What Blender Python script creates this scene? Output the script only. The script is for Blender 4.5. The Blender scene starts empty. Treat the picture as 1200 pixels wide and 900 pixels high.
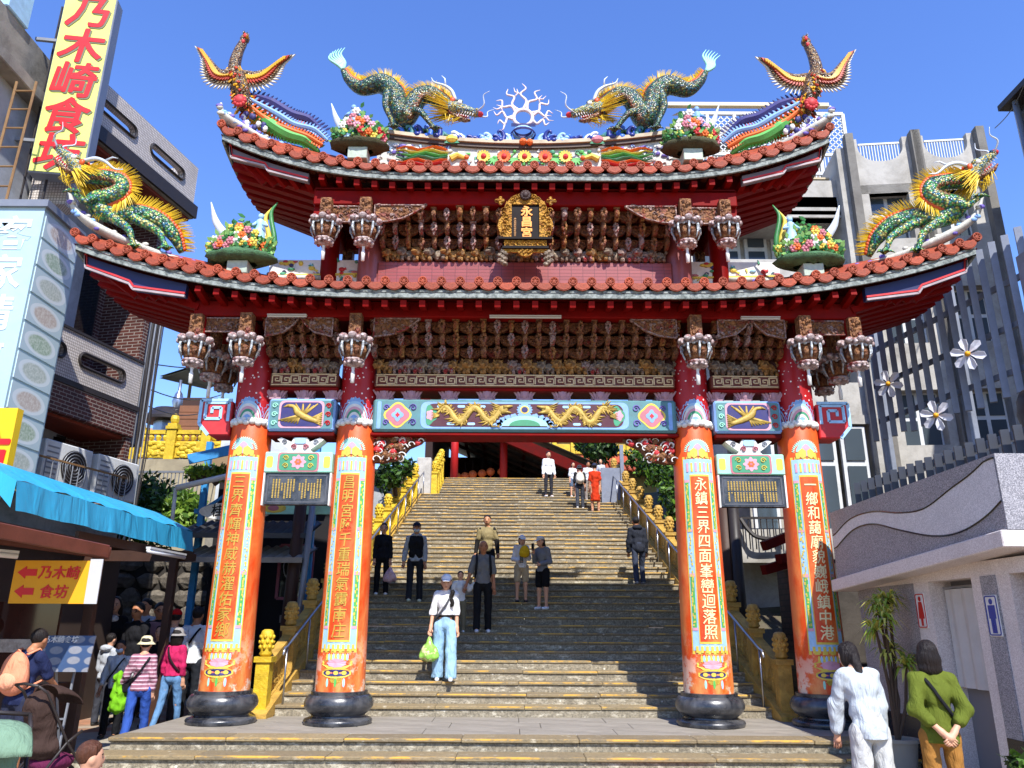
import bpy, bmesh, math, random
import numpy as np
from mathutils import Vector, Matrix
from math import sin, cos, pi, radians
SC = bpy.context.scene
COL = SC.collection
R = random.Random(7)
# ---------------------------------------------------------------- camera
cam_d = bpy.data.cameras.new('camera'); cam = bpy.data.objects.new('camera', cam_d); COL.objects.link(cam)
cam_d.sensor_width = 36.0; cam_d.lens = 905.0 / 1200.0 * 36.0; cam_d.clip_end = 2000; cam_d.clip_start = 0.05
cam.matrix_world = Matrix.Translation((0, 0, 1.65)) @ Matrix.Rotation(radians(90 + 17.3), 4, 'X') @ Matrix.Rotation(radians(0.3), 4, 'Z')
SC.camera = cam
# ---------------------------------------------------------------- sky, sun, exposure
SUN = Vector((0.27, -1.0, 1.2)).normalized()
w = bpy.data.worlds.new('World'); SC.world = w; w.use_nodes = True
nt = w.node_tree; bg = nt.nodes['Background']
sky = nt.nodes.new('ShaderNodeTexSky'); sky.sky_type = 'NISHITA'; sky.sun_disc = False
sky.sun_elevation = math.asin(SUN.z); sky.sun_rotation = math.atan2(SUN.x, SUN.y)
sky.altitude = 200; sky.air_density = 1.5; sky.dust_density = 0.1; sky.ozone_density = 10.0
hs_ = nt.nodes.new('ShaderNodeHueSaturation'); hs_.inputs['Saturation'].default_value = 1.08; hs_.inputs['Hue'].default_value = 0.516; hs_.inputs['Value'].default_value = 1.0
nt.links.new(sky.outputs[0], hs_.inputs['Color']); nt.links.new(hs_.outputs[0], bg.inputs[0]); bg.inputs[1].default_value = 0.15
sd = bpy.data.lights.new('sun', 'SUN'); so = bpy.data.objects.new('sun', sd); COL.objects.link(so)
sd.energy = 4.5; sd.angle = radians(0.5); sd.color = (1.0, 0.965, 0.91)
so.rotation_euler = SUN.to_track_quat('Z', 'Y').to_euler(); so.location = (10, -30, 40)
SC.view_settings.view_transform = 'Standard'; SC.view_settings.look = 'None'
SC.view_settings.exposure = 0.86; SC.view_settings.gamma = 1.0; SC.view_settings.use_curve_mapping = False
SC.cycles.max_bounces = 8; SC.cycles.diffuse_bounces = 5
# ---------------------------------------------------------------- helpers
OFF = {}
def V(*a): return Vector(a)
def link(o, parent=None):
    COL.objects.link(o)
    if parent is not None: o.parent = parent
    return o
def tag(o, label=None, cat=None, group=None, kind=None):
    if label: o['label'] = label
    if cat: o['category'] = cat
    if group: o['group'] = group
    if kind: o['kind'] = kind
    return o
def empty(name, loc, rz=0, parent=None):
    o = bpy.data.objects.new(name, None); o.empty_display_size = 0.2
    link(o, parent); o.location = loc if parent is None else Vector(loc) - OFF[parent]; o.rotation_euler = (0, 0, rz); OFF[o] = Vector(loc)
    return o
def thing(name, loc, label, cat, group=None, rz=0, local=False):
    o = empty(name, loc, rz); tag(o, label, cat, group)
    if local: OFF[o] = Vector((0, 0, 0))
    return o
def kids(o): return [c for c in COL.objects if c.parent == o]
CHILD = {}
def copy_tree(o, parent=None, loc=None, rz=None):
    c = o.copy(); link(c, parent); OFF[c] = OFF.get(o, Vector((0, 0, 0)))
    if loc is not None: c.location = loc
    if rz is not None: c.rotation_euler = (0, 0, rz)
    for ch in CHILD.get(o, []): CHILD.setdefault(c, []).append(copy_tree(ch, c))
    return c
class MB:
    def __init__(s): s.v = []; s.f = []; s.m = []
    def add(s, vs, fs, m=0):
        n = len(s.v); s.v += [tuple(p) for p in vs]
        s.f += [tuple(i + n for i in f) for f in fs]
        if isinstance(m, int): s.m += [m] * len(fs)
        else: s.m += list(m)
        return s
    def box(s, x0, x1, y0, y1, z0, z1, m=0):
        vs = [(x0,y0,z0),(x1,y0,z0),(x1,y1,z0),(x0,y1,z0),(x0,y0,z1),(x1,y0,z1),(x1,y1,z1),(x0,y1,z1)]
        return s.add(vs, [(0,3,2,1),(4,5,6,7),(0,1,5,4),(1,2,6,5),(2,3,7,6),(3,0,4,7)], m)
    def bar(s, a, b, w, h, m=0, up=(0,0,1), taper=1.0):
        a = Vector(a); b = Vector(b); d = (b - a).normalized(); u = Vector(up)
        r = d.cross(u)
        if r.length < 1e-4: r = d.cross(Vector((1, 0, 0)))
        r.normalize(); u = r.cross(d).normalized(); vs = []
        for p, k in ((a, 1.0), (b, taper)):
            for i, j in ((-1,-1),(1,-1),(1,1),(-1,1)): vs.append(p + r*(i*w/2*k) + u*(j*h/2*k))
        return s.add(vs, [(3,2,1,0),(4,5,6,7),(0,1,5,4),(1,2,6,5),(2,3,7,6),(3,0,4,7)], m)
    def tube(s, path, rad, n=8, m=0, flat=1.0, up=(0,0,1), cap=True):
        path = [Vector(p) for p in path]
        if not hasattr(rad, '__len__'): rad = [rad] * len(path)
        vs = []; N = len(path); pr = None
        for i, p in enumerate(path):
            d = (path[min(i+1, N-1)] - path[max(i-1, 0)]).normalized()
            if pr is None:
                r = d.cross(Vector(up))
                if r.length < 1e-3: r = d.cross(Vector((1, 0.1, 0)))
            else: r = pr - d * pr.dot(d)
            r.normalize(); pr = r; u = r.cross(d)
            for k in range(n):
                a = 2*pi*k/n; vs.append(p + r*(cos(a)*rad[i]) + u*(sin(a)*rad[i]*flat))
        fs = [(i*n+k, i*n+(k+1) % n, (i+1)*n+(k+1) % n, (i+1)*n+k) for i in range(N-1) for k in range(n)]
        fs = [f[::-1] for f in fs]
        if cap: fs += [tuple(range(n)), tuple(range((N-1)*n, N*n))[::-1]]
        return s.add(vs, fs, m)
    def cone(s, a, b, r0, r1=0.0, n=6, m=0): return s.tube([a, b], [r0, max(r1, 1e-4)], n, m)
    def lathe(s, prof, n=24, c=(0,0,0), m=0, a0=0, a1=2*pi, axis='z'):
        full = abs(a1 - a0 - 2*pi) < 1e-6; k = n if full else n + 1; vs = []
        for r, z in prof:
            for i in range(k):
                a = a0 + (a1-a0)*i/n
                p = (r*cos(a), r*sin(a), z) if axis == 'z' else ((r*cos(a), z, r*sin(a)) if axis == 'y' else (z, r*cos(a), r*sin(a)))
                vs.append((c[0]+p[0], c[1]+p[1], c[2]+p[2]))
        fs = []; ms = []
        for j in range(len(prof)-1):
            for i in range(n):
                i2 = (i+1) % k
                f = (j*k+i, j*k+i2, (j+1)*k+i2, (j+1)*k+i)
                fs.append(f if axis != 'y' else f[::-1]); ms.append(m if isinstance(m, int) else m[j])
        return s.add(vs, fs, ms)
    def ell(s, c, r, n=8, k=5, m=0, M=None):
        vs = [(0,0,1)]; c = Vector(c)
        for j in range(1, k):
            t = pi*j/k
            for i in range(n): a = 2*pi*i/n; vs.append((sin(t)*cos(a), sin(t)*sin(a), cos(t)))
        vs.append((0,0,-1)); out = []
        for p in vs:
            q = Vector((p[0]*r[0], p[1]*r[1], p[2]*r[2]))
            if M is not None: q = M @ q
            out.append(c + q)
        fs = [(0, 1+i, 1+(i+1) % n) for i in range(n)]
        for j in range(k-2):
            for i in range(n): fs.append((1+j*n+i, 1+(j+1)*n+i, 1+(j+1)*n+(i+1) % n, 1+j*n+(i+1) % n))
        L = len(vs)-1; b = 1+(k-2)*n
        fs += [(b+i, L, b+(i+1) % n) for i in range(n)]
        return s.add(out, fs, m)
    def prism(s, pts, y0, y1, m=0, ax='xz', back=True):
        """closed 2-D outline extruded from y0 to y1 (outline in xz by default)"""
        def p3(p, y):
            return (p[0], y, p[1]) if ax == 'xz' else ((y, p[0], p[1]) if ax == 'yz' else (p[0], p[1], y))
        n = len(pts); vs = [p3(p, y0) for p in pts] + [p3(p, y1) for p in pts]
        fs = [tuple(range(n)), tuple(range(n, 2*n))[::-1]] + [(i, n+i, n+(i+1) % n, (i+1) % n) for i in range(n)]
        return s.add(vs, fs, m)
    def grid(s, fn, nu, nv, m=0, flip=False):
        vs = [fn(i/nu, j/nv) for j in range(nv+1) for i in range(nu+1)]; k = nu+1
        fs = [(j*k+i, j*k+i+1, (j+1)*k+i+1, (j+1)*k+i) for j in range(nv) for i in range(nu)]
        if flip: fs = [f[::-1] for f in fs]
        return s.add(vs, fs, m)
    def join(s, o, M=None, m=None):
        vs = o.v if M is None else [tuple(M @ Vector(p)) for p in o.v]
        return s.add(vs, o.f, list(o.m) if m is None else m)
    def mesh(s, name, mats, off=(0,0,0), smooth=False):
        me = bpy.data.meshes.new(name)
        vs = [(x-off[0], y-off[1], z-off[2]) for x, y, z in s.v]
        me.from_pydata(vs, [], s.f)
        for mm in (mats if isinstance(mats, (list, tuple)) else [mats]): me.materials.append(mm)
        if len(me.polygons) == len(s.m): me.polygons.foreach_set('material_index', s.m)
        if smooth: me.polygons.foreach_set('use_smooth', [True]*len(me.polygons))
        me.update(); return me
    def build(s, name, mats, parent=None, smooth=False, bev=0, fix=True, sharp=None):
        off = OFF.get(parent, Vector((0,0,0))) if parent is not None else Vector((0,0,0))
        me = s.mesh(name, mats, off, smooth)
        if fix:
            bm = bmesh.new(); bm.from_mesh(me); bmesh.ops.recalc_face_normals(bm, faces=bm.faces); bm.to_mesh(me); bm.free()
        if sharp and smooth: me.set_sharp_from_angle(angle=radians(sharp))
        o = bpy.data.objects.new(name, me); link(o, parent); OFF[o] = off
        if parent is not None: CHILD.setdefault(parent, []).append(o)
        if bev:
            b = o.modifiers.new('bevel', 'BEVEL'); b.width = bev; b.segments = 1; b.limit_method = 'ANGLE'; b.angle_limit = radians(40)
        return o
def inst(me, name, parent, loc, rz=0, scale=None, M=None):
    """another object on shared mesh data, placed in its parent's space"""
    o = bpy.data.objects.new(name, me); link(o, parent); off = OFF.get(parent, Vector((0,0,0)))
    if M is not None: o.matrix_local = Matrix.Translation(-off) @ M
    else:
        o.location = Vector(loc) - off; o.rotation_euler = (0, 0, rz)
        if scale is not None: o.scale = scale
    if parent is not None: CHILD.setdefault(parent, []).append(o)
    OFF[o] = Vector((0,0,0)); return o
def catmull(pts, n=6):
    pts = [Vector(p) for p in pts]; out = []
    q = [pts[0]*2-pts[1]] + pts + [pts[-1]*2-pts[-2]]
    for i in range(1, len(q)-2):
        p0, p1, p2, p3 = q[i-1:i+3]
        for k in range(n):
            t = k/n
            out.append(0.5*((2*p1)+(p2-p0)*t+(2*p0-5*p1+4*p2-p3)*t*t+(3*p1-p0-3*p2+p3)*t**3))
    out.append(pts[-1]); return out
def lerpr(rs, n):
    xs = np.linspace(0, len(rs)-1, n); return list(np.interp(xs, range(len(rs)), rs))
# text: every glyph is turned into mesh at once
def text_mb(s, size=1.0, depth=0.01, bold=0.0, spacing=1.0, shear=0.0, res=2, align='CENTER'):
    c = bpy.data.curves.new('t', 'FONT'); c.body = s; c.size = size; c.extrude = depth; c.offset = bold
    c.align_x = align; c.align_y = 'TOP'; c.space_line = spacing; c.resolution_u = res; c.shear = shear
    o = bpy.data.objects.new('t', c); me = o.to_mesh()
    mb = MB(); mb.v = [tuple(p.co) for p in me.vertices]; mb.f = [tuple(p.vertices) for p in me.polygons]; mb.m = [0]*len(mb.f)
    o.to_mesh_clear(); bpy.data.objects.remove(o); bpy.data.curves.remove(c)
    return mb
def finer(mb, L):
    me = bpy.data.meshes.new('t'); me.from_pydata(mb.v, [], mb.f); bm = bmesh.new(); bm.from_mesh(me)
    for _ in range(5):
        bmesh.ops.triangulate(bm, faces=bm.faces); es = [e for e in bm.edges if e.calc_length() > L]
        if not es: break
        bmesh.ops.subdivide_edges(bm, edges=es, cuts=1)
    bm.verts.ensure_lookup_table(); bm.verts.index_update(); mb.v = [tuple(v.co) for v in bm.verts]; mb.f = [tuple(v.index for v in f.verts) for f in bm.faces]; mb.m = [0]*len(mb.f); bm.free(); bpy.data.meshes.remove(me); return mb
def btext(s, size, depth, bw, res=3, shear=0.0):
    g0 = centre(text_mb(s, size, depth, 0.0, res=res, shear=shear)); g1 = MB()
    for i, (a, b) in enumerate(((0, 0), (1, .4), (-1, -.4), (0, 1), (0, -1), (.7, -.7), (-.7, .7))): g1.join(g0, Matrix.Translation((a*bw, b*bw, .0005*i)))
    return g1
def centre(mb):
    xs = [p[0] for p in mb.v]; ys = [p[1] for p in mb.v]
    if xs:
        cx, cy = (min(xs)+max(xs))/2, (min(ys)+max(ys))/2; mb.v = [(x-cx, y-cy, z) for x, y, z in mb.v]
    return mb
# ---------------------------------------------------------------- materials
MATS = {}
def lin(c):
    if isinstance(c, str):
        c = [int(c[i:i+2], 16)/255 for i in (0, 2, 4)]
        c = [x/12.92 if x <= 0.04045 else ((x+0.055)/1.055)**2.4 for x in c]
    return (c[0], c[1], c[2], 1)
class NT:
    def __init__(s, name):
        s.mat = bpy.data.materials.new(name); s.mat.use_nodes = True; s.t = s.mat.node_tree
        s.b = s.t.nodes['Principled BSDF']; s.co = s.t.nodes.new('ShaderNodeTexCoord'); s.map = s.co.outputs['Object']
    def n(s, typ, **kw):
        o = s.t.nodes.new(typ)
        for k, v in kw.items():
            if k.startswith('i_'): o.inputs[k[2:].replace('_', ' ')].default_value = v
            else: setattr(o, k, v)
        return o
    def l(s, a, b): s.t.links.new(a, b); return s
    def noise(s, scale, detail=4, rough=0.6, vec=None, dist=0):
        o = s.n('ShaderNodeTexNoise'); o.inputs['Scale'].default_value = scale; o.inputs['Detail'].default_value = detail
        o.inputs['Roughness'].default_value = rough; o.inputs['Distortion'].default_value = dist; s.l(vec or s.map, o.inputs['Vector']); return o.outputs[0]
    def vor(s, scale, feature='F1', out='Distance', vec=None, rand=1.0):
        o = s.n('ShaderNodeTexVoronoi', feature=feature); o.inputs['Scale'].default_value = scale; o.inputs['Randomness'].default_value = rand
        s.l(vec or s.map, o.inputs['Vector']); return o.outputs[out]
    def ramp(s, fac, stops, interp='LINEAR'):
        o = s.n('ShaderNodeValToRGB'); e = o.color_ramp; e.interpolation = interp
        while len(e.elements) < len(stops): e.elements.new(0.5)
        for i, (p, c) in enumerate(stops):
            e.elements[i].position = p; e.elements[i].color = lin(c) if not isinstance(c, (int, float)) else (c, c, c, 1)
        s.l(fac, o.inputs[0]); return o.outputs[0]
    def mix(s, fac, a, b, mode='MIX'):
        o = s.n('ShaderNodeMix', data_type='RGBA', blend_type=mode)
        for sock, x in ((o.inputs[0], fac), (o.inputs[6], a), (o.inputs[7], b)):
            if hasattr(x, 'is_output'): s.l(x, sock)
            elif isinstance(x, (int, float)): sock.default_value = x
            else: sock.default_value = lin(x)
        return o.outputs[2]
    def math(s, op, a, b=0.0, c=None):
        o = s.n('ShaderNodeMath', operation=op)
        for sock, x in zip(o.inputs, (a, b, c)):
            if x is None: continue
            if hasattr(x, 'is_output'): s.l(x, sock)
            else: sock.default_value = x
        return o.outputs[0]
    def sep(s, vec=None):
        o = s.n('ShaderNodeSeparateXYZ'); s.l(vec or s.map, o.inputs[0]); return o.outputs
    def mapping(s, scale=(1,1,1), loc=(0,0,0), rot=(0,0,0), vec=None):
        o = s.n('ShaderNodeMapping'); o.inputs['Scale'].default_value = scale; o.inputs['Location'].default_value = loc; o.inputs['Rotation'].default_value = rot
        s.l(vec or s.map, o.inputs[0]); return o.outputs[0]
    def rnd(s): return s.n('ShaderNodeObjectInfo').outputs['Random']
    def bump(s, h, strength=0.3, dist=0.02):
        o = s.n('ShaderNodeBump'); o.inputs['Strength'].default_value = strength; o.inputs['Distance'].default_value = dist
        s.l(h, o.inputs['Height'])
        s.l(o.outputs[0], s.b.inputs['Normal']); return s
    def out(s, col=None, rough=0.6, metal=0.0, spec=0.5, coat=0.0):
        if col is not None:
            if hasattr(col, 'is_output'): s.l(col, s.b.inputs['Base Color'])
            else: s.b.inputs['Base Color'].default_value = lin(col)
        if hasattr(rough, 'is_output'): s.l(rough, s.b.inputs['Roughness'])
        else: s.b.inputs['Roughness'].default_value = rough
        s.b.inputs['Metallic'].default_value = metal; s.b.inputs['Specular IOR Level'].default_value = spec
        s.b.inputs['Coat Weight'].default_value = coat
        return s.mat
def mat(name, col, rough=0.6, var=0.18, scale=6.0, bump=0.15, bscale=60.0, metal=0.0, spec=0.4, dirt=None, damt=0.5, dscale=2.5, coat=0.0, rv=0.0, bd=0.01):
    """painted / stone / cloth surface: base colour broken by two noises, optional dirt and fine relief"""
    if name in MATS: return MATS[name]
    t = NT(name); c = lin(col)
    n1 = t.noise(scale, 5, 0.65)
    cc = t.mix(n1, [x*(1-var*1.6) for x in c[:3]], [min(1, x*(1+var*1.3)) for x in c[:3]])
    if rv:
        r = t.rnd(); cc = t.mix(t.math('MULTIPLY', r, rv), cc, t.mix(r, [x*0.55 for x in c[:3]], [min(1, x*1.5) for x in c[:3]]))
    if dirt is not None:
        n2 = t.noise(dscale, 8, 0.72, dist=0.4); cc = t.mix(t.math('MULTIPLY', t.ramp(n2, [(0.42, 0.0), (0.68, 1.0)]), damt), cc, dirt)
    if bump: t.bump(t.noise(bscale, 5, 0.7), bump, bd)
    r2 = t.math('ADD', t.math('MULTIPLY', n1, 0.25), rough-0.12)
    MATS[name] = t.out(cc, r2, metal, spec, coat); return MATS[name]
def cloth(name, col, rough=0.85, var=0.12):
    if name in MATS: return MATS[name]
    t = NT(name); c = lin(col); n1 = t.noise(9, 4, 0.6); 
    cc = t.mix(n1, [x*(1-var*1.5) for x in c[:3]], [min(1, x*(1+var)) for x in c[:3]])
    fold = t.math('ADD', t.noise(6, 3, 0.55, vec=t.mapping((1.6, 1.6, 0.6)), dist=1.6), t.math('MULTIPLY', t.noise(260, 2, 0.5), 0.06))
    t.bump(fold, 0.85, 0.035); MATS[name] = t.out(cc, rough, 0, 0.2); return MATS[name]
def xf(mb, M): mb.v = [tuple(M @ Vector(p)) for p in mb.v]; return mb
def Bm(n, mats, parent, M, mb, **kw): return xf(mb, M).build(n, mats, parent, **kw)
def brickmat(name, a, b, m, w_, h_, ms=.006, off=.5, bump=.6, ax='xz', rough=.6):
    t = NT(name); br = t.n('ShaderNodeTexBrick'); br.offset = off; br.inputs['Scale'].default_value = 1; br.inputs['Brick Width'].default_value = w_; br.inputs['Row Height'].default_value = h_; br.inputs['Mortar Size'].default_value = ms
    for k, c in (('Color1', a), ('Color2', b), ('Mortar', m)): br.inputs[k].default_value = lin(c)
    v = t.n('ShaderNodeCombineXYZ'); x, y, z = t.sep(); t.l(t.math('ADD', x, y), v.inputs[0]); t.l(z, v.inputs[1]); t.l(v.outputs[0], br.inputs['Vector'])
    c = t.mix(t.ramp(t.noise(1.5, 7, .7), [(.45, 0.0), (.75, .5)]), br.outputs[0], [x_*.4 for x_ in lin(a)[:3]])
    t.bump(t.math('MULTIPLY', br.outputs['Fac'], -1.0), bump, .01); return t.out(c, rough, 0, .3)
def m_glass(name, col='10161c'):
    t = NT(name); return t.out(t.mix(t.noise(.8, 3, .5), col, [x*1.7 for x in lin(col)[:3]]), .08, 0, .6)
def granite(name, a, b, c, sc=140):
    t = NT(name); s_ = t.sep(t.vor(sc, out='Color')); k = t.ramp(s_[0], [(0, a), (.4, b), (.75, c)], 'CONSTANT'); k = t.mix(t.ramp(t.noise(1.2, 6, .7), [(.5, 0.0), (.8, .45)]), k, [x*.6 for x in lin(a)[:3]])
    return t.out(k, .5, 0, .4)
def leafmat(name, a, b, tr=.25):
    t = NT(name); c = t.mix(t.noise(3.5, 4, .6), a, b); t.out(c, .5, 0, .3); t.b.inputs['Transmission Weight'].default_value = 0
    tl = t.n('ShaderNodeBsdfTranslucent'); t.l(c, tl.inputs[0]); mx = t.n('ShaderNodeMixShader'); mx.inputs[0].default_value = tr
    o = [n for n in t.t.nodes if n.type == 'OUTPUT_MATERIAL'][0]; t.l(t.b.outputs[0], mx.inputs[1]); t.l(tl.outputs[0], mx.inputs[2]); t.l(mx.outputs[0], o.inputs[0]); return t.mat
def crown(blobs, n, size, seed, mats, name='crown', parent=None):
    """foliage: leaf-sized folded quads spread through uneven clumps"""
    rs = np.random.RandomState(seed); V_ = []; F_2 = []; MI = []
    w_ = np.array([b[3]**2 for b in blobs]); w_ = w_/w_.sum()
    for (cx, cy, cz, r, fl_), k in zip(blobs, (w_*n).astype(int)):
        d = rs.normal(size=(k, 3)); d /= np.linalg.norm(d, axis=1)[:, None]; rad = r*(.45+.55*rs.rand(k)**.5)*(1+.25*np.sin(d[:, 0]*5+seed)*np.cos(d[:, 2]*4))
        p = np.array([cx, cy, cz])+d*rad[:, None]*np.array([1, 1, fl_]); a = rs.normal(size=(k, 3)); a /= np.linalg.norm(a, axis=1)[:, None]; b_ = np.cross(a, d+rs.normal(size=(k, 3))*.5); b_ /= np.linalg.norm(b_, axis=1)[:, None]+1e-9
        s_ = size*(.6+.8*rs.rand(k))[:, None]
        q = np.stack([p-a*s_, p+b_*s_*.45, p+a*s_, p-b_*s_*.45], 1).reshape(-1, 3); i0 = len(V_); V_ += q.tolist(); F_2 += [(i0+4*i, i0+4*i+1, i0+4*i+2, i0+4*i+3) for i in range(k)]; MI += rs.randint(0, len(mats), k).tolist()
    mb = MB(); mb.v = V_; mb.f = F_2; mb.m = MI; return mb.build(name, mats, parent, fix=False)
# ---------------------------------------------------------------- stone, ground, stairs
X0 = 0.2; YG = 11.9; ZP = 0.30
def m_stair():
    t = NT('stair_stone'); x, y, z = t.sep(); r = t.rnd()
    big = t.noise(1.7, 6, 0.7, vec=t.mapping((1, 1, 1))); fine = t.noise(38, 6, 0.8)
    off = t.n('ShaderNodeVectorMath', operation='ADD'); cx = t.n('ShaderNodeCombineXYZ')
    for i in range(3): t.l(t.math('MULTIPLY', r, 40.0+9*i), cx.inputs[i])
    t.l(t.map, off.inputs[0]); t.l(cx.outputs[0], off.inputs[1]); vv = off.outputs[0]
    c = t.mix(t.noise(3.0, 7, 0.75, vec=vv), '7c6e52', 'b39c72')
    c = t.mix(t.ramp(fine, [(0.35, 0.0), (0.7, 0.75)]), c, '4a443a')
    c = t.mix(t.math('MULTIPLY', t.ramp(t.noise(9, 6, 0.75, vec=vv), [(0.58, 0.0), (0.68, 1.0)]), 0.55), c, 'd9cfb6')
    c = t.mix(t.math('MULTIPLY', t.ramp(t.vor(7, vec=vv), [(0.05, 1.0), (0.13, 0.0)]), t.ramp(t.noise(2.2, 4, 0.6, vec=vv), [(0.5, 0.0), (0.6, 0.8)])), c, 'e6dfca')
    c = t.mix(t.math('MULTIPLY', r, 0.45), c, '5b5348')
    edge = t.math('MULTIPLY', t.ramp(y, [(0.0, 1.0), (0.018, 1.0), (0.024, 0.0)]), t.math('GREATER_THAN', z, -0.02))
    wear = t.ramp(t.noise(2.6, 8, 0.72, vec=t.mapping((1, 4, 1), vec=vv)), [(0.48, 0.0), (0.56, 1.0)])
    c = t.mix(t.math('MULTIPLY', edge, t.math('MULTIPLY', wear, 0.92)), c, t.mix(t.noise(20, 4, 0.6), 'b8862a', 'd4aa50'))
    t.bump(fine, 0.5, 0.01); return t.out(c, 0.8, 0, 0.25)
def m_riser():
    t = NT('riser_stone'); 
    c = t.mix(t.noise(2.0, 7, 0.75), '7a7262', 'aca088')
    c = t.mix(t.ramp(t.noise(30, 6, 0.8), [(0.4, 0.0), (0.62, 0.8)]), c, '4b463c')
    c = t.mix(t.ramp(t.noise(6, 8, 0.8, vec=t.mapping((1, 1, 2.5))), [(0.52, 0.0), (0.66, 0.75)]), c, 'd8d0ba')
    c = t.mix(t.ramp(t.vor(5), [(0.04, 0.9), (0.11, 0.0)]), c, 'dcd6c4')
    c = t.mix(t.ramp(t.noise(3.1, 6, 0.7), [(0.6, 0.0), (0.75, 0.6)]), c, '3d3a33')
    t.bump(t.noise(45, 5, 0.7), 0.6, 0.012); return t.out(c, 0.85, 0, 0.2)
M_STAIR = m_stair(); M_RISER = m_riser()
def m_ground():
    t = NT('street_paving')
    b = t.n('ShaderNodeTexBrick'); b.inputs['Scale'].default_value = 1.0; b.inputs['Brick Width'].default_value = 0.3; b.inputs['Row Height'].default_value = 0.15
    b.inputs['Mortar Size'].default_value = 0.006; b.inputs['Color1'].default_value = lin('a8765a'); b.inputs['Color2'].default_value = lin('8f6a52'); b.inputs['Mortar'].default_value = lin('6d6152')
    t.l(t.mapping((1, 1, 1), rot=(0, 0, 0.5)), b.inputs['Vector'])
    zone = t.ramp(t.noise(0.33, 3, 0.5, dist=0.6), [(0.46, 0.0), (0.5, 1.0)])
    c = t.mix(zone, b.outputs[0], t.mix(t.noise(5, 6, 0.7), '8d8779', 'aca391'))
    c = t.mix(t.ramp(t.noise(2.2, 8, 0.75), [(0.5, 0.0), (0.75, 0.7)]), c, '5a5248')
    t.bump(t.math('SUBTRACT', t.noise(50, 4, 0.7), b.outputs['Fac']), 0.4, 0.01); return t.out(c, 0.85, 0, 0.25)
g = MB(); g.grid(lambda a, b: (-400+800*a, -100+800*b, 0.0), 8, 8); tag(g.build('ground', m_ground()), kind='structure')
M_SLAB = mat('platform_granite', '8f877a', 0.75, 0.2, 3, 0.35, 70, dirt='5b554b', damt=0.55, dscale=1.8)
def stepY(k): return 12.8 + 0.38*(k-1)
def stepZ(k): return ZP + 0.15*k
NS = 45
def half(k): return 3.85 - 0.5*min(k, 38)/38.0
def span(k):
    if k <= 38: return X0-0.02-half(k), X0+half(k)
    return -2.55, 3.35
# tread slab: shared mesh, 1 m long, scaled to fit
sl = MB(); sl.box(0, 1, -0.022, 0.395, -0.045, 0.0); slab_me = []
for i in range(3):
    me = sl.mesh('tread_slab', M_STAIR); bm = bmesh.new(); bm.from_mesh(me)
    bmesh.ops.bevel(bm, geom=[e for e in bm.edges], offset=0.006+0.002*i, segments=1, affect='EDGES'); bm.to_mesh(me); bm.free(); slab_me.append(me)
stairs = empty('staircase', (X0, 12.8, ZP)); tag(stairs, kind='structure')
for k in range(1, NS+1):
    a, b = span(k); y = stepY(k); z = stepZ(k)
    st = MB().box(a, b, y, y+0.42, z-0.17, z-0.045).build('step', M_RISER, stairs)
    n = 6 if k <= 38 else 5; cuts = [a+(b-a)*i/n + (R.uniform(-0.09, 0.09) if 0 < i < n else 0) for i in range(n+1)]
    for i in range(n):
        w_ = cuts[i+1]-cuts[i]-0.006
        inst(R.choice(slab_me), 'tread_slab', st, (cuts[i]+0.003, y+R.uniform(-0.008, 0.006), z+R.uniform(-0.006, 0.004)), scale=(w_, 1, 1))
MB().box(-3.3, 4.0, stepY(NS)+0.38, 48, 6.5, stepZ(NS)-0.01).build('landing', M_SLAB, stairs)
MB().box(-3.9, -2.55, stepY(38)+0.38, stepY(NS)+0.4, 5.0, stepZ(38)+0.02).build('landing', M_SLAB, stairs)
# platform with two front steps
plat = empty('platform', (X0, 10.44, 0)); tag(plat, kind='structure')
MB().box(X0-5.15, X0+5.0, 10.46, 12.8, 0.0, 0.245).build('riser_block', M_RISER, plat)
MB().box(X0-5.45, X0+5.3, 10.06, 10.46, 0.0, 0.105).build('riser_block', M_RISER, plat)
pl = MB(); pl.box(0, 1, 0, 1, -0.05, 0)
pl_me = []
for i in range(2):
    me = pl.mesh('paving_slab', [M_SLAB, M_STAIR][i]); bm = bmesh.new(); bm.from_mesh(me); bmesh.ops.bevel(bm, geom=list(bm.edges), offset=0.005, segments=1, affect='EDGES'); bm.to_mesh(me); bm.free(); pl_me.append(me)
for j, (ya, yb) in enumerate(((10.86, 11.5), (11.5, 12.15), (12.15, 12.8))):
    cuts = np.linspace(X0-5.15, X0+5.0, 9) + (0.3 if j % 2 else 0)*np.array([0]+[1]*7+[0])
    for i in range(8): inst(pl_me[0], 'paving_slab', plat, (cuts[i]+0.003, ya+0.003, 0.2955+R.uniform(-0.002, 0.002)), scale=(cuts[i+1]-cuts[i]-0.006, yb-ya-0.006, 1))
def edge_slabs(xa, xb, y, yb, z):
    cuts = np.linspace(xa, xb, 8)
    for i in range(7): inst(slab_me[i % 3], 'edge_slab', plat, (cuts[i]+0.003, y, z), scale=(cuts[i+1]-cuts[i]-0.006, (yb-y)/0.395, 1))
edge_slabs(X0-5.17, X0+5.02, 10.44, 10.857, 0.297); edge_slabs(X0-5.47, X0+5.32, 10.04, 10.455, 0.150)
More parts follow.
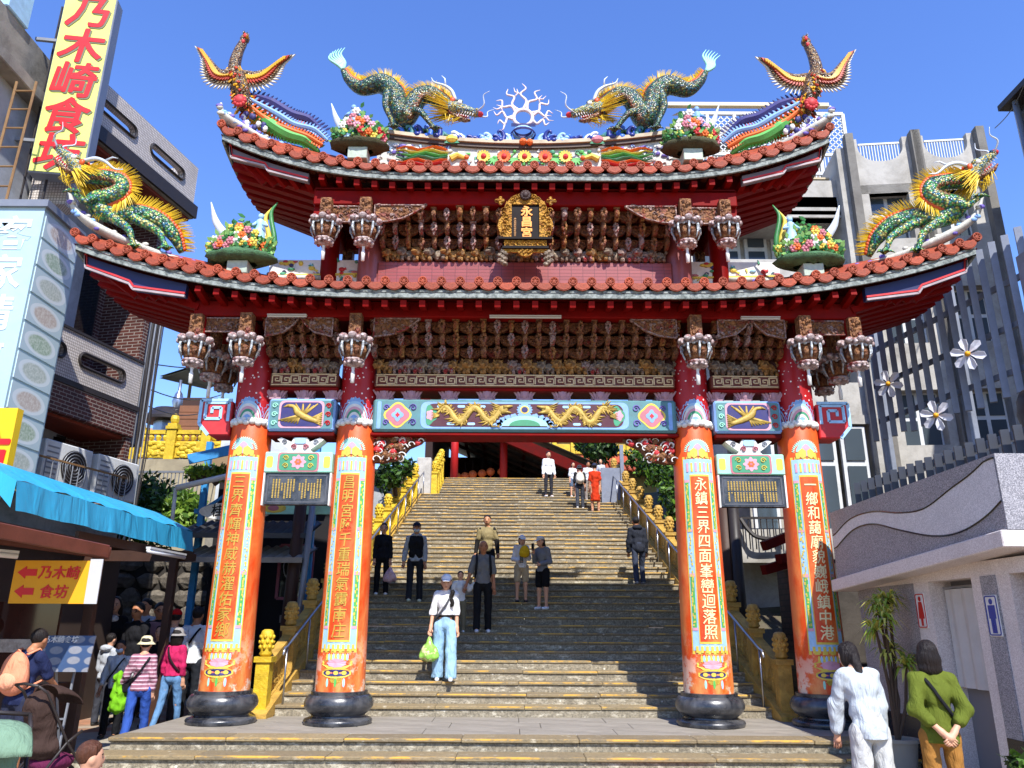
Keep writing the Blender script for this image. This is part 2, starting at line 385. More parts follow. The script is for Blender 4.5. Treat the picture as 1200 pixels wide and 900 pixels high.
# hillside left and right of the stairs
M_HILL = mat('earth_bank', '5d5344', 0.95, 0.3, 1.5, 0.8, 9, dirt='3c4a22', damt=0.8, dscale=0.8, bd=0.05)
h = MB()
def hz(y): return max(-0.3, min(6.9, 0.39*(y-12.4)-0.6))
h.grid(lambda a, b: (4.3+26*a, 13.2+60*b, hz(13.2+60*b)+0.15*sin(a*31+b*40)), 12, 40)
h.grid(lambda a, b: (-26+21.8*a, 19.5+60*b, (hz(19.5+60*b) if a > 0.55 else hz(19.5+60*b)*0.9)-0.3), 12, 40)
tag(h.build('hillside', M_HILL, smooth=True), kind='structure')
# ---- gold balustrades and steel handrails along the stairs
M_GOLD = mat('aged_gold_paint', 'c49c48', 0.5, 0.3, 5, 0.7, 26, metal=0.1, dirt='5a4418', damt=0.6, dscale=4, bd=0.02)
M_GOLD2 = mat('fresh_gold_paint', 'd8b62c', 0.45, 0.22, 5, 0.6, 26, metal=0.1, dirt='7a611c', damt=0.5, dscale=4, bd=0.02)
M_STEEL = mat('stainless_steel', 'a8aab0', 0.3, 0.05, 4, 0.0, metal=0.9)
def post_mb(m=0):
    p = MB(); 
    p.box(-.13, .13, -.13, .13, -.35, .12, m); p.box(-.105, .105, -.105, .105, .12, .78, m); p.box(-.135, .135, -.135, .135, .78, .86, m)
    for sx in (-1, 1):
        p.ell((0, sx*.096, .45), (.05, .012, .2), 8, 4, m); p.ell((sx*.096, 0, .45), (.012, .05, .2), 8, 4, m)
    return p
def cap_mb(m=0):
    p = MB(); p.lathe([(.0, .86), (.07, .86), (.105, .90), (.085, .94), (.10, .98), (.105, 1.08), (.10, 1.2), (.085, 1.24), (.05, 1.26), (0, 1.262)], 12, m=m)
    for j in range(3):
        for i in range(8): a = 2*pi*(i+.5*j)/8; p.ell((.1*cos(a), .1*sin(a), 1.0+.075*j), (.028, .028, .034), 6, 4, m)
    return p
SL = 0.15/0.38
def panel_mb(L):
    """openwork panel between two posts, sheared to the slope; local y along the stairs"""
    p = MB()
    def q(y, z, x=0): return (x, y, z+SL*y)
    def bar(y0, z0, y1, z1, w, hh): p.bar(q(y0, z0), q(y1, z1), w, hh)
    bar(.1, .70, L-.1, .70, .16, .12); bar(.1, .60, L-.1, .60, .07, .05); bar(.1, .12, L-.1, .12, .12, .10); bar(.1, .02, L-.1, .02, .17, .12)
    for i in range(4):
        y = .1+(L-.2)*(i+.5)/4; p.ell(q(y, .65), (.05, .06, .045), 6, 4)
    for y in (.16, L-.16): bar(y, .15, y, .60, .06, .06)
    rr = random.Random(3)
    p.add([q(.17, .15, -.012), q(L-.17, .15, -.012), q(L-.17, .59, -.012), q(.17, .59, -.012), q(.17, .15, .012), q(L-.17, .15, .012), q(L-.17, .59, .012), q(.17, .59, .012)], [(0, 1, 2, 3), (7, 6, 5, 4)])
    for i in range(16):
        cy = .22+(L-.44)*rr.random(); cz = .2+.34*rr.random(); r0 = .05+.03*rr.random(); s0 = rr.choice((-1, 1)); ph = rr.random()*6
        p.tube([q(cy+s0*cos(ph+t*.9)*r0*(1-t/9), cz+sin(ph+t*.9)*r0*(1-t/9), rr.uniform(-.01, .01)) for t in range(8)], [.02]*7+[.028], 5)
    for i in range(9): p.ell(q(.2+(L-.4)*rr.random(), .17+.4*rr.random()), (.025, .045, .04), 6, 4)
    return p
def balustrade(side, label):
    t = thing('stair_balustrade', (0, 12.6, ZP), label, 'balustrade', 'gold balustrades on either side of the stairs')
    me_p = [post_mb().mesh('post', M_GOLD), post_mb().mesh('post', M_GOLD2)]; me_c = [cap_mb().mesh('cap', M_GOLD, smooth=True), cap_mb().mesh('cap', M_GOLD2, smooth=True)]
    me_q = [panel_mb(1.14).mesh('panel', M_GOLD), panel_mb(1.14).mesh('panel', M_GOLD2)]
    for i in range(14 if side > 0 else 13):
        k = 3*i; y = 12.66+.38*k; z = ZP+.15*k
        xx = X0+side*(half(k)+.14); xn = X0+side*(half(k+3)+.14)
        br = 1 if (side < 0 and i > 4) or R.random() < .15 else 0
        po = inst(me_p[br], 'post', t, (xx, y, z)); inst(me_c[1 if side < 0 and i > 4 else br], 'cap', po, (0, 0, 0))
        if i < (13 if side > 0 else 12): inst(me_q[1 if side < 0 and i > 3 else 0], 'panel', t, (xx, y, z), rz=-math.atan2(xn-xx, 1.14)*1.0)
    st = MB(); n = 39
    def xx(k): return X0+side*(half(k)+.14)
    st.add([(xx(0)+dx, 12.4, z) for dx in (-.17, .17) for z in (0.2, 0.36)] + [(xx(38)+dx, 12.4+38*.38, z) for dx in (-.17, .17) for z in (4.6, 6.0)],
           [(0,1,3,2),(4,6,7,5),(0,4,5,1),(2,3,7,6),(1,5,7,3),(0,2,6,4)])
    st.build('stringer', M_GOLD, t); return t
BAL = [balustrade(-1, 'gold openwork balustrade climbing the left edge of the stairs'), balustrade(1, 'gold openwork balustrade climbing the right edge of the stairs')]
for side in (-1, 1):
    t = thing('handrail', (X0+side*3.6, 12.9, ZP), 'steel tube handrail along the %s side of the stairs' % ('left' if side < 0 else 'right'), 'handrail', 'steel handrails')
    pts = [(X0+side*(half(k)-.12), stepY(k)+.05, stepZ(k)+.85) for k in range(1, 38, 3)]
    e = Vector(pts[0]); p = MB(); p.tube([e+V(0, -.2, -.12), e+V(0, -.12, -.02)]+pts, .022, 8); p.build('rail', M_STEEL, t, smooth=True)
    for i, q in enumerate(pts): MB().cone((q[0], q[1], q[2]-.88), q, .016, .016, 8).build('upright', M_STEEL, t, smooth=True)
# upper inner balustrade on the landing, with its pale stone pier
t = thing('landing_balustrade', (-2.7, 27, 6), 'short bright gold balustrade above a pale stone pier at the top left of the stairs', 'balustrade')
for i in range(4):
    y = stepY(38)+.5+.8*i; z = stepZ(38)+.32*i
    po = inst(post_mb().mesh('post', M_GOLD2), 'post', t, (-2.75, y, z)); inst(cap_mb().mesh('cap', M_GOLD2, smooth=True), 'cap', po, (0, 0, 0))
    if i < 3: inst(panel_mb(.8).mesh('panel', M_GOLD2), 'panel', t, (-2.75, y, z))
MB().box(-3.35, -2.85, stepY(38)+.1, stepY(38)+.5, 5.5, 7.3).build('pier', mat('pale_stone', 'b9b4aa', .8, .15, 3, .4, 40, dirt='6d685f'), t, bev=.02)
# ---------------------------------------------------------------- the gateway
M_RED = mat('red_lacquer', '7c0502', 0.6, 0.2, 2.5, 0.12, 30, spec=0.12, dirt='3f0605', damt=0.45, dscale=2)
M_DRED = mat('dark_red_paint', '5c0502', 0.65, 0.25, 3, 0.15, 30, spec=0.1, dirt='30100c', damt=0.5)
M_TILE = mat('terracotta_tile', '9c4022', 0.6, 0.4, 5, 0.7, 45, rv=0.75, dirt='4a2a1c', damt=0.7, dscale=7)
M_BLACK = mat('black_granite', '22242a', 0.28, 0.3, 4, 0.12, 60, spec=0.6, dirt='6d6c6c', damt=0.55, dscale=4)
M_WHITEP = mat('weathered_white', '8e948e', 0.7, 0.3, 8, 0.6, 40, dirt='1f2a28', damt=1.0, dscale=13)
M_GILT = mat('gilt', 'b89a48', 0.45, 0.35, 14, 0.6, 60, metal=0.1, dirt='7a5f2a', damt=.5, dscale=9)
M_CREAM = mat('cream_paint', 'd9cfa6', 0.6, 0.12, 8, 0.1)
def m_carved(name, a, b, c, sc=26):
    t = NT(name); n = t.noise(sc*0.35, 5, 0.7, dist=1.5); v = t.vor(sc, 'SMOOTH_F1')
    col = t.mix(t.ramp(n, [(0.35, 0.0), (0.62, 1.0)]), a, b); col = t.mix(t.ramp(t.noise(sc*0.22, 4, 0.6), [(0.55, 0.0), (0.63, 1.0)]), col, c)
    col = t.mix(t.ramp(v, [(0.3, 0.0), (0.75, 0.7)]), col, '2e120c')
    t.bump(t.math('SUBTRACT', t.math('MULTIPLY', n, 0.8), v), 1.0, 0.05); return t.out(col, 0.55, 0.05, 0.4)
M_CARVE = m_carved('carved_gilt_wood', '6f4028', '9c6c40', '84463a')
M_CARVE2 = m_carved('carved_rose_wood', '8f6a62', 'b49a90', '9a3026', 30)
M_CARVE3 = m_carved('carved_dark_wood', '5f3420', '86542e', '78241a', 30)
M_CARVE4 = m_carved('carved_red_gilt', '7a2016', 'a06c34', 'b08a50', 30)
M_FRETC = mat('fret_cream', 'd2b98c', 0.6, 0.2, 10, 0.1, dirt='7d5a35', damt=0.4, dscale=8)
M_BROWNB = mat('fret_ground', '5e2a1c', 0.6, 0.2, 8, 0.1)
P_ = {}
for n_, c_ in dict(teal='527f84', ltblue='7fa6d8', sky='9cc3e0', maroon='4a1c2a', navy='2b2a66', green='3f8f6a', mint='9fdcc4', pink='d79aa8', red='c0272d', yellow='d9bd4a', white='dcd9d2', grey='8a8f98', lgreen='54a84e', purple='6a58a6', orange='d8631c', rose='b76d78', lotus='a77f88').items():
    P_[n_] = mat('paint_'+n_, c_, 0.6, 0.15, 9, 0.12, 50, dirt='5d5548', damt=0.22, dscale=5)
def m_orange():
    t = NT('faded_orange_lacquer'); x, y, z = t.sep()
    n = t.noise(1.6, 7, 0.7, vec=t.mapping((1.4, 1.4, 0.55)), dist=0.5)
    c = t.mix(t.ramp(t.noise(3, 5, 0.7, vec=t.mapping((1, 1, 0.3))), [(0.35, 0.0), (0.7, 1.0)]), 'c8360b', 'df5c1b')
    low = t.ramp(t.math('MULTIPLY', z, 0.25), [(0.0, 1.0), (0.2, 0.75), (0.5, 0.35), (0.95, 0.12)])
    c = t.mix(t.math('MULTIPLY', t.ramp(n, [(0.44, 0.0), (0.64, 1.0)]), low), c, 'e6a860')
    c = t.mix(t.math('MULTIPLY', t.ramp(t.noise(2.4, 8, 0.75), [(0.50, 0.0), (0.56, 1.0)]), t.ramp(t.math('MULTIPLY', z, 0.25), [(0.02, 1.0), (0.10, 0.85), (0.32, 0.0)])), c, 'e4d9bf')
    t.bump(t.noise(14, 5, 0.7), 0.2, 0.01); return t.out(c, t.math('ADD', t.math('MULTIPLY', n, 0.4), 0.25), 0, 0.4, 0.0)
M_ORANGE = m_orange()
def m_dots():
    t = NT('red_column_top'); x, y, z = t.sep()
    v = t.vor(13, vec=t.mapping((1, 1, 1))); m = t.math('MULTIPLY', t.ramp(v, [(0.16, 1.0), (0.2, 0.0)]), t.ramp(t.math('ADD', t.noise(9, 2), t.math('MULTIPLY', t.math('SUBTRACT', 5.5, z), 0.5)), [(0.55, 0.0), (0.62, 1.0)]))
    c = t.mix(m, t.mix(t.noise(3, 4), '8e1016', 'b01a1e'), 'e8dcd8'); return t.out(c, 0.45, 0, 0.4)
M_DOTS = m_dots()
gate = thing('temple_gateway', (X0, YG, ZP), 'red and orange temple gateway with two tiled upswept roofs across the foot of the stairs', 'gateway')
GC = Vector((X0, YG, 0))
def gb(mb, name, mats, parent=None, **kw):
    """build a gate part given with x measured from the gate's axis"""
    mb.v = [(x+X0, y, z) for x, y, z in mb.v]; return mb.build(name, mats, parent or gate, **kw)
def patch(cx, r, a0, a1, z0, z1, n=6, tap=0.0):
    """curved rectangle standing proud of a column at (cx, YG); angle 0 faces the street"""
    mb = MB(); vs = []
    for z in (z0, z1):
        for i in range(n+1):
            a = a0+(a1-a0)*i/n; rr = r-tap*(z-0.72); vs.append((cx+rr*sin(a), YG-rr*cos(a), z))
    mb.add(vs, [(i, i+1, n+2+i, n+1+i) for i in range(n)]); return mb
TAP = (0.355-0.305)/3.9
def crad(z): return 0.355-TAP*(z-0.72)
COUPLET = ['三界齊輝神威赫濯佑家鄉', '昌明宮陞千重瑞氣靄南庄', '永鎮三界四面峯巒迴落照', '一鄉和藹廟貌巍峨鎮中港']
M_CHAR = mat('couplet_gold', 'b8963c', 0.45, 0.25, 20, 0.1, metal=0.2); M_CHARW = mat('couplet_pale', 'e8d8a0', 0.5, 0.15, 20, 0.1)
for ci, cx in enumerate((-4.31, -2.65, 2.65, 4.31)):
    col = empty('column', (X0+cx, YG, ZP), parent=gate); CHILD.setdefault(gate, []).append(col)
    q = MB(); q.lathe([(0, .30), (.47, .30), (.485, .345), (.47, .37), (.38, .40), (.375, .42), (.43, .46), (.485, .53), (.49, .58), (.465, .65), (.43, .685), (.40, .69), (.40, .735), (.33, .74)], 40, (cx, YG, 0)); gb(q, 'base', M_BLACK, col, smooth=True, sharp=50)
    q = MB(); q.lathe([(crad(z), z) for z in (.73, 1.5, 2.5, 3.5, 4.58)]+[(.29, 4.62)], 40, (cx, YG, 0)); gb(q, 'shaft', M_ORANGE, col, smooth=True)
    q = MB(); q.lathe([(.295, 4.60), (.295, 6.2)], 36, (cx, YG, 0)); gb(q, 'red_shaft', M_DOTS, col, smooth=True)
    q = MB()
    for i in range(22):
        a = 2*pi*i/22; q.ell((cx+.31*sin(a), YG-.31*cos(a), 4.62+.018*(i % 2)), (.055, .055, .045), 8, 5)
        q.ell((cx+.30*sin(a+.14), YG-.30*cos(a+.14), 4.675), (.04, .04, .035), 7, 4)
    gb(q, 'cloud_ring', P_['white'], col, smooth=True)
    q = MB(); cols = ['ltblue', 'sky', 'white', 'pink', 'green', 'white', 'ltblue', 'sky']
    for s_ in range(4):
        ac = s_*pi/2
        for j in range(8):
            r1 = .34*(1-j/8.0); pts = []; rr = .2965+.002*j; vs = [(cx+rr*sin(ac), YG-rr*cos(ac), 4.66)]; N = 26
            for i in range(N+1):
                a = pi*i/N; k = r1*((1+.08*(i % 2)) if j == 0 else 1); da = cos(a)*k*.74/.3; z = 4.66+sin(a)*k*1.05
                vs.append((cx+rr*sin(ac+da), YG-rr*cos(ac+da), z))
            q.add(vs, [(0, i+1, i+2) for i in range(N)], j)
    gb(q, 'wave_band', [P_[c] for c in cols], col)
    # couplet panel: yellow border, green and blue runs, orange field
    def pt(a0, a1, z0, z1, lift, m, acc):
        r_ = .355+lift; acc.join(patch(cx, r_, a0, a1, z0, z1, 5, TAP), m=m)
    q = MB(); pt(-.80, .80, 1.26, 4.12, .003, 0, q); pt(-.745, .745, 1.31, 4.08, .005, 1, q)
    for sg in (-1, 1):
        for zz in ((3.0, 3.72), (1.62, 2.35)): pt(min(sg*.71, sg*.54), max(sg*.71, sg*.54), zz[0], zz[1], .007, 2, q)
        for zz in ((2.98, 3.02), (3.72, 3.76), (2.33, 2.38), (1.58, 1.62)): pt(min(sg*.745, sg*.5), max(sg*.745, sg*.5), zz[0], zz[1], .0075, 4, q)
        rr = random.Random(ci*9+sg)
        for k in range(60):
            z = 1.64+2.08*k/60+rr.uniform(-.02, .02); a = sg*(.625+rr.uniform(-.06, .06)); pt(a-rr.uniform(.015, .045), a+.03, z, z+rr.uniform(.015, .05), .0085+.0002*(k % 4), 0, q)
    pt(-.47, .47, 1.40, 3.84, .009, 0, q); pt(-.43, .43, 1.43, 3.81, .0105, 3, q)
    for k in range(7): pt(-.63+.2*k, -.52+.2*k, 1.28, 1.37, .0095, 0, q); pt(-.6+.2*k, -.5+.2*k, 3.88, 4.02, .0095, 0 if k % 2 else 4, q)
    gb(q, 'couplet_panel', [P_['yellow'], P_['sky'], P_['lgreen'], M_ORANGE, P_['pink']], col)
    # lotus crest above and tassel ornaments below the panel
    q = MB()
    def pp(a, z, lift): rr_ = crad(z)+lift; return (cx+rr_*sin(a), YG-rr_*cos(a), z)
    def disc(a, z, ra, rz, lift, m, n=14, jag=0.0, half_=False):
        vs = [pp(a, z, lift)]
        for i in range(n+1):
            t_ = (pi if half_ else 2*pi)*i/n; k = 1+(jag if i % 2 else 0); vs.append(pp(a+ra*k*cos(t_), z+rz*k*sin(t_), lift))
        q.add(vs, [(0, i+1, i+2) for i in range(n)], m)
    disc(0, 4.2, .60, .17, .006, 0, 40, .16, True); disc(0, 4.2, .48, .13, .008, 1, 24, 0, True); disc(0, 4.22, .2, .09, .010, 2, 12, .1)
    for sg in (-1, 1): disc(sg*.2, 4.17, .17, .07, .012, 3, 12, .2); disc(sg*.42, 4.14, .1, .05, .010, 3, 8, .2)
    PO = [P_['mint'], P_['sky'], P_['pink'], P_['yellow'], P_['navy'], P_['lgreen']]; gb(q, 'crest_ornament', PO, col); q = MB()
    for k in range(10): disc(-.42+.093*k, 1.2, .05, .05, .006, 1 if k % 2 else 3, 8)
    disc(0, 1.12, .62, .075, .0065, 3, 20, .1); disc(0, 1.12, .36, .055, .008, 2, 18, .15); disc(0, .99, .60, .07, .006, 3, 20, .05); disc(0, .99, .54, .045, .008, 4, 20); [disc(k_, .99, .1, .028, .010, 3, 10) for k_ in (-.32, 0, .32)]
    for k, m_ in ((-.33, 0), (0, 5), (.33, 1)): disc(k, .86, .05, .06, .006, m_, 10); disc(0, .9, .22, .045, .005, 3, 14, .2)
    gb(q, 'foot_ornament', PO, col)
    for k, ch in enumerate(COUPLET[ci]):
        zc = 3.69-k*(3.69-1.56)/10.0; g_ = finer(centre(text_mb(ch, .20, .004, .0015, res=1, shear=.08)), .035)
        for i, (x, y, z) in enumerate(g_.v):
            zz = zc+y*1.08; rr_ = crad(zz)+.016+z; a = x*1.0/.35; g_.v[i] = (cx+rr_*sin(a), YG-rr_*cos(a), zz)
        gb(g_, 'character', M_CHARW if ci >= 2 else M_CHAR, col)
# ---- beams, painted panels
def beam(name, x0, x1, y0, y1, z0, z1, m, bev=.015): return gb(MB().box(x0, x1, y0, y1, z0, z1), name, m, bev=bev)
def arc_rect(x0, x1, z0, z1, r, n=5, ogee=False):
    pts = []
    for cx, cz, a in ((x1-r, z0+r, -pi/2), (x1-r, z1-r, 0), (x0+r, z1-r, pi/2), (x0+r, z0+r, pi)):
        for i in range(n+1): t_ = a+pi/2*i/n; pts.append((cx+r*cos(t_), cz+r*sin(t_)))
    return pts
def blob(cx, cz, rx, rz, lobes=4, amp=.18, n=28, ph=0): return [(cx+rx*(1+amp*cos(lobes*2*pi*i/n+ph))*cos(2*pi*i/n), cz+rz*(1+amp*cos(lobes*2*pi*i/n+ph))*sin(2*pi*i/n)) for i in range(n)]
def relief(mb, pts, y, d, m): mb.prism(pts, y-d, y, m)
YB = 11.64
def swirl(mb, cx, cz, r, y, sg, m, turns=1.4, w=.02):
    pts = [(cx+sg*r*(1-.8*t/14)*cos(turns*2*pi*t/14), y, cz+r*(1-.8*t/14)*sin(turns*2*pi*t/14)) for t in range(15)]; mb.tube(pts, [w]*14+[w*.6], 5, m, flat=.5)
def flat_dragon(mb, x0, x1, zc, h, y, m, sg):
    """gilt relief dragon swimming from x0 (tail) to x1 (head)"""
    L = x1-x0; N = 40; path = []; rad = []
    for i in range(N+1):
        t_ = i/N; path.append((x0+L*t_, y, zc+h*.31*sin(t_*13.5)*(1-.25*t_)+.02)); rad.append(.012+.045*min(1, t_*4)*(1-.2*t_))
    mb.tube(path, rad, 6, m, flat=.45, up=(0, 1, 0))
    for i in range(2, N):
        a = Vector(path[i]); d = (Vector(path[i+1])-a).normalized(); nrm = Vector((-d.z, 0, d.x))
        if nrm.z < 0 and i % 2: nrm = -nrm
        mb.cone(a+nrm*rad[i]*.7, a+nrm*(rad[i]+.045)-d*.02, .018, 0, 4, m)
    hx = Vector(path[-1]); mb.ell(hx+V(sg*.02, 0, .0), (.085, .03, .07), 8, 5, m)
    mb.cone(hx+V(sg*.03, 0, .03), hx+V(sg*.17, 0, .06), .045, .012, 5, m); mb.cone(hx+V(sg*.03, 0, -.03), hx+V(sg*.15, 0, -.05), .035, .01, 5, m)
    for k in range(5): mb.cone(hx+V(-sg*.02, 0, .02*k-.04), hx+V(-sg*(.12+.02*k), 0, .05*k-.06), .02, 0, 4, m)
    for k in (.28, .45, .62, .82):
        a = Vector(path[int(N*k)]); s2 = 1 if int(k*100) % 2 else -1
        mb.tube([a, a+V(sg*.06, 0, s2*h*.22), a+V(sg*.14, 0, s2*h*.2)], [.03, .02, .012], 5, m, flat=.5)
        for c in (-.03, 0, .03): mb.cone(a+V(sg*.13, 0, s2*h*.2), a+V(sg*.19, 0, s2*h*.2+c), .012, 0, 4, m)
    rr = random.Random(int(x0*100))
    for k in range(150):
        i = rr.randint(2, N-1); a = Vector(path[i]); ang = rr.random()*6.3; l_ = rr.uniform(.05, .11); mb.cone(a+V(cos(ang)*.03, 0, sin(ang)*.03), a+V(cos(ang)*l_*1.2+sg*-.04, 0, max(-.17, min(.17, sin(ang)*l_*1.2))), .02, .003, 4, m)
    for c in range(5): mb.cone(V(x0+sg*.03, y, zc), V(x0-sg*.1, y, zc+.03*c-.06), .02, 0, 4, m)
# centre beam
beam('painted_beam', -2.37, 2.37, YB, 12.15, 4.50, 5.02, P_['teal'], .03)
beam('beam_soffit', -2.4, 2.4, 11.68, 12.12, 4.44, 4.498, M_RED)
q = MB(); relief(q, arc_rect(-2.33, 2.33, 4.535, 4.985, .03), YB, .004, 0)
relief(q, arc_rect(-1.62, 1.62, 4.545, 4.975, .10), YB-.004, .004, 1); relief(q, arc_rect(-1.54, 1.54, 4.575, 4.945, .12), YB-.008, .004, 2)
relief(q, arc_rect(-2.3, -2.24, 4.54, 4.98, .02), YB-.004, .003, 1); relief(q, arc_rect(2.24, 2.3, 4.54, 4.98, .02), YB-.004, .003, 1)
for sg in (-1, 1):
    relief(q, blob(sg*1.98, 4.76, .20, .19, 4, .10), YB-.004, .004, 3); relief(q, blob(sg*1.98, 4.76, .17, .16, 4, .10), YB-.008, .003, 4); relief(q, blob(sg*1.98, 4.76, .08, .09, 4, .2), YB-.011, .003, 5)
    relief(q, blob(sg*1.98, 4.76, .03, .035, 4, .2), YB-.014, .003, 6)
    for z in (4.64, 4.88): swirl(q, sg*1.74, z, .06, YB-.006, sg, 7); swirl(q, sg*2.16, z, .05, YB-.006, -sg, 7)
    relief(q, blob(sg*1.46, 4.76, .09, .15, 3, .2), YB-.010, .003, 8); relief(q, blob(sg*1.47, 4.76, .06, .08, 5, .15), YB-.013, .003, 9)
for i in range(12):
    a = pi*i/11; relief(q, blob(.40*cos(a), 4.60+.15*sin(a), .055, .05, 5, .12), YB-.012, .003, 1)
relief(q, [(.36*cos(pi*i/16), 4.59+.16*sin(pi*i/16)) for i in range(17)], YB-.014, .003, 10); relief(q, [(.24*cos(pi*i/16), 4.59+.10*sin(pi*i/16)) for i in range(17)], YB-.017, .003, 8)
relief(q, blob(0, 4.85, .115, .105, 16, .12, 64), YB-.012, .004, 1); relief(q, blob(0, 4.85, .07, .065, 1, 0), YB-.016, .004, 3); relief(q, blob(0, 4.85, .05, .045, 1, 0), YB-.020, .003, 11)
gb(q, 'painted_cartouche', [P_[c] for c in ('teal', 'ltblue', 'maroon', 'yellow', 'rose', 'ltblue', 'red', 'purple', 'green', 'pink', 'mint', 'navy')])
for sg in (-1, 1):
    q = MB(); flat_dragon(q, sg*1.36, sg*.36, 4.75, .42, YB-.02, 0, -sg); gb(q, 'gilt_dragon_relief', M_GILT, smooth=True)
    for k in range(6): gb(MB().prism(arc_rect(sg*(.5+.16*k)-.07, sg*(.5+.16*k)+.05, 4.60+.28*(k % 2), 4.64+.28*(k % 2), .02, 3), YB-.015, YB-.012), 'cloud_relief', P_['sky'])
# side bays
for sg in (-1, 1):
    a, b = sorted((sg*2.96, sg*4.0)); c = (a+b)/2
    beam('painted_beam', a, b, YB, 12.15, 4.50, 5.02, P_['ltblue'], .03); beam('beam_soffit', a, b, 11.68, 12.12, 4.42, 4.498, M_DRED)
    q = MB(); relief(q, arc_rect(a+.03, b-.03, 4.535, 4.985, .03), YB, .004, 0); relief(q, arc_rect(a+.17, b-.17, 4.54, 4.98, .07), YB-.004, .004, 1); relief(q, arc_rect(a+.2, b-.2, 4.565, 4.955, .08), YB-.008, .004, 2)
    for z in (4.62, 4.76, 4.9): swirl(q, a+.1, z, .045, YB-.005, 1, 3); swirl(q, b-.1, z, .045, YB-.005, -1, 4)
    gb(q, 'painted_cartouche', [P_[k] for k in ('teal', 'pink', 'navy', 'mint', 'red')])
    q = MB()  # phoenix relief
    body = [(c-sg*.28, YB-.015, 4.64), (c-sg*.1, YB-.015, 4.70), (c+sg*.05, YB-.015, 4.78), (c+sg*.12, YB-.015, 4.88), (c+sg*.22, YB-.015, 4.90)]
    q.tube(catmull(body, 4), lerpr([.03, .05, .06, .03, .025], 17), 6, 0, flat=.5, up=(0, 1, 0)); q.cone((c+sg*.22, YB-.015, 4.9), (c+sg*.3, YB-.015, 4.87), .025, 0, 4)
    for k in range(7):
        t_ = k/6; q.bar((c-sg*.02, YB-.015, 4.74), (c-sg*(.25-.35*t_), YB-.015, 4.93-.03*k*(k % 2)), .05, .012, 0, up=(0, 1, 0), taper=.4)
        q.bar((c-sg*.15, YB-.015, 4.68), (c-sg*.33, YB-.015, 4.58+.035*k), .045, .012, 0, up=(0, 1, 0), taper=.4)
        q.bar((c+sg*.02, YB-.015, 4.74), (c+sg*(.05+.05*k), YB-.015, 4.60+.01*k), .045, .012, 0, up=(0, 1, 0), taper=.4)
    gb(q, 'gilt_phoenix_relief', M_GILT, smooth=True)
    # outer beam end with fret scroll
    x0 = sg*4.60; poly = [(x0, 4.44), (sg*4.92, 4.44), (sg*5.08, 4.62), (sg*5.08, 5.0), (x0, 5.0)]
    gb(MB().prism(poly, 11.70, 12.10), 'beam_end', P_['red'], bev=.015)
    q = MB(); pl_ = [(sg*4.64, 4.66), (sg*4.64, 4.96), (sg*5.0, 4.96), (sg*5.0, 4.70), (sg*4.76, 4.70), (sg*4.76, 4.88), (sg*4.9, 4.88), (sg*4.9, 4.79)]
    for p0, p1 in zip(pl_, pl_[1:]): q.bar((p0[0], 11.695, p0[1]), (p1[0], 11.695, p1[1]), .045, .02, 0, up=(0, 1, 0))
    for p0, p1 in zip(poly[1:], poly[2:]): q.bar((p0[0], 11.70, p0[1]), (p1[0], 11.70, p1[1]), .05, .03, 0, up=(0, 1, 0))
    gb(q, 'fret_scroll', P_['sky'])
    # lower painted panel, carved bracket above it and the black stele
    gb(MB().box(a, b, 11.70, 12.0, 3.86, 4.18), 'lintel_panel', P_['mint'], bev=.015)
    q = MB(); relief(q, arc_rect(a+.2, b-.2, 3.87, 4.17, .05), 11.70, .004, 0); relief(q, arc_rect(a+.23, b-.23, 3.89, 4.15, .05), 11.696, .004, 1)
    relief(q, blob(c, 4.02, .11, .10, 8, .15, 48), 11.692, .005, 2); relief(q, blob(c, 4.02, .05, .045, 6, .15), 11.687, .004, 3); relief(q, blob(c, 4.02, .02, .02, 1, 0), 11.683, .004, 0)
    for sx in (-1, 1):
        for sz in (-1, 1): swirl(q, c+sx*.19, 4.02+sz*.06, .045, 11.69, sx, 4, w=.014)
        relief(q, arc_rect(c+sx*.44-.05, c+sx*.44+.05, 3.93, 4.11, .03), 11.70, .004, 4)
    gb(q, 'painted_flower', [P_[k] for k in ('rose', 'green', 'pink', 'orange', 'yellow')])
    q = MB(); q.prism([(c-.2, 4.18), (c+.2, 4.18), (c+.16, 4.22), (c+.27, 4.30), (c+.36, 4.38), (c+.30, 4.41), (c+.14, 4.34), (c+.1, 4.41), (c-.1, 4.41), (c-.14, 4.34), (c-.30, 4.41), (c-.36, 4.38), (c-.27, 4.30), (c-.16, 4.22)], 11.72, 11.95, 0)
    q.prism(arc_rect(c-.09, c+.09, 4.31, 4.40, .035), 11.70, 11.73, 2)
    for sx in (-1, 1): swirl(q, c+sx*.24, 4.34, .04, 11.715, sx, 1); swirl(q, c+sx*.09, 4.26, .045, 11.71, sx, 3)
    gb(q, 'carved_bracket', [P_['white'], P_['grey'], P_['sky'], P_['rose']])
    st = empty('stele', (X0+c, 11.75, 3.4), parent=gate); CHILD[gate].append(st)
    gb(MB().box(a+.03, b-.03, 11.74, 11.86, 3.37, 3.855), 'tablet', M_BLACK, st, bev=.008)
    q = MB(); fr = arc_rect(a+.07, b-.07, 3.41, 3.82, .01, 2)
    for p0, p1 in zip(fr, fr[1:]+fr[:1]): q.bar((p0[0], 11.738, p0[1]), (p1[0], 11.738, p1[1]), .02, .012, 0, up=(0, 1, 0))
    gb(q, 'frame', mat('stele_grey', '4e5056', .5, .2, 9, .2), st)
    q = MB(); rr = random.Random(5+sg)
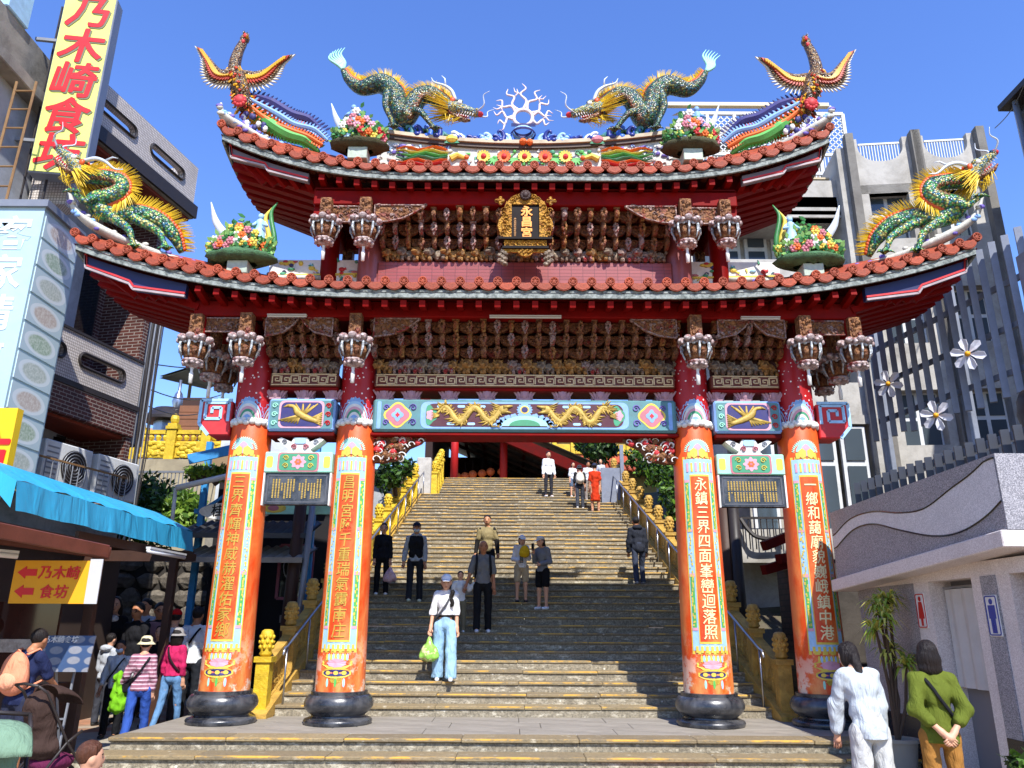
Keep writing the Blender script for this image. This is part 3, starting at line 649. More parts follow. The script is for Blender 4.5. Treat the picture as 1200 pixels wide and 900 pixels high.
    for i in range(17):
        x = a+.16+(b-a-.32)*i/16
        if sg < 0 and i == 8: continue
        z = 3.76 if (sg > 0 or rr.random() < .55) else 3.70; z1_ = 3.47 if rr.random() < .8 else 3.58
        while z > z1_:
            q.box(x-.013, x+.010, 11.7335, 11.739, z-.015, z); q.box(x-.004, x+.004, 11.733, 11.739, z-.020, z+.003); z -= .0245
            if sg > 0 and abs(z-3.615) < .012: z -= .02
    tag(gb(q, 'inscription', M_GILT, st), kind='stuff')
    # pale side rails that hold the stele
    for x in (a+.012, b-.012): gb(MB().box(x-.012, x+.012, 11.72, 11.85, 3.36, 3.86), 'side_rail', P_['white'], st)
# carved corbels below the centre beam ends
for sg in (-1, 1):
    q = MB(); rr = random.Random(11)
    q.prism([(sg*2.36, 4.44), (sg*1.55, 4.44), (sg*1.62, 4.36), (sg*1.8, 4.28), (sg*1.95, 4.10), (sg*2.2, 4.05), (sg*2.36, 4.05)], 11.82, 11.95, 3)
    for i in range(70):
        x = sg*(1.6+.72*rr.random()); z = 4.08+.34*rr.random()
        if abs(x) < 1.9 and z < 4.44-.55*(abs(x)-1.5): continue
        if i % 3: swirl(q, x, z, .05+.04*rr.random(), 11.80-.03*rr.random(), rr.choice((-1, 1)), rr.choice((0, 0, 0, 1, 2)), rr.uniform(.5, 1.0), .02)
        else: q.ell((x, 11.8, z), (.06, .05, .05), 7, 5, rr.choice((1, 1, 2)))
    gb(q, 'carved_corbel', [P_['white'], M_CARVE, P_['red'], M_CARVE3])
# ---- lotus blocks, fret bands
def lotus_mb(m=0):
    p = MB(); p.box(-.09, .09, -.10, .10, .0, .03); p.ell((0, -.08, .10), (.055, .05, .09), 8, 5)
    for sx in (-1, 1):
        for k, (dx, dz) in enumerate(((.06, .17), (.12, .16), (.18, .17))): p.bar((sx*.02*(k+1), -.06+.02*k, .03), (sx*dx, -.1+.02*k, dz), .06, .05, 0, up=(0, 1, 0), taper=.35)
    p.box(-.13, .13, -.03, .12, .02, .16); return p
lot_me = lotus_mb().mesh('lotus_block', P_['lotus'])
xs = [-2.22]+[-1.79+.597*i for i in range(7)]+[2.22]
for x in xs: inst(lot_me, 'lotus_block', gate, (X0+x, 11.78, 5.022))
for sg in (-1, 1):
    for x in (3.03, 3.48, 3.93): inst(lot_me, 'lotus_block', gate, (X0+sg*x, 11.78, 5.022))
def fret(x0, x1, zc, y, h=.12):
    n = max(1, int(round((x1-x0)/.155))); w_ = (x1-x0)/n; q = MB()
    for i in range(n):
        s_ = 1 if i % 2 == 0 else -1; a = x0+w_*i+.012; b = x0+w_*(i+1)-.012
        L = [(a, -h/2*s_), (a, h/2*s_), (b, h/2*s_), (b, -h*.22*s_), (a+w_*.32, -h*.22*s_), (a+w_*.32, h*.12*s_), (a+w_*.6, h*.12*s_)]
        for p0, p1 in zip(L, L[1:]): q.bar((p0[0], y, zc+p0[1]), (p1[0], y, zc+p1[1]), .017, .02, 0, up=(0, 1, 0))
    for z in (zc-h*.72, zc+h*.72): q.bar((x0, y, z), (x1, y, z), .016, .02, 0, up=(0, 1, 0))
    return q
BAYS = [(-2.37, 2.37), (-4.02, -2.94), (2.94, 4.02)]
for a, b in BAYS:
    beam('fret_beam', a, b, 11.62, 12.16, 5.215, 5.43, M_BROWNB); gb(fret(a+.03, b-.03, 5.325, 11.615), 'fret_band', M_FRETC); beam('red_rail', a, b, 11.64, 12.14, 5.165, 5.213, M_RED)
# ---- carved animals, bracket fields
M_AN = [m_carved('carved_animal_grey', '7a6a58', '9c8a74', '6a4a36', 22), m_carved('carved_animal_tan', '9a6b32', 'b98a4c', '6d4a22', 22), m_carved('carved_animal_red', '8a6c60', 'ab9488', '9d1f1c', 34)]
def animal_mb(seed, m=0):
    rr = random.Random(seed); p = MB(); s_ = rr.choice((-1, 1))
    p.ell((-.04*s_, 0, .11), (.105, .08, .085), 9, 6, m); p.ell((.075*s_, -.07, .145), (.075, .065, .07), 9, 6, m); p.ell((.10*s_, -.12, .12), (.045, .04, .035), 7, 5, m)
    for e in (-1, 1): p.cone((.075*s_+e*.05, -.05, .19), (.075*s_+e*.075, -.05, .235), .025, .004, 5, m); p.ell((.09*s_+e*.03, -.125, .165), (.014, .01, .014), 6, 4, m)
    for k in range(7): a = k*.9; p.ell((.075*s_+.07*cos(a), -.035, .145+.07*sin(a)), (.028, .03, .028), 6, 4, m)
    for x in (-.10, -.02, .07): p.cone((x*s_, -.05, .09), (x*s_+.01, -.07, .0), .032, .026, 6, m)
    p.tube([(-.12*s_, .0, .13), (-.16*s_, -.02, .19), (-.13*s_, -.03, .23)], [.02, .03, .012], 6, m); return p
an_me = [[animal_mb(s_).mesh('carved_animal', m_, smooth=True) for s_ in (1, 2)] for m_ in M_AN]
def nose_mb(kind):
    """bracket arm: block that steps out towards the street and ends in a carved bulb"""
    p = MB()
    if kind == 0: p.box(-.035, .035, -.10, .12, 0, .15); p.ell((0, -.12, .07), (.05, .05, .075), 8, 6); p.box(-.055, .055, -.15, -.06, .13, .165)
    else:
        p.box(-.035, .035, -.08, .12, 0, .15)
        for k in range(7): a = 2*pi*k/7; p.ell((.035*cos(a), -.11, .075+.05*sin(a)), (.03, .035, .032), 6, 4)
        p.cone((0, -.1, .03), (0, -.1, -.05), .035, .008, 6)
    return p
nose_me = [[nose_mb(k).mesh('bracket_arm', m_, smooth=True) for k in (0, 1)] for m_ in (M_CARVE, M_CARVE2, M_CARVE4)]
RN = random.Random(99)
def bowl(cx, w, z0, z1, n=7):
    """one bow-shaped bracket board, solid above, rounded underneath"""
    return [(cx-w/2, z1), (cx-w/2, z1-.03)]+[(cx-w/2*cos(pi*i/n), z1-.03-(z1-z0-.03)*sin(pi*i/n)) for i in range(1, n)]+[(cx+w/2, z1-.03), (cx+w/2, z1)]
def field(x0, x1, z0, y, tiers, th, dy, unit, clip=None):
    """rows of brackets rising outwards from the wall plane y; returns nothing, adds parts to the gate"""
    n = max(2, int(round((x1-x0)/unit))); u = (x1-x0)/n
    for j in range(tiers):
        q = MB(); yy = y-dy*j; zb = z0+th*j
        for i in range(n+(j % 2)):
            c = x0+u*(i+(0.0 if j % 2 else .5))
            if j % 2 and (i == 0 or i == n): w_ = u*.5; c = c+(u*.25 if i == 0 else -u*.25)
            else: w_ = u*.86
            if clip and not clip(c, zb): continue
            q.prism(bowl(c, w_, zb+.01, zb+th-.012), yy-.03, yy+.03)
        q.box(x0, x1, yy-.045, yy+.04, zb+th-.014, zb+th+.008)
        gb(q, 'bracket_tier', M_CARVE3)
        for i in range(2*n+1):
            x = x0+u*.5*i
            if clip and not clip(x, zb): continue
            kind = (i+j) % 2
            inst(nose_me[RN.choice((0, 0, 0, 1, 1, 2))][kind], 'bracket_arm', gate, (X0+x, yy-.02, zb+.02), scale=(RN.uniform(.8, 1.1), RN.uniform(.9, 1.25), th/.17*RN.uniform(1.0, 1.2)))
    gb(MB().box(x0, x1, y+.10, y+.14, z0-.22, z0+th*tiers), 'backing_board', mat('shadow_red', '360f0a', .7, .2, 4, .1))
def carved_panel(poly, y, seed, m=0, nb=26):
    """thin board filled with curling relief, rose edge below"""
    q = MB(); q.prism(poly, y, y+.05, 0); rr = random.Random(seed)
    xs_ = [p[0] for p in poly]; zs_ = [p[1] for p in poly]
    def inside(x, z):
        c = False; j = len(poly)-1
        for i in range(len(poly)):
            xi, zi = poly[i]; xj, zj = poly[j]
            if (zi > z) != (zj > z) and x < (xj-xi)*(z-zi)/(zj-zi)+xi: c = not c
            j = i
        return c
    k = 0; tries = 0
    while k < nb and tries < 400:
        tries += 1; x = rr.uniform(min(xs_), max(xs_)); z = rr.uniform(min(zs_), max(zs_))
        if not inside(x, z): continue
        k += 1
        if k % 2: swirl(q, x, z, rr.uniform(.025, .05), y-.01, rr.choice((-1, 1)), 1, rr.uniform(.5, 1.2), .013)
        else: q.ell((x, y, z), (rr.uniform(.02, .05), .03, rr.uniform(.02, .035)), 6, 4, rr.choice((0, 1)))
    for p0, p1 in zip(poly, poly[1:]+poly[:1]): q.bar((p0[0], y-.008, p0[1]), (p1[0], y-.008, p1[1]), .018, .03, 1, up=(0, 1, 0))
    return gb(q, 'carved_panel', [M_CARVE, M_CARVE2])
# lower fields
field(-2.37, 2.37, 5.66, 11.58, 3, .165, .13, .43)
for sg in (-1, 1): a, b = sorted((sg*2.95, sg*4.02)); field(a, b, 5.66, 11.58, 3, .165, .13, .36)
def animals(x0, x1, z, y, step, seed):
    rr = random.Random(seed); n = max(1, int((x1-x0)/step))
    for i in range(n):
        x = x0+(x1-x0)*(i+.5)/n; mi = rr.choice((0, 1, 1, 2)); o = inst(an_me[mi][rr.randint(0, 1)], 'carved_animal', gate, (X0+x, y, z), rz=rr.uniform(-.25, .25)); s_ = rr.uniform(1.0, 1.3); o.scale = (s_, s_, min(s_, 1.1))
for a, b in BAYS: animals(a+.03, b-.03, 5.43, 11.68, .225, int(a*10))
YT = 11.06
for sg in (-1, 1):
    carved_panel([(sg*2.33, 6.16), (sg*1.62, 6.16), (sg*1.72, 6.08), (sg*1.85, 5.98), (sg*2.05, 5.90), (sg*2.33, 5.86)], YT+.06, 3+sg)
    for c0, d0 in ((2.97, 1), (4.0, -1)):
        carved_panel([(sg*c0, 6.16), (sg*(c0+d0*.50), 6.16), (sg*(c0+d0*.42), 6.05), (sg*(c0+d0*.28), 5.93), (sg*c0, 5.86)], YT+.06, 8+sg+d0)
    carved_panel([(sg*4.33, 5.92), (sg*5.0, 5.92), (sg*5.0, 6.14), (sg*4.33, 6.14)], YT+.03, 21+sg, nb=30)
# top plate beams carrying the lower eave
beam('top_plate', -5.12, 5.12, YT, YT+.2, 6.17, 6.43, M_RED); beam('top_plate', -5.12, 5.12, 12.66, 12.86, 6.17, 6.43, M_RED)
for sg in (-1, 1):
    a, b = sorted((sg*4.92, sg*5.12)); beam('side_plate', a, b, YT+.2, 12.66, 6.15, 6.41, M_RED)
    for cx in (2.65, 4.31): beam('cross_beam', sg*cx-.12, sg*cx+.12, YT+.2, 12.66, 5.95, 6.16, M_DRED)
    for yy in (11.12, 12.76): gb(MB().box(sg*5.02-.11, sg*5.02+.11, yy-.11+.05, yy+.11+.05, 5.75, 6.17), 'corner_post', M_RED)
beam('ceiling', -5.0, 5.0, 11.0, 12.9, 6.44, 6.46, M_DRED, 0)
# fluorescent tubes under the plate
M_TUBE = mat('tube_fitting', 'b9b3a6', .5, .05, 4, 0)
for a, b in ((-3.95, -3.35), (-.55, .55), (3.3, 3.9)):
    q = MB(); q.box(a, b, YT-.10, YT-.04, 6.155, 6.17); q.tube([(a, YT-.07, 6.14), (b, YT-.07, 6.14)], .014, 6); gb(q, 'tube_light', M_TUBE)
# ---- hanging carved lanterns
M_LROSE = m_carved('carved_pale_rose', 'a88a88', 'cfc0ba', 'a02c26', 18); M_LPALE = m_carved('carved_pale_blue', 'a9b3bc', 'cdd0cc', '9c8a86', 16)
def lantern_parts():
    crown = MB(); 
    for i in range(8): a = 2*pi*i/8; crown.ell((.21*cos(a), .21*sin(a), -.06), (.07, .07, .055), 7, 5); crown.ell((.235*cos(a+.39), .235*sin(a+.39), -.10), (.045, .045, .045), 6, 4)
    crown.lathe([(.0, 0), (.12, 0), (.19, -.05), (.22, -.11), (.20, -.14)], 8)
    body = MB()
    for i in range(8):
        a = 2*pi*i/8; body.tube([(.21*cos(a), .21*sin(a), -.12), (.215*cos(a), .215*sin(a), -.25), (.175*cos(a), .175*sin(a), -.36)], [.012, .016, .012], 6)
        body.ell((.228*cos(a), .228*sin(a), -.2), (.018, .018, .075), 6, 5); body.ell((.2*cos(a+.39), .2*sin(a+.39), -.14), (.03, .03, .03), 6, 4)
    core = MB(); core.lathe([(.16, -.1), (.175, -.22), (.14, -.37), (.09, -.40)], 8)
    for i in range(8): a = 2*pi*(i+.5)/8; core.ell((.16*cos(a), .16*sin(a), -.25), (.05, .05, .08), 6, 4)
    cup = MB(); cup.lathe([(.10, -.37), (.15, -.385), (.165, -.41), (.12, -.43), (.11, -.46), (.06, -.49), (0, -.5)], 12)
    for i in range(10): a = 2*pi*i/10; cup.ell((.13*cos(a), .13*sin(a), -.45), (.035, .035, .03), 6, 4)
    tas = MB(); tas.lathe([(0, -.48), (.028, -.5), (.02, -.56), (.032, -.6), (.03, -.74), (.0, -.75)], 8)
    hang = MB(); hang.box(-.09, .09, -.09, .09, 0, .34); 
    rr = random.Random(4)
    for i in range(14): hang.ell((rr.uniform(-.07, .07), -.09, .03+.28*rr.random()), (.03, .03, .04), 6, 4)
    return [('hanger', hang, M_CARVE), ('crown', crown, M_LROSE), ('core', core, M_CARVE), ('arcade', body, M_LPALE), ('cup', cup, M_LROSE), ('tassel', tas, P_['white'])]
LP = [(n_, mb_.mesh(n_, m_, smooth=n_ != 'hanger')) for n_, mb_, m_ in lantern_parts()]
def lantern(x, y, z, s_=1.0, tassel=True):
    e = inst(LP[2][1], 'carved_lantern', gate, (X0+x, y, z), scale=(s_, s_, s_))
    for n_, me in LP:
        if n_ == 'core' or (n_ == 'tassel' and not tassel): continue
        inst(me, n_, e, (0, 0, 0))
for sg in (-1, 1):
    lantern(sg*5.02, YT-.02, 5.82); lantern(sg*4.24, YT-.08, 5.82); lantern(sg*2.58, YT-.08, 5.82)
    lantern(sg*5.02, 11.75, 5.82, 1, True); lantern(sg*5.02, 12.35, 5.82); lantern(sg*4.24, 12.8, 5.82); lantern(sg*2.58, 12.8, 5.82)
    lantern(sg*2.55, 10.98, 7.82); lantern(sg*3.18, 10.98, 7.82, .97); lantern(sg*3.18, 12.7, 7.82)
# ---- roofs
def roof(name, xw, yf, yb, zt, lift, xs, pw, xi, yi0, yi1, zi, pitch):
    rf = empty(name, (X0, YG, zt), parent=gate); CHILD[gate].append(rf)
    ym = (yf+yb)/2; hy = (yb-yf)/2
    def ez(x, y):
        tx = max(0, (abs(x)-xs)/(xw-xs)); ty = abs(y-ym)/hy
        return zt+lift*tx**pw*(.72+.28*ty**2)
    q = MB(); N = 48
    def rr_(s_, t_, dz):   # s_ 0..1 along rectangle side; t_ 0 eave..1 inner
        return None
    sides = [((-xw, yf), (xw, yf), (-xi, yi0), (xi, yi0)), ((xw, yb), (-xw, yb), (xi, yi1), (-xi, yi1)), ((-xw, yb), (-xw, yf), (-xi, yi1), (-xi, yi0)), ((xw, yf), (xw, yb), (xi, yi0), (xi, yi1))]
    for dz, m_ in ((.03, 0), (-.12, 1)):
        for a, b, c, d in sides:
            def fn(u, v):
                ex = a[0]+(b[0]-a[0])*u; ey = a[1]+(b[1]-a[1])*u; ix = c[0]+(d[0]-c[0])*u; iy = c[1]+(d[1]-c[1])*u
                z0 = ez(ex, ey)+dz; zz = zi if dz > 0 else z0*(.15)+(zt+.05)*.85
                k = v*v*.35+v*.65
                return (ex+(ix-ex)*v, ey+(iy-ey)*v, z0+(zz-z0)*k)
            q.grid(fn, N if abs(a[0]-b[0]) > 1 else 10, 4, m_)
    gb(q, 'roof_slope', [M_TILE, M_DRED], rf, smooth=True)
    # fascia strip and tile ends, walked along the eave
    def walk(step):
        out = []
        n = int(round(2*xw/step))
        for i in range(n+1): x = -xw+2*xw*i/n; out.append((x, yf, 0))
        n2 = int(round((yb-yf)/step))
        for i in range(1, n2): y = yf+(yb-yf)*i/n2; out.append((-xw, y, -1)); out.append((xw, y, 1))
        for i in range(n+1): x = -xw+2*xw*i/n; out.append((x, yb, 2))
        return out, 2*xw/n
    q = MB(); xs_ = np.linspace(-xw+.03, xw-.03, 61)
    for yy, s_ in ((yf+.03, 1), (yb-.03, -1)):
        for x0_, x1_ in zip(xs_, xs_[1:]):
            z0_, z1_ = ez(x0_, yf), ez(x1_, yf)
            q.add([(x0_, yy-.02, z0_-.20), (x1_, yy-.02, z1_-.20), (x1_, yy-.02, z1_-.075), (x0_, yy-.02, z0_-.075), (x0_, yy+.02, z0_-.20), (x1_, yy+.02, z1_-.20), (x1_, yy+.02, z1_-.075), (x0_, yy+.02, z0_-.075)], [(0,1,2,3),(7,6,5,4),(4,5,1,0),(3,2,6,7)])
    ys_ = np.linspace(yf+.05, yb-.05, 11)
    for xx, s_ in ((-xw+.03, 1), (xw-.03, -1)):
        for y0_, y1_ in zip(ys_, ys_[1:]):
            z0_, z1_ = ez(xx, y0_), ez(xx, y1_)
            q.add([(xx-.02, y0_, z0_-.20), (xx-.02, y1_, z1_-.20), (xx-.02, y1_, z1_-.075), (xx-.02, y0_, z0_-.075), (xx+.02, y0_, z0_-.20), (xx+.02, y1_, z1_-.20), (xx+.02, y1_, z1_-.075), (xx+.02, y0_, z0_-.075)], [(0,1,2,3),(7,6,5,4),(4,5,1,0),(3,2,6,7)])
    gb(q, 'fascia', M_WHITEP, rf)
    pts, st_ = walk(.279)
    for (x, y, s_) in pts:
        if s_ == 2: continue
        sl = (ez(x+.05, y)-ez(x-.05, y))/.1 if s_ == 0 else 0
        ang = math.atan(sl)
        rz = 0 if s_ == 0 else (-pi/2 if s_ < 0 else pi/2)
        jt = R.uniform(-.03, .03)
        Mx = Matrix.Translation((X0+x, y, ez(x, y)+.05)) @ Matrix.Rotation(rz, 4, 'Z') @ Matrix.Rotation(-ang+jt, 4, 'Y')
        inst(TILE_C[R.randint(0, 1)], 'round_eave_tile', rf, None, M=Mx)
        if s_ == 0 and x < xw-.05:
            xm = x+st_/2; sl = (ez(xm+.05, y)-ez(xm-.05, y))/.1
            Mx = Matrix.Translation((X0+xm, y, ez(xm, y)-.01)) @ Matrix.Rotation(-math.atan(sl)+R.uniform(-.03, .03), 4, 'Y') @ Matrix.Rotation(R.uniform(-.05, .05), 4, 'X')
            inst(TILE_D, 'drip_tile', rf, None, M=Mx)
        elif s_ != 0:
            Mx = Matrix.Translation((X0+x, y+st_/2, ez(x, y+st_/2)-.01)) @ Matrix.Rotation(rz, 4, 'Z'); inst(TILE_D, 'drip_tile', rf, None, M=Mx)
    return rf, ez
def tile_disc():
    p = MB(); p.lathe([(0, -.04), (.018, -.05), (.03, -.032), (.05, -.036), (.06, -.055), (.07, -.05), (.073, 0), (.066, .0), (.066, .5)], 14, axis='y')
    for k in range(6): a = 2*pi*k/6; p.ell((.038*cos(a), -.04, .038*sin(a)), (.014, .012, .014), 5, 4)
    return p
def tile_drip():
    p = MB(); out = [(-.135, .05), (-.132, .0), (-.105, -.045), (-.06, -.072), (0, -.088), (.06, -.072), (.105, -.045), (.132, .0), (.135, .05), (.07, .04), (0, 0.035), (-.07, .04)]
    p.prism(out, -.035, -.005); inn = [(x*.78, z*.78-.006) for x, z in out]; p.prism(inn, -.042, -.035)
    p.grid(lambda u, v: (-.135+.27*u, -.03+.5*v, .05-.05*sin(pi*u)), 6, 1); return p
TILE_C = [tile_disc().mesh('round_eave_tile', M_TILE, smooth=True) for _ in range(2)]; TILE_D = tile_drip().mesh('drip_tile', M_TILE)
rf1, ez1 = roof('lower_roof', 6.88, 10.60, 13.32, 6.50, .78, 2.0, 2.4, 3.4, 11.75, 12.2, 6.95, 0)
rf2, ez2 = roof('upper_roof', 4.94, 10.75, 13.15, 8.60, .74, 1.6, 2.3, 2.7, 11.8, 12.1, 9.32, 0)
# ---- rafters
def rafters(rf, ez, xw, yf, yb, yw, xwall, step, zoff):
    me = MB().box(-.045, .045, 0, 1, -.05, .05).mesh('rafter', M_RED)
    n = int(2*(xw-.25)/step)
    for i in range(n+1):
        x = -(xw-.25)+2*(xw-.25)*i/n; z = ez(x, yf)-zoff
        a = Vector((X0+x, yf+(.08 if abs(x) < xwall+.1 else .3), z)); b = Vector((X0+x*(1-.10*max(0, (abs(x)-xwall)/(xw-xwall))), yw, ez(0, 11.9)-zoff+.10+.25*(z-ez(0, 11.9)+zoff)))
        d = b-a; Mx = Matrix.Translation(a) @ d.to_track_quat('Y', 'Z').to_matrix().to_4x4() @ Matrix.Scale(d.length, 4, (0, 1, 0)); inst(me, 'rafter', rf, None, M=Mx)
    n = int((yb-yf-.3)/step)
    for sg in (-1, 1):
        for i in range(n+1):
            y = yf+.5+(yb-yf-.65)*i/n; z = ez(xw, y)-zoff; a = Vector((X0+sg*(xw-.08), y, z)); b = Vector((X0+sg*xwall, y, ez(0, 11.9)-zoff+.08))
            d = b-a; Mx = Matrix.Translation(a) @ d.to_track_quat('Y', 'Z').to_matrix().to_4x4() @ Matrix.Scale(d.length, 4, (0, 1, 0)) @ Matrix.Scale(1.5, 4, (1, 0, 0)); inst(me, 'rafter', rf, None, M=Mx)
rafters(rf1, ez1, 6.88, 10.6, 13.32, 11.1, 5.05, .279, .27)
rafters(rf2, ez2, 4.94, 10.75, 13.15, 11.2, 3.4, .279, .27)
# corner boards below the swept eaves: stepped lower edge with a red and white rim
def corner_board(rf, ez, xw, yf, x_in, m, z_in, zmid):
    for sg in (-1, 1):
        top = [(sg*x, ez(x, yf)-.21) for x in np.linspace(x_in, xw-.12, 10)]
        zc = ez(xw-.1, yf)
        bot = [(sg*(xw-.16), zc-.42), (sg*(x_in+(xw-x_in)*.50), zmid), (sg*(x_in+(xw-x_in)*.46), zmid-.09), (sg*x_in, z_in)]
        y = yf+.16
        gb(MB().prism(top+bot, y, y+.10), 'corner_board', m, rf)
        line = [top[-1]]+bot
        for dz, w_, m2 in ((0, .032, mat('rim_grey', 'a8989a', .6, .15, 8, .2, dirt='5a4a4a')), (.045, .03, P_['red'])):
            q = MB()
            for p0, p1 in zip(line, line[1:]): q.bar((p0[0], y-.012, p0[1]+dz), (p1[0], y-.012, p1[1]+dz), w_, .04, 0, up=(0, 1, 0))
            gb(q, 'rim', m2, rf)
        # hip rafter under the corner
        q = MB(); q.bar((sg*(xw-.35), yf+.42, zc-.30), (sg*(x_in*.8+.4), 11.3, ez(0, yf)-.1), .12, .14); gb(q, 'hip_rafter', M_DRED, rf)
corner_board(rf1, ez1, 6.88, 10.60, 5.15, mat('board_navy', '1f2450', .5, .2, 4, .1), 6.36, 6.56)
corner_board(rf2, ez2, 4.94, 10.75, 3.5, mat('board_grey', '6e6874', .5, .2, 4, .1), 8.45, 8.72)
# ---- upper storey
def m_minit():
    t = NT('small_red_tiles'); b = t.n('ShaderNodeTexBrick'); b.offset = 0
    b.inputs['Scale'].default_value = 1; b.inputs['Brick Width'].default_value = .19; b.inputs['Row Height'].default_value = .06; b.inputs['Mortar Size'].default_value = .004
    b.inputs['Color1'].default_value = lin('8c403c'); b.inputs['Color2'].default_value = lin('803834'); b.inputs['Mortar'].default_value = lin('5c2a2a')
    v = t.n('ShaderNodeCombineXYZ'); x, y, z = t.sep(); t.l(t.math('ADD', x, y), v.inputs[0]); t.l(z, v.inputs[1]); t.l(v.outputs[0], b.inputs['Vector'])
    t.bump(t.math('MULTIPLY', b.outputs['Fac'], -1.0), .4, .005); return t.out(b.outputs[0], .35)
M_MINI = m_minit()
beam('tiled_wall', -2.4, 2.4, 11.52, 12.4, 6.85, 7.33, M_MINI, 0)
M_MARB = mat('red_marble', '8a4a48', .35, .25, 3, .05, dirt='5d2a2a', damt=.4)
for sg in (-1, 1):
    gb(MB().lathe([(.24, 6.8), (.24, 7.9)], 24, (sg*2.55, 11.75, 0)), 'upper_post', M_MARB, smooth=True)
    gb(MB().lathe([(.15, 6.8), (.15, 8.3)], 20, (sg*3.3, 11.9, 0)), 'upper_post', M_RED, smooth=True)
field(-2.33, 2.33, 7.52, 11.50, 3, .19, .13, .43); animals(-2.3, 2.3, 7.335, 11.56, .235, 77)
for sg in (-1, 1):
    carved_panel([(sg*2.42, 8.09), (sg*1.6, 8.09), (sg*1.75, 7.98), (sg*1.95, 7.86), (sg*2.2, 7.80), (sg*2.42, 7.78)], 11.03, 31+sg)
    carved_panel([(sg*2.68, 7.80), (sg*3.12, 7.80), (sg*3.12, 8.08), (sg*2.68, 8.08)], 11.06, 35+sg, nb=20)
    gb(MB().box(sg*3.3-.12, sg*3.3+.12, 11.1, 11.3, 7.6, 8.1), 'corner_post', M_RED)
beam('top_plate', -3.42, 3.42, 11.02, 11.22, 8.10, 8.36, M_RED); beam('top_plate', -3.42, 3.42, 12.6, 12.8, 8.10, 8.36, M_RED); beam('ceiling', -3.4, 3.4, 11.0, 12.8, 8.37, 8.39, M_DRED, 0)
for sg in (-1, 1):
    a, b = sorted((sg*3.22, sg*3.42)); beam('side_plate', a, b, 11.22, 12.6, 8.08, 8.34, M_RED)
# painted wing panels either side of the upper storey
M_MOSW = mat('mosaic_white', 'c4c0b4', .5, .25, 30, .6, 60, dirt='6d6a60', damt=.5, dscale=8)
def deco(q, x0, x1, z0, z1, y, n, seed, ms):
    rr = random.Random(seed)
    for i in range(n):
        x = rr.uniform(x0, x1); z = rr.uniform(z0, z1); m_ = rr.choice(ms); k = rr.random()
        if k < .4: q.ell((x, y, z), (rr.uniform(.03, .07), .03, rr.uniform(.025, .05)), 7, 4, m_)
        elif k < .7: swirl(q, x, z, rr.uniform(.03, .06), y, rr.choice((-1, 1)), m_, rr.uniform(.6, 1.3), .016)
        else:
            a = rr.random()*6.3; q.bar((x, y, z), (x+.09*cos(a), y-.01, z+.07*sin(a)), .04, .02, m_, up=(0, 1, 0), taper=.3)
ALLP = [P_[k] for k in ('yellow', 'navy', 'green', 'rose', 'white', 'sky', 'orange', 'lgreen', 'purple', 'red')]
for sg in (-1, 1):
    q = MB(); a, b = sorted((sg*2.8, sg*4.3)); q.box(a, b, 11.85, 12.0, 6.9, 7.52, 4); deco(q, a, b, 7.05, 7.5, 11.84, 46, 5, [0, 1, 2, 3, 5, 9, 0, 1]); q.bar((a, 11.84, 7.22), (b, 11.84, 7.26), .03, .03, 0, up=(0, 1, 0)); gb(q, 'wing_panel', ALLP)
# hanging plaque
plq = thing('name_plaque', (X0, 11.0, 7.2), 'black plaque with three gilt characters in a carved gilt frame under the upper eave', 'plaque')
M_PGOLD = m_carved('plaque_gilt', 'b5791f', 'd9a23c', 'a5651a', 40); M_PBLK = mat('plaque_black', '140a09', .6, .2, 5, .05, spec=.15)
py0 = 10.93
MB().box(X0-.235, X0+.235, py0, py0+.06, 7.46, 8.05).build('board', M_PBLK, plq)
q = MB(); rr = random.Random(6)
for sg in (-1, 1):
    side = [(sg*.22, 7.44), (sg*.22, 8.07), (sg*.30, 8.1), (sg*.34, 7.98), (sg*.33, 7.9), (sg*.42, 7.76), (sg*.44, 7.66), (sg*.40, 7.54), (sg*.33, 7.44)]
    q.prism([(X0+x, z) for x, z in side], py0-.04, py0+.05)
    for k in range(9): swirl(q, X0+sg*(.27+.12*rr.random()), 7.5+.55*k/9, .04+.015*rr.random(), py0-.05, sg*(1 if k % 2 else -1), 0, 1.1, .014)
    for k in range(6): q.ell((X0+sg*.40, py0-.04, 8.05+.02*k), (.03, .03, .03), 6, 4); q.ell((X0+sg*(.36+.02*k), py0-.04, 8.10), (.035, .04, .03), 6, 4)
q.prism([(X0+.24*cos(pi*i/10)*1.2, 8.05+.2*sin(pi*i/10)) for i in range(11)], py0-.03, py0+.05)
for k in range(12): a = pi*k/11; swirl(q, X0+.2*cos(a), 8.10+.1*sin(a), .045, py0-.04, 1 if k % 2 else -1, 0, 1.1, .015)
q.build('frame', M_PGOLD, plq)
q = MB()
for k in range(12): a = 2*pi*k/12; q.ell((X0+.06*cos(a), py0-.06, 8.19+.06*sin(a)), (.035, .035, .035), 6, 4)
q.ell((X0, py0-.07, 8.19), (.06, .05, .06), 8, 6); q.build('rosette', mat('dark_rosette', '35201c', .6, .2, 9, .4), plq, smooth=True)
q = MB(); q.box(X0-.42, X0+.42, py0-.10, py0+.05, 7.40, 7.435); q.box(X0-.36, X0+.36, py0-.08, py0+.05, 7.25, 7.29); q.build('shelf', M_PBLK, plq)
q = MB(); q.box(X0-.33, X0+.33, py0-.05, py0+.04, 7.29, 7.40)
for k in range(15): swirl(q, X0-.3+.043*k, 7.345, .035, py0-.055, 1 if k % 2 else -1, 0, 1, .012)
q.prism([(X0-.36, 7.25), (X0+.36, 7.25), (X0+.34, 7.14), (X0+.28, 7.2), (X0+.12, 7.2), (X0+.08, 7.15), (X0, 7.12), (X0-.08, 7.15), (X0-.12, 7.2), (X0-.28, 7.2), (X0-.34, 7.14)], py0-.04, py0)
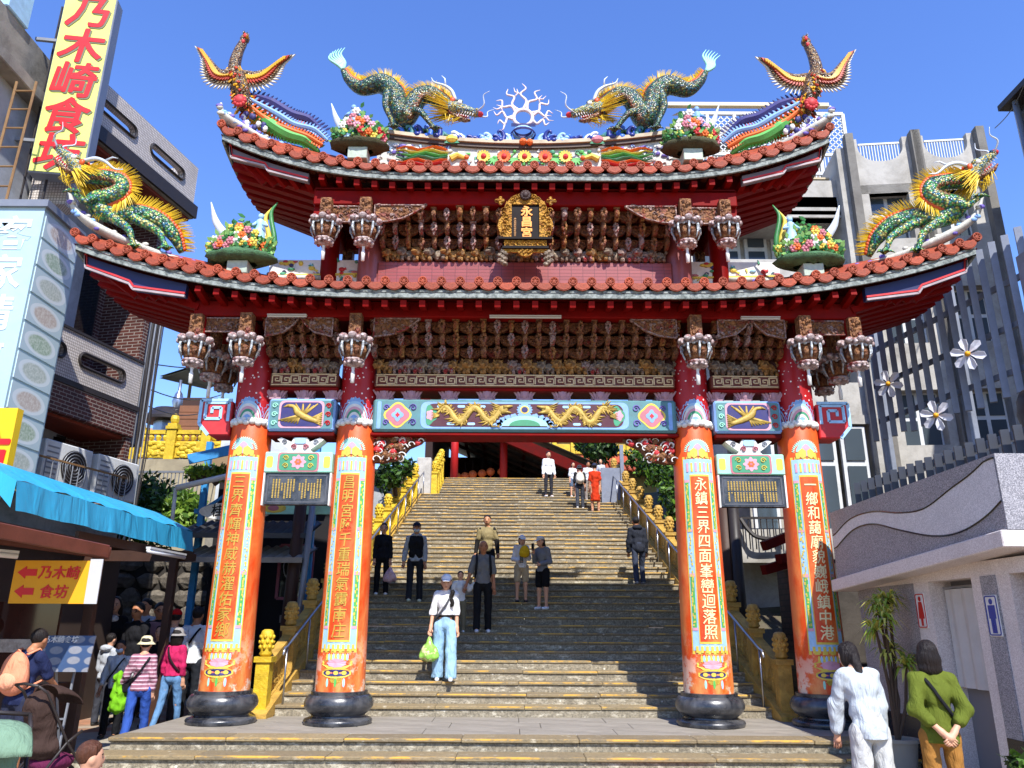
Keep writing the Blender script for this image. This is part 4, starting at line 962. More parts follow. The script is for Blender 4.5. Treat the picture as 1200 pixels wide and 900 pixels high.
for k in range(9): q.ell((X0-.1+.025*k, py0-.05, 7.19+.02*(k % 3)), (.025, .02, .02), 6, 4)
q.build('apron', M_PGOLD, plq)
tm = MB()
for k, ch in enumerate('永昌宮'):
    g_ = btext(ch, .19, .010, .006); tm.join(g_, Matrix.Translation((X0+.02, py0-.004, 7.935-.19*k)) @ Matrix.Rotation(pi/2, 4, 'X'))
tm.build('lettering', mat('plaque_letters', 'e0923a', .4, .1, 9, 0, metal=.1), plq)
tm = MB()
for k in range(9): g_ = centre(text_mb('歲次丙辰年仲冬吉立'[k], .038, .004, .001, res=1)); tm.join(g_, Matrix.Translation((X0-.165, py0-.003, 7.80-.036*k)) @ Matrix.Rotation(pi/2, 4, 'X'))
tm.build('small_lettering', mat('plaque_letters_small', '9a6a30', .5, .1, 9, 0), plq)
q = MB()
for sg in (-1, 1):
    q = MB(); [q.ell((X0+sg*(.32+.04*(k % 3)), py0-.02, 7.0+.03*k), (.05, .05, .04), 6, 4) for k in range(8)]; q.build('support_lion', M_AN[0], plq, smooth=True)
# ---- main ridge with relief
RZ = lambda x: 9.78+.22*(abs(x)/2.55)**2
q = MB(); xs_ = np.linspace(-2.6, 2.6, 27)
def strip(q, za, zb, y0, y1, m):
    for a, b in zip(xs_, xs_[1:]):
        q.add([(a, y0, za(a)), (b, y0, za(b)), (b, y0, zb(b)), (a, y0, zb(a)), (a, y1, za(a)), (b, y1, za(b)), (b, y1, zb(b)), (a, y1, zb(a))], [(0,1,2,3),(7,6,5,4),(4,5,1,0),(3,2,6,7)], m)
strip(q, lambda x: 9.2, lambda x: RZ(x)-.12, 11.8, 12.1, 0); gb(q, 'ridge_wall', M_MOSW)
q = MB(); strip(q, lambda x: RZ(x)-.12, lambda x: RZ(x)-.05, 11.74, 12.16, 0); strip(q, lambda x: RZ(x)-.05, lambda x: RZ(x)+.02, 11.70, 12.2, 1); gb(q, 'ridge_cap', [mat('ridge_dark', '4a3a30', .6, .2, 9, .3), mat('ridge_cream', 'b9a98c', .6, .2, 9, .3, dirt='5a4a3c')])
q = MB(); rr = random.Random(2)
for k in range(5):
    x = -.72+.36*k; c = [0, 6, 0, 6, 0][k]
    for i in range(14): a = 2*pi*i/14; q.bar((x, 11.78, 9.50), (x+.12*cos(a), 11.75, 9.50+.12*sin(a)), .05, .02, c, up=(0, 1, 0), taper=.6)
    q.ell((x, 11.75, 9.50), (.05, .04, .05), 8, 5, 9 if k % 2 == 0 else 9)
    for i in range(7): a = pi+pi*i/6; q.bar((x+.18, 11.78, 9.46), (x+.18+.13*cos(a), 11.76, 9.46+.13*sin(a)), .05, .02, 7, up=(0, 1, 0), taper=.3)
deco(q, -1.2, 1.2, 9.34, 9.62, 11.785, 60, 9, [7, 2, 5, 7, 1, 4])
for sg in (-1, 1):
    for k, m_ in enumerate((9, 6, 2, 7, 0, 6)):
        p = [(sg*(1.35+.13*t_), 11.77, 9.34+.064*k+.035*sin(t_*1.6+k)) for t_ in range(8)]; q.tube(p, [.02, .045, .045, .045, .045, .04, .03, .015], 6, m_, flat=.5)
    q.tube([(sg*1.3, 11.76, 9.45), (sg*1.18, 11.76, 9.52), (sg*1.05, 11.76, 9.47)], [.06, .05, .03], 7, 0); q.ell((sg*1.02, 11.75, 9.47), (.05, .04, .04), 7, 5, 6)
    deco(q, *sorted((sg*2.1, sg*2.55)), 9.34, 9.75, 11.785, 30, 12, [8, 1, 4, 5, 8]); deco(q, *sorted((sg*1.3, sg*2.1)), 9.62, 9.75, 11.785, 14, 15, [8, 5, 4])
    q.ell((sg*1.28, 11.72, RZ(1.3)-.02), (.12, .08, .08), 9, 5, 0 if sg < 0 else 3)
    for i in range(6): a = i/5*pi; q.bar((sg*1.28, 11.72, RZ(1.3)-.08), (sg*1.28+.13*cos(a), 11.70, RZ(1.3)-.1+.05*sin(a)), .05, .02, 2, up=(0, 1, 0), taper=.3)
q.ell((-.03, 11.7, 9.76), (.07, .07, .06), 8, 5, 6); q.ell((.09, 11.7, 9.75), (.06, .06, .06), 8, 5, 6)
gb(q, 'ridge_relief', ALLP, smooth=False)
# hip ridges from the ridge ends down to the eave corners, white mosaic with a raised tail
def hip(rf, ez, pts, zs, seed):
    for sg in (-1, 1):
        path = catmull([(sg*p[0], p[1], p[2]) for p in pts], 6); q = MB(); n = len(path)
        q.tube(path, lerpr(zs, n), 8, 0, flat=2.0, up=(0, 1, 0)); rr = random.Random(seed)
        for i in range(2, n-4):
            p = path[i]+V(0, -.09, rr.uniform(-.05, .08)); q.ell(p, (.06, .03, .04), 7, 4, rr.choice((1, 1, 2, 0)))
        gb(q, 'hip_ridge', [M_MOSW, P_['purple'], P_['ltblue']], rf, smooth=True)
hip(rf1, ez1, [(3.4, 11.75, 7.12), (4.5, 11.4, 6.98), (5.6, 11.05, 7.12), (6.5, 10.78, 7.42), (6.95, 10.66, 7.72), (7.12, 10.62, 8.05)], [.05, .06, .065, .07, .06, .02], 1)
hip(rf2, ez2, [(2.65, 11.9, 9.4), (3.4, 11.55, 9.2), (4.2, 11.15, 9.26), (4.75, 10.88, 9.46), (4.98, 10.8, 9.62), (5.02, 10.78, 9.82)], [.05, .06, .065, .065, .055, .02], 2)
# ---------------------------------------------------------------- roof sculptures (glazed cut-porcelain mosaic)
F_ = 905.0; TH_ = radians(17.3); RO_ = radians(.3)
def at(u, v, Y):
    """point at depth Y that stands where the survey of the photograph puts it"""
    du, dv = u-600, v-450; a = du*cos(RO_)+dv*sin(RO_); b = -du*sin(RO_)+dv*cos(RO_); x = a/F_; y = -b/F_
    s_ = Y/(cos(TH_)-y*sin(TH_)); return Vector((x*s_, Y, 1.65+(sin(TH_)+y*cos(TH_))*s_))
def m_mosaic(name, cols, sc=28, rough=.3):
    t = NT(name); o = t.n('ShaderNodeTexVoronoi'); o.inputs['Scale'].default_value = sc; t.l(t.map, o.inputs['Vector'])
    s_ = t.sep(o.outputs['Color']); k = t.math('ADD', t.math('MULTIPLY', s_[0], .55), t.math('MULTIPLY', t.noise(2.2, 3, .5), .55)); n = len(cols)
    c = t.ramp(k, [(.22+.6*i/n, cc) for i, cc in enumerate(cols)], 'CONSTANT')
    c = t.mix(t.ramp(o.outputs['Distance'], [(.3, 0.0), (.7, .8)]), c, '1c201a'); c = t.mix(t.ramp(t.noise(5, 7, .75), [(.5, 0.0), (.72, .6)]), c, '3a382c'); t.bump(t.math('MULTIPLY', o.outputs['Distance'], -1.0), .8, .02); return t.out(c, rough, 0, .5)
M_SCALE = m_mosaic('dragon_scales', ['1d4f3a', '2f7d4a', '3f9a52', '86b04a', '2f6e86', 'c9c06a'])
M_SCALEB = m_mosaic('dragon_scales_dark', ['1c3a34', '2a5640', '3f7048', '8f8a44', '2f5a68', '5a4a2c'])
M_BELLY = m_mosaic('dragon_belly', ['5d3a20', '8a5a30', 'b08a4c', '9a4a30'], 40)
M_FIN = mat('fin_yellow', 'd9b52a', .45, .2, 9, .1); M_FINO = mat('fin_orange', 'c9501a', .45, .25, 9, .1); M_HORN = mat('horn_pale', 'c9cfd6', .4, .12, 9, .1, dirt='7d8a9a')
M_HEADG = m_mosaic('dragon_head', ['6f8a4a', 'b9b45a', '8fae8a', 'd9d4b0', '4a7aa8', 'c9a93a'], 45)
M_EYE = mat('eye_white', 'e0ddd4', .3, .05, 5, 0); M_PUP = mat('eye_black', '0d0d0d', .2, 0, 5, 0)
class Frame:
    def __init__(s, o, f, up):
        s.o = Vector(o); s.f = Vector(f).normalized(); s.r = s.f.cross(Vector(up)).normalized(); s.u = s.r.cross(s.f)
    def __call__(s, x, y, z): return s.o+s.f*x+s.r*y+s.u*z
    def m(s): return Matrix((s.f, s.r, s.u)).transposed()
def dragon(label, pts, rad, f, up, hs, legs, fin_up, scale_m, tail=True, group=None, big_fin=.16):
    base = Vector(pts[0]); d = thing('roof_dragon', base, label, 'dragon', group)
    path = catmull(pts, 7); n = len(path); rr = lerpr(rad, n)
    MB().tube(path, rr, 12, 0, up=(0, 1, 0)).build('body', scale_m, d, smooth=True)
    fin = MB(); ridge = MB(); bel = MB(); rnd = random.Random(3)
    for i in range(1, n-1):
        t_ = (path[i+1]-path[i-1]).normalized(); nv = Vector(fin_up(i/(n-1), t_)); nv = (nv-t_*nv.dot(t_)).normalized(); a = path[i]+nv*rr[i]*.85
        ridge.ell(path[i]+nv*rr[i]*.92, (.05, .035, .05), 6, 4)
        for k in range(4):
            aa = a+t_*(k-1.5)*.022; L = rr[i]*.55+big_fin*rnd.uniform(.75, 1.1); side = Vector((0, rnd.uniform(-.35, .35), 0))
            fin.cone(aa, aa+(nv+side*.6-t_*.55).normalized()*L, .014, .002, 4)
        bel.ell(path[i]-nv*rr[i]*.35-V(0, rr[i]*.55, 0), (rr[i]*.5, rr[i]*.4, rr[i]*.5), 7, 4) if i > n*.55 and i % 2 == 0 else None
    fin.build('dorsal_spines', M_FIN, d); ridge.build('dorsal_ridge', M_FINO, d, smooth=True)
    if bel.v: bel.build('belly', M_BELLY, d, smooth=True)
    H = Frame(path[-1], f, up); s_ = hs; rot = H.m()
    head = empty('head', path[-1], parent=d); CHILD[d].append(head)
    q = MB(); q.tube([H(-.12*s_, 0, 0), H(.05*s_, 0, .02*s_), H(.2*s_, 0, .05*s_), H(.36*s_, 0, .07*s_), H(.52*s_, 0, .05*s_), H(.58*s_, 0, .04*s_)], [.15*s_, .17*s_, .15*s_, .10*s_, .085*s_, .05*s_], 10, 0, flat=.8)
    for e in (-1, 1): q.ell(H(.18*s_, e*.11*s_, .14*s_), (.07*s_, .04*s_, .035*s_), 8, 5, 0, rot); q.ell(H(.53*s_, e*.055*s_, .09*s_), (.04*s_, .035*s_, .035*s_), 7, 5)
    q.build('skull', M_HEADG, head, smooth=True)
    q = MB(); q.tube([H(.02*s_, 0, -.06*s_), H(.2*s_, 0, -.12*s_), H(.38*s_, 0, -.14*s_), H(.48*s_, 0, -.11*s_)], [.11*s_, .085*s_, .06*s_, .03*s_], 8, 0, flat=.6); q.build('lower_jaw', M_BELLY, head, smooth=True)
    q = MB(); q.tube([H(.1*s_, 0, -.06*s_), H(.3*s_, 0, -.07*s_), H(.42*s_, 0, -.05*s_)], [.05*s_, .045*s_, .02*s_], 7, 0, flat=.5); q.ell(H(.6*s_, 0, .06*s_), (.06*s_, .06*s_, .05*s_), 8, 5); q.build('tongue', P_['red'], head, smooth=True)
    q = MB()
    for k in range(6):
        for e in (-1, 1): q.cone(H((.25+.05*k)*s_, e*.06*s_, .0), H((.25+.05*k)*s_, e*.065*s_, -.05*s_), .013*s_, .002, 4); q.cone(H((.2+.045*k)*s_, e*.05*s_, -.09*s_), H((.2+.045*k)*s_, e*.055*s_, -.05*s_), .012*s_, .002, 4)
    tag(q.build('teeth', M_EYE, head), kind='stuff')
    for e in (-1, 1):
        ey = MB().ell(H(.2*s_, e*.125*s_, .10*s_), (.045*s_,)*3, 9, 6).build('eye', M_EYE, head, smooth=True)
        hb = [H(.08*s_, e*.07*s_, .16*s_), H(-.05*s_, e*.12*s_, .30*s_), H(-.22*s_, e*.14*s_, .36*s_), H(-.42*s_, e*.16*s_, .36*s_), H(-.52*s_, e*.16*s_, .44*s_)]
        q = MB(); q.tube(catmull(hb, 4), lerpr([.035*s_, .032*s_, .026*s_, .016*s_, .006*s_], 17), 6); q.tube([H(-.2*s_, e*.14*s_, .36*s_), H(-.26*s_, e*.17*s_, .48*s_), H(-.34*s_, e*.18*s_, .52*s_)], [.022*s_, .014*s_, .005*s_], 5)
        q.build('horn', M_HORN, head, smooth=True)
        w_ = [H(.55*s_, e*.07*s_, .06*s_), H(.66*s_, e*.16*s_, .16*s_), H(.6*s_, e*.22*s_, .3*s_), H(.68*s_, e*.24*s_, .4*s_)]
        MB().tube(catmull(w_, 4), lerpr([.018*s_, .014*s_, .010*s_, .004*s_], 13), 5).build('whisker', M_HORN, head, smooth=True)
    q = MB(); rnd = random.Random(8)
    for k in range(90):
        a = rnd.random()*2*pi; st = H(rnd.uniform(-.08, .06)*s_, cos(a)*.14*s_, sin(a)*.13*s_); en = H(rnd.uniform(-.42, -.2)*s_, cos(a)*.30*s_, sin(a)*.26*s_-.02); q.cone(st, en, .014*s_, .003, 4)
    for k in range(24): a = rnd.uniform(-1, 1); q.cone(H(rnd.uniform(.0, .3)*s_, a*.07*s_, -.15*s_), H(rnd.uniform(-.1, .25)*s_, a*.1*s_, -.30*s_), .01*s_, .002, 4)
    q.build('mane', M_FIN, head)
    q = MB()
    for k in range(5): q.ell(H((.05+.07*k)*s_, 0, (.17-.02*k)*s_), (.04*s_,)*3, 6, 4)
    q.build('crest', M_FINO, head, smooth=True)
    for e in (-1, 1): MB().ell(H(.05*s_, e*.13*s_, .12*s_), (.05*s_, .03*s_, .06*s_), 6, 4).build('ear', M_FINO, head, smooth=True)
    for (i0, kn, ft) in legs:
        a = path[int(i0*(n-1))]; kn = Vector(kn); ft = Vector(ft); q = MB()
        q.tube(catmull([a, (a+kn)/2+V(0, -.04, 0), kn, (kn+ft)/2, ft], 3), lerpr([.08*s_, .08*s_, .06*s_, .045*s_, .04*s_], 13), 8)
        for c in range(4):
            a_ = -1.0+.65*c; dv = Vector((sin(a_)*.14, -.09*cos(a_), -.02))*s_; q.tube([ft, ft+dv*.7+V(0, 0, .04*s_), ft+dv*1.2], [.03*s_, .025*s_, .006*s_], 5)
        q.build('leg', scale_m, d, smooth=True)
    if tail:
        q = MB(); t0 = path[0]; tv = (path[0]-path[2]).normalized()
        for k in range(6):
            a = (k-2.5)*.16; dr = Vector((tv.x*cos(a)-tv.z*sin(a), 0, tv.x*sin(a)+tv.z*cos(a))); pp = [t0, t0+dr*.16*s_+V(.03, 0, 0), t0+dr*.3*s_+V(-.05, 0, .05), t0+dr*.36*s_+V(.02, 0, .14)]
            q.tube(catmull(pp, 3), lerpr([.03*s_, .035*s_, .02*s_, .004], 10), 5)
        q.build('tail_flame', P_['mint'], d, smooth=True)
    return d
def mir(p): return Vector((2*X0-p[0], p[1], p[2]))
def upf(t_, tv): return Vector((0, 0, 1)) if abs(tv.z) < .6 else Vector((-tv.z, 0, 0))
LD = [at(213, 296, 11.25), at(203, 275, 11.15), at(185, 259, 11.05), at(161, 251, 10.95), at(140, 252, 10.85), at(119, 246, 10.75), at(112, 236, 10.7), at(128, 231, 10.68), at(143, 223, 10.7), at(139, 212, 10.72), at(122, 208, 10.72), at(106, 207, 10.7), at(96, 203, 10.68)]
LR = [.05, .11, .145, .155, .155, .16, .155, .14, .13, .125, .12, .12, .12]
def fl(sg):
    def g_(t_, tv):
        nv = Vector((-tv.z, 0, tv.x)) if sg > 0 else Vector((tv.z, 0, -tv.x))
        return nv
    return g_
legL = [(.3, at(186, 272, 10.85), at(196, 292, 10.8)), (.42, at(150, 268, 10.7), at(158, 290, 10.65)), (.55, at(100, 236, 10.5), at(86, 226, 10.45))]
dragon('green porcelain dragon rearing outward over the left corner of the lower roof', LD, LR, (-.78, -.12, .62), (.55, 0, .83), 1.0, legL, fl(-1), M_SCALE, False, 'roof dragons')
dragon('green porcelain dragon rearing outward over the right corner of the lower roof', [mir(p) for p in LD], LR, (.78, -.12, .62), (-.55, 0, .83), 1.0, [(a, mir(b), mir(c)) for a, b, c in legL], fl(1), M_SCALE, False, 'roof dragons')
UD = [at(402, 82, 11.9), at(409, 94, 11.9), at(424, 103, 11.9), at(446, 98, 11.88), at(461, 108, 11.85), at(467, 126, 11.8), at(474, 138, 11.78), at(482, 128, 11.78), at(490, 115, 11.8), at(503, 111, 11.8), at(516, 119, 11.8), at(526, 128, 11.8)]
UR = [.05, .085, .14, .185, .195, .19, .19, .185, .175, .165, .155, .145]
legU = [(.62, at(494, 132, 11.6), at(510, 152, 11.6)), (.33, at(452, 124, 11.62), at(462, 150, 11.6))]
dragon('dark green porcelain dragon on the left half of the top ridge facing the pearl', UD, UR, (.92, -.15, -.38), (.35, 0, .93), 1.0, legU, upf, M_SCALEB, True, 'ridge dragons', .1)
dragon('dark green porcelain dragon on the right half of the top ridge facing the pearl', [mir(p) for p in UD], UR, (-.92, -.15, -.38), (-.35, 0, .93), 1.0, [(a, mir(b), mir(c)) for a, b, c in legU], lambda t_, tv: Vector((0, 0, 1)) if abs(tv.z) < .6 else Vector((tv.z, 0, 0)), M_SCALEB, True, 'ridge dragons', .1)
# ---- flaming pearl and wave crests on the ridge
pc = at(613, 138, 11.9); pearl = thing('flaming_pearl', pc, 'pale ring of branching flames in the middle of the top ridge', 'pearl')
M_FLAME = mat('flame_white', 'dccfd2', .4, .15, 12, .1, dirt='c98a8a', damt=.5, dscale=6)
q = MB(); q.tube([(pc.x+.17*cos(2*pi*i/24), pc.y, pc.z+.17*sin(2*pi*i/24)) for i in range(25)], .035, 8, cap=False); q.build('ring', M_FLAME, pearl, smooth=True)
rr = random.Random(21)
for k in range(9):
    a = -.25+k*(pi+.5)/8; p = Vector((cos(a), 0, sin(a))); L = .30+.24*(1-abs(a-pi/2)/1.8); s_ = 1 if k % 2 else -1; nn = Vector((-p.z, 0, p.x))*s_
    b = pc+p*.17; pts = [b, b+p*L*.35+nn*.06, b+p*L*.62-nn*.05, b+p*L*.85+nn*.05, b+p*L*1.05-nn*.02]
    q = MB(); q.tube(catmull(pts, 4), lerpr([.028, .024, .02, .016, .005], 17), 6); q.tube([pts[2], pts[2]-nn*.10+p*.05, pts[2]-nn*.12+p*.14], [.018, .014, .004], 5); q.build('flame', M_FLAME, pearl, smooth=True)
q = MB()
for k in range(3):
    rr_ = .22-.03*k; q.lathe([(rr_, -.03), (rr_*1.05, .0), (rr_*.95, .03)], 18, (pc.x, pc.y, pc.z-.36+.045*k), k % 2)
for k in range(18): q.bar((pc.x-.2+.024*k, pc.y-.12, pc.z-.27), (pc.x-.2+.024*k, pc.y-.14, pc.z-.22), .02, .02, 0)
q.build('wave_base', [P_['navy'], P_['sky']], pearl)
M_WAVE = [mat('wave_blue', '3f6fd0', .35, .25, 9, .2), mat('wave_pale', '9cbfe8', .35, .2, 9, .2), mat('wave_white', 'd5dde6', .4, .1, 9, .2), mat('wave_deep', '23307a', .35, .2, 9, .2), mat('rock_green', '2f5a3c', .5, .3, 9, .4), mat('rock_teal', '3f7a80', .5, .3, 9, .4)]
for sg, side in ((-1, 'left'), (1, 'right')):
    wv = thing('wave_crest', (X0+sg*1.0, 11.9, 9.8), 'curling blue wave crests on the ridge just %s of the flaming pearl' % side, 'ornament', 'wave crests on the ridge'); rr = random.Random(5); k = 0
    while k < 44:
        x = .22+2.15*k/44+rr.uniform(-.03, .03); h_ = rr.uniform(.1, .24)*(1.1-.5*min(1, k/20))+(.1 if k > 24 else 0); q = MB(); m_ = rr.randint(0, 3) if k < 22 else rr.choice((0, 3, 4, 4, 5)); yy = 11.85+rr.uniform(-.1, .1); z = RZ(x)
        pts = [(X0+sg*x, yy, z), (X0+sg*(x-.03), yy, z+h_*.6), (X0+sg*(x+.02), yy-.03, z+h_), (X0+sg*(x+.07), yy-.05, z+h_*.92), (X0+sg*(x+.07), yy-.05, z+h_*.72)]
        q.tube(catmull(pts, 3), lerpr([.055, .05, .035, .025, .012], 13), 6, 0); q.ell((X0+sg*(x+.03), yy-.05, z+.02), (.07, .05, .05), 7, 4); q.build('wave', M_WAVE[m_], wv, smooth=True); k += 1
# ---- phoenixes
M_FEB = m_mosaic('feather_brown', ['3a2418', '6b4424', '8a6030', 'a08050'], 38); M_FER = mat('feather_red', 'a83418', .45, .3, 9, .2); M_FEW = mat('feather_white', 'cdc8ba', .5, .15, 9, .2); M_FEY = mat('feather_gold', 'd09a20', .45, .25, 9, .2)
def blade(q, a, b, w_, m, up, th=.012):
    a = Vector(a); b = Vector(b); d = b-a; r = d.cross(Vector(up)).normalized()*w_; u = r.cross(d).normalized()*th
    vs = [a-r*.4, a+d*.5-r, b, a+d*.5+r, a+r*.4]; n = len(vs)
    q.add([v+u for v in vs]+[v-u for v in vs], [tuple(range(n)), tuple(range(n, 2*n))[::-1]]+[(i, n+i, n+(i+1) % n, (i+1) % n) for i in range(n)], m)
def phoenix(label, mi):
    T = (lambda p: mir(p)) if mi else (lambda p: Vector(p))
    ph = thing('roof_phoenix', T(at(285, 150, 11.0)), label, 'phoenix', 'phoenixes on the upper roof corners')
    nk = [at(288, 128, 11.0), at(283, 108, 10.98), at(279, 92, 10.95), at(275, 78, 10.92), at(279, 62, 10.92), at(285, 50, 10.95)]
    q = MB(); q.tube(catmull([T(p) for p in nk], 5), lerpr([.11, .15, .14, .105, .085, .07], 26), 10); q.build('body', M_FEB, ph, smooth=True); q = MB(); npth = catmull([T(p) for p in nk], 5); rb = random.Random(6)
    for i in range(0, 16):
        for k in range(7): a = 2*pi*rb.random(); rr0 = .12-.002*i; p0 = npth[i]+V(rr0*cos(a), rr0*sin(a)*.9, 0); blade(q, p0, p0+V(.06*cos(a), .05*sin(a)-.02, -.11), .028, rb.randint(0, 2), (cos(a), sin(a), 0))
    q.build('breast_feathers', [M_FER, M_FEY, M_FEB], ph)
    h0 = T(at(287, 46, 10.95)); q = MB(); dx = 1 if not mi else -1
    q.ell(h0, (.085, .07, .10), 9, 6); 
    for k in range(5): blade(q, h0+V(0, 0, .05), h0+V(dx*(-.04+.02*k), -.03+.02*k, .15+.02*(k % 2)), .02, 0, (0, 1, 0))
    q.build('head', M_FEB, ph, smooth=False); MB().cone(h0+V(dx*.05, -.04, .0), h0+V(dx*.12, -.16, -.05), .03, .004, 6).build('beak', M_FEY, ph)
    q = MB(); q.ell(h0+V(dx*.02, -.07, .02), (.03, .02, .05), 6, 4); q.ell(h0+V(dx*.0, -.06, -.1), (.035, .03, .05), 6, 4); q.build('wattle', P_['red'], ph, smooth=True)
    def wing(sh, el, tp, n):
        q = MB(); sh, el, tp = T(sh), T(el), T(tp); arm = catmull([sh, el, tp], n//2); rr = random.Random(4)
        q.tube(arm, lerpr([.085, .075, .03], len(arm)), 8, 0)
        N_ = len(arm)
        for i, p in enumerate(arm):
            t_ = i/(N_-1); out = (tp-sh).normalized(); dn = Vector((0, 0, -1))*(1-t_*.8)+out*(.25+t_*1.0)+V(0, 0, .5*t_)
            dn.normalize()
            for L, m_, yo in ((.35, 3, .02), (.28, 0, -.01), (.21, 1, -.03), (.13, 2, -.05)): blade(q, p+V(0, yo, 0), p+V(0, yo-.02, 0)+dn*L*(.75+.35*sin(pi*min(1, t_+.25))), .032, m_, (0, 1, 0))
        q.build('wing', [M_FEB, M_FER, M_FEY, M_FEW], ph)
    wing(at(276, 84, 10.9), at(258, 86, 10.85), at(240, 64, 10.9), 20); wing(at(284, 88, 11.0), at(305, 88, 11.05), at(331, 72, 11.05), 20)
    streams = [(P_['navy'], [(290, 110), (318, 122), (342, 136), (362, 142), (382, 158)], .10), (M_FER, [(288, 116), (312, 133), (335, 149), (355, 150), (378, 165)], .115), (M_FEY, [(286, 112), (293, 128), (305, 144), (320, 153), (336, 158)], .115), (P_['lgreen'], [(295, 128), (318, 147), (338, 159), (358, 165), (374, 178)], .105), (P_['ltblue'], [(292, 116), (325, 134), (345, 146), (368, 152), (384, 165)], .05), (P_['orange'], [(290, 122), (315, 142), (340, 153), (360, 160), (378, 170)], .05)]
    for k, (m_, pts, r_) in enumerate(streams):
        pp = catmull([T(at(u, v, 11.0+.28*i/4-.03*k+.1)) for i, (u, v) in enumerate(pts)], 6); q = MB(); q.tube(pp, lerpr([.03, r_, r_, r_*.9, .03], len(pp)), 8, 0, flat=1.3, up=(0, 1, 0))
        for i in range(1, len(pp)-1):
            for s_ in (-1, 1):
                t_ = (pp[i+1]-pp[i-1]).normalized(); nv = Vector((-t_.z, 0, t_.x))*s_; blade(q, pp[i]+nv*r_*.6, pp[i]+nv*(r_+.05)+t_*.05-V(0, .03, 0), .018, 0, (0, 1, 0), .008)
        q.build('tail_feather', m_, ph, smooth=False)
    q = MB(); q.ell(T(at(281, 118, 10.8)), (.10, .08, .10), 9, 6)
    for k in range(10): a = 2*pi*k/10; q.ell(T(at(281, 118, 10.78))+V(.08*cos(a), 0, .08*sin(a)), (.04, .04, .04), 6, 4)
    q.build('peony', P_['red'], ph, smooth=True)
    q = MB(); rr = random.Random(9)
    for k in range(16): p = T(at(284+rr.uniform(0, 28), 128+rr.uniform(0, 24), 10.95)); q.ell(p, (.05, .04, .06), 6, 4, rr.randint(0, 2))
    q.build('rock_base', [P_['navy'], P_['white'], P_['purple']], ph, smooth=True); return ph
phoenix('brown phoenix with spread wings and streaming tail on the left corner of the upper roof', False); phoenix('brown phoenix with spread wings and streaming tail on the right corner of the upper roof', True)
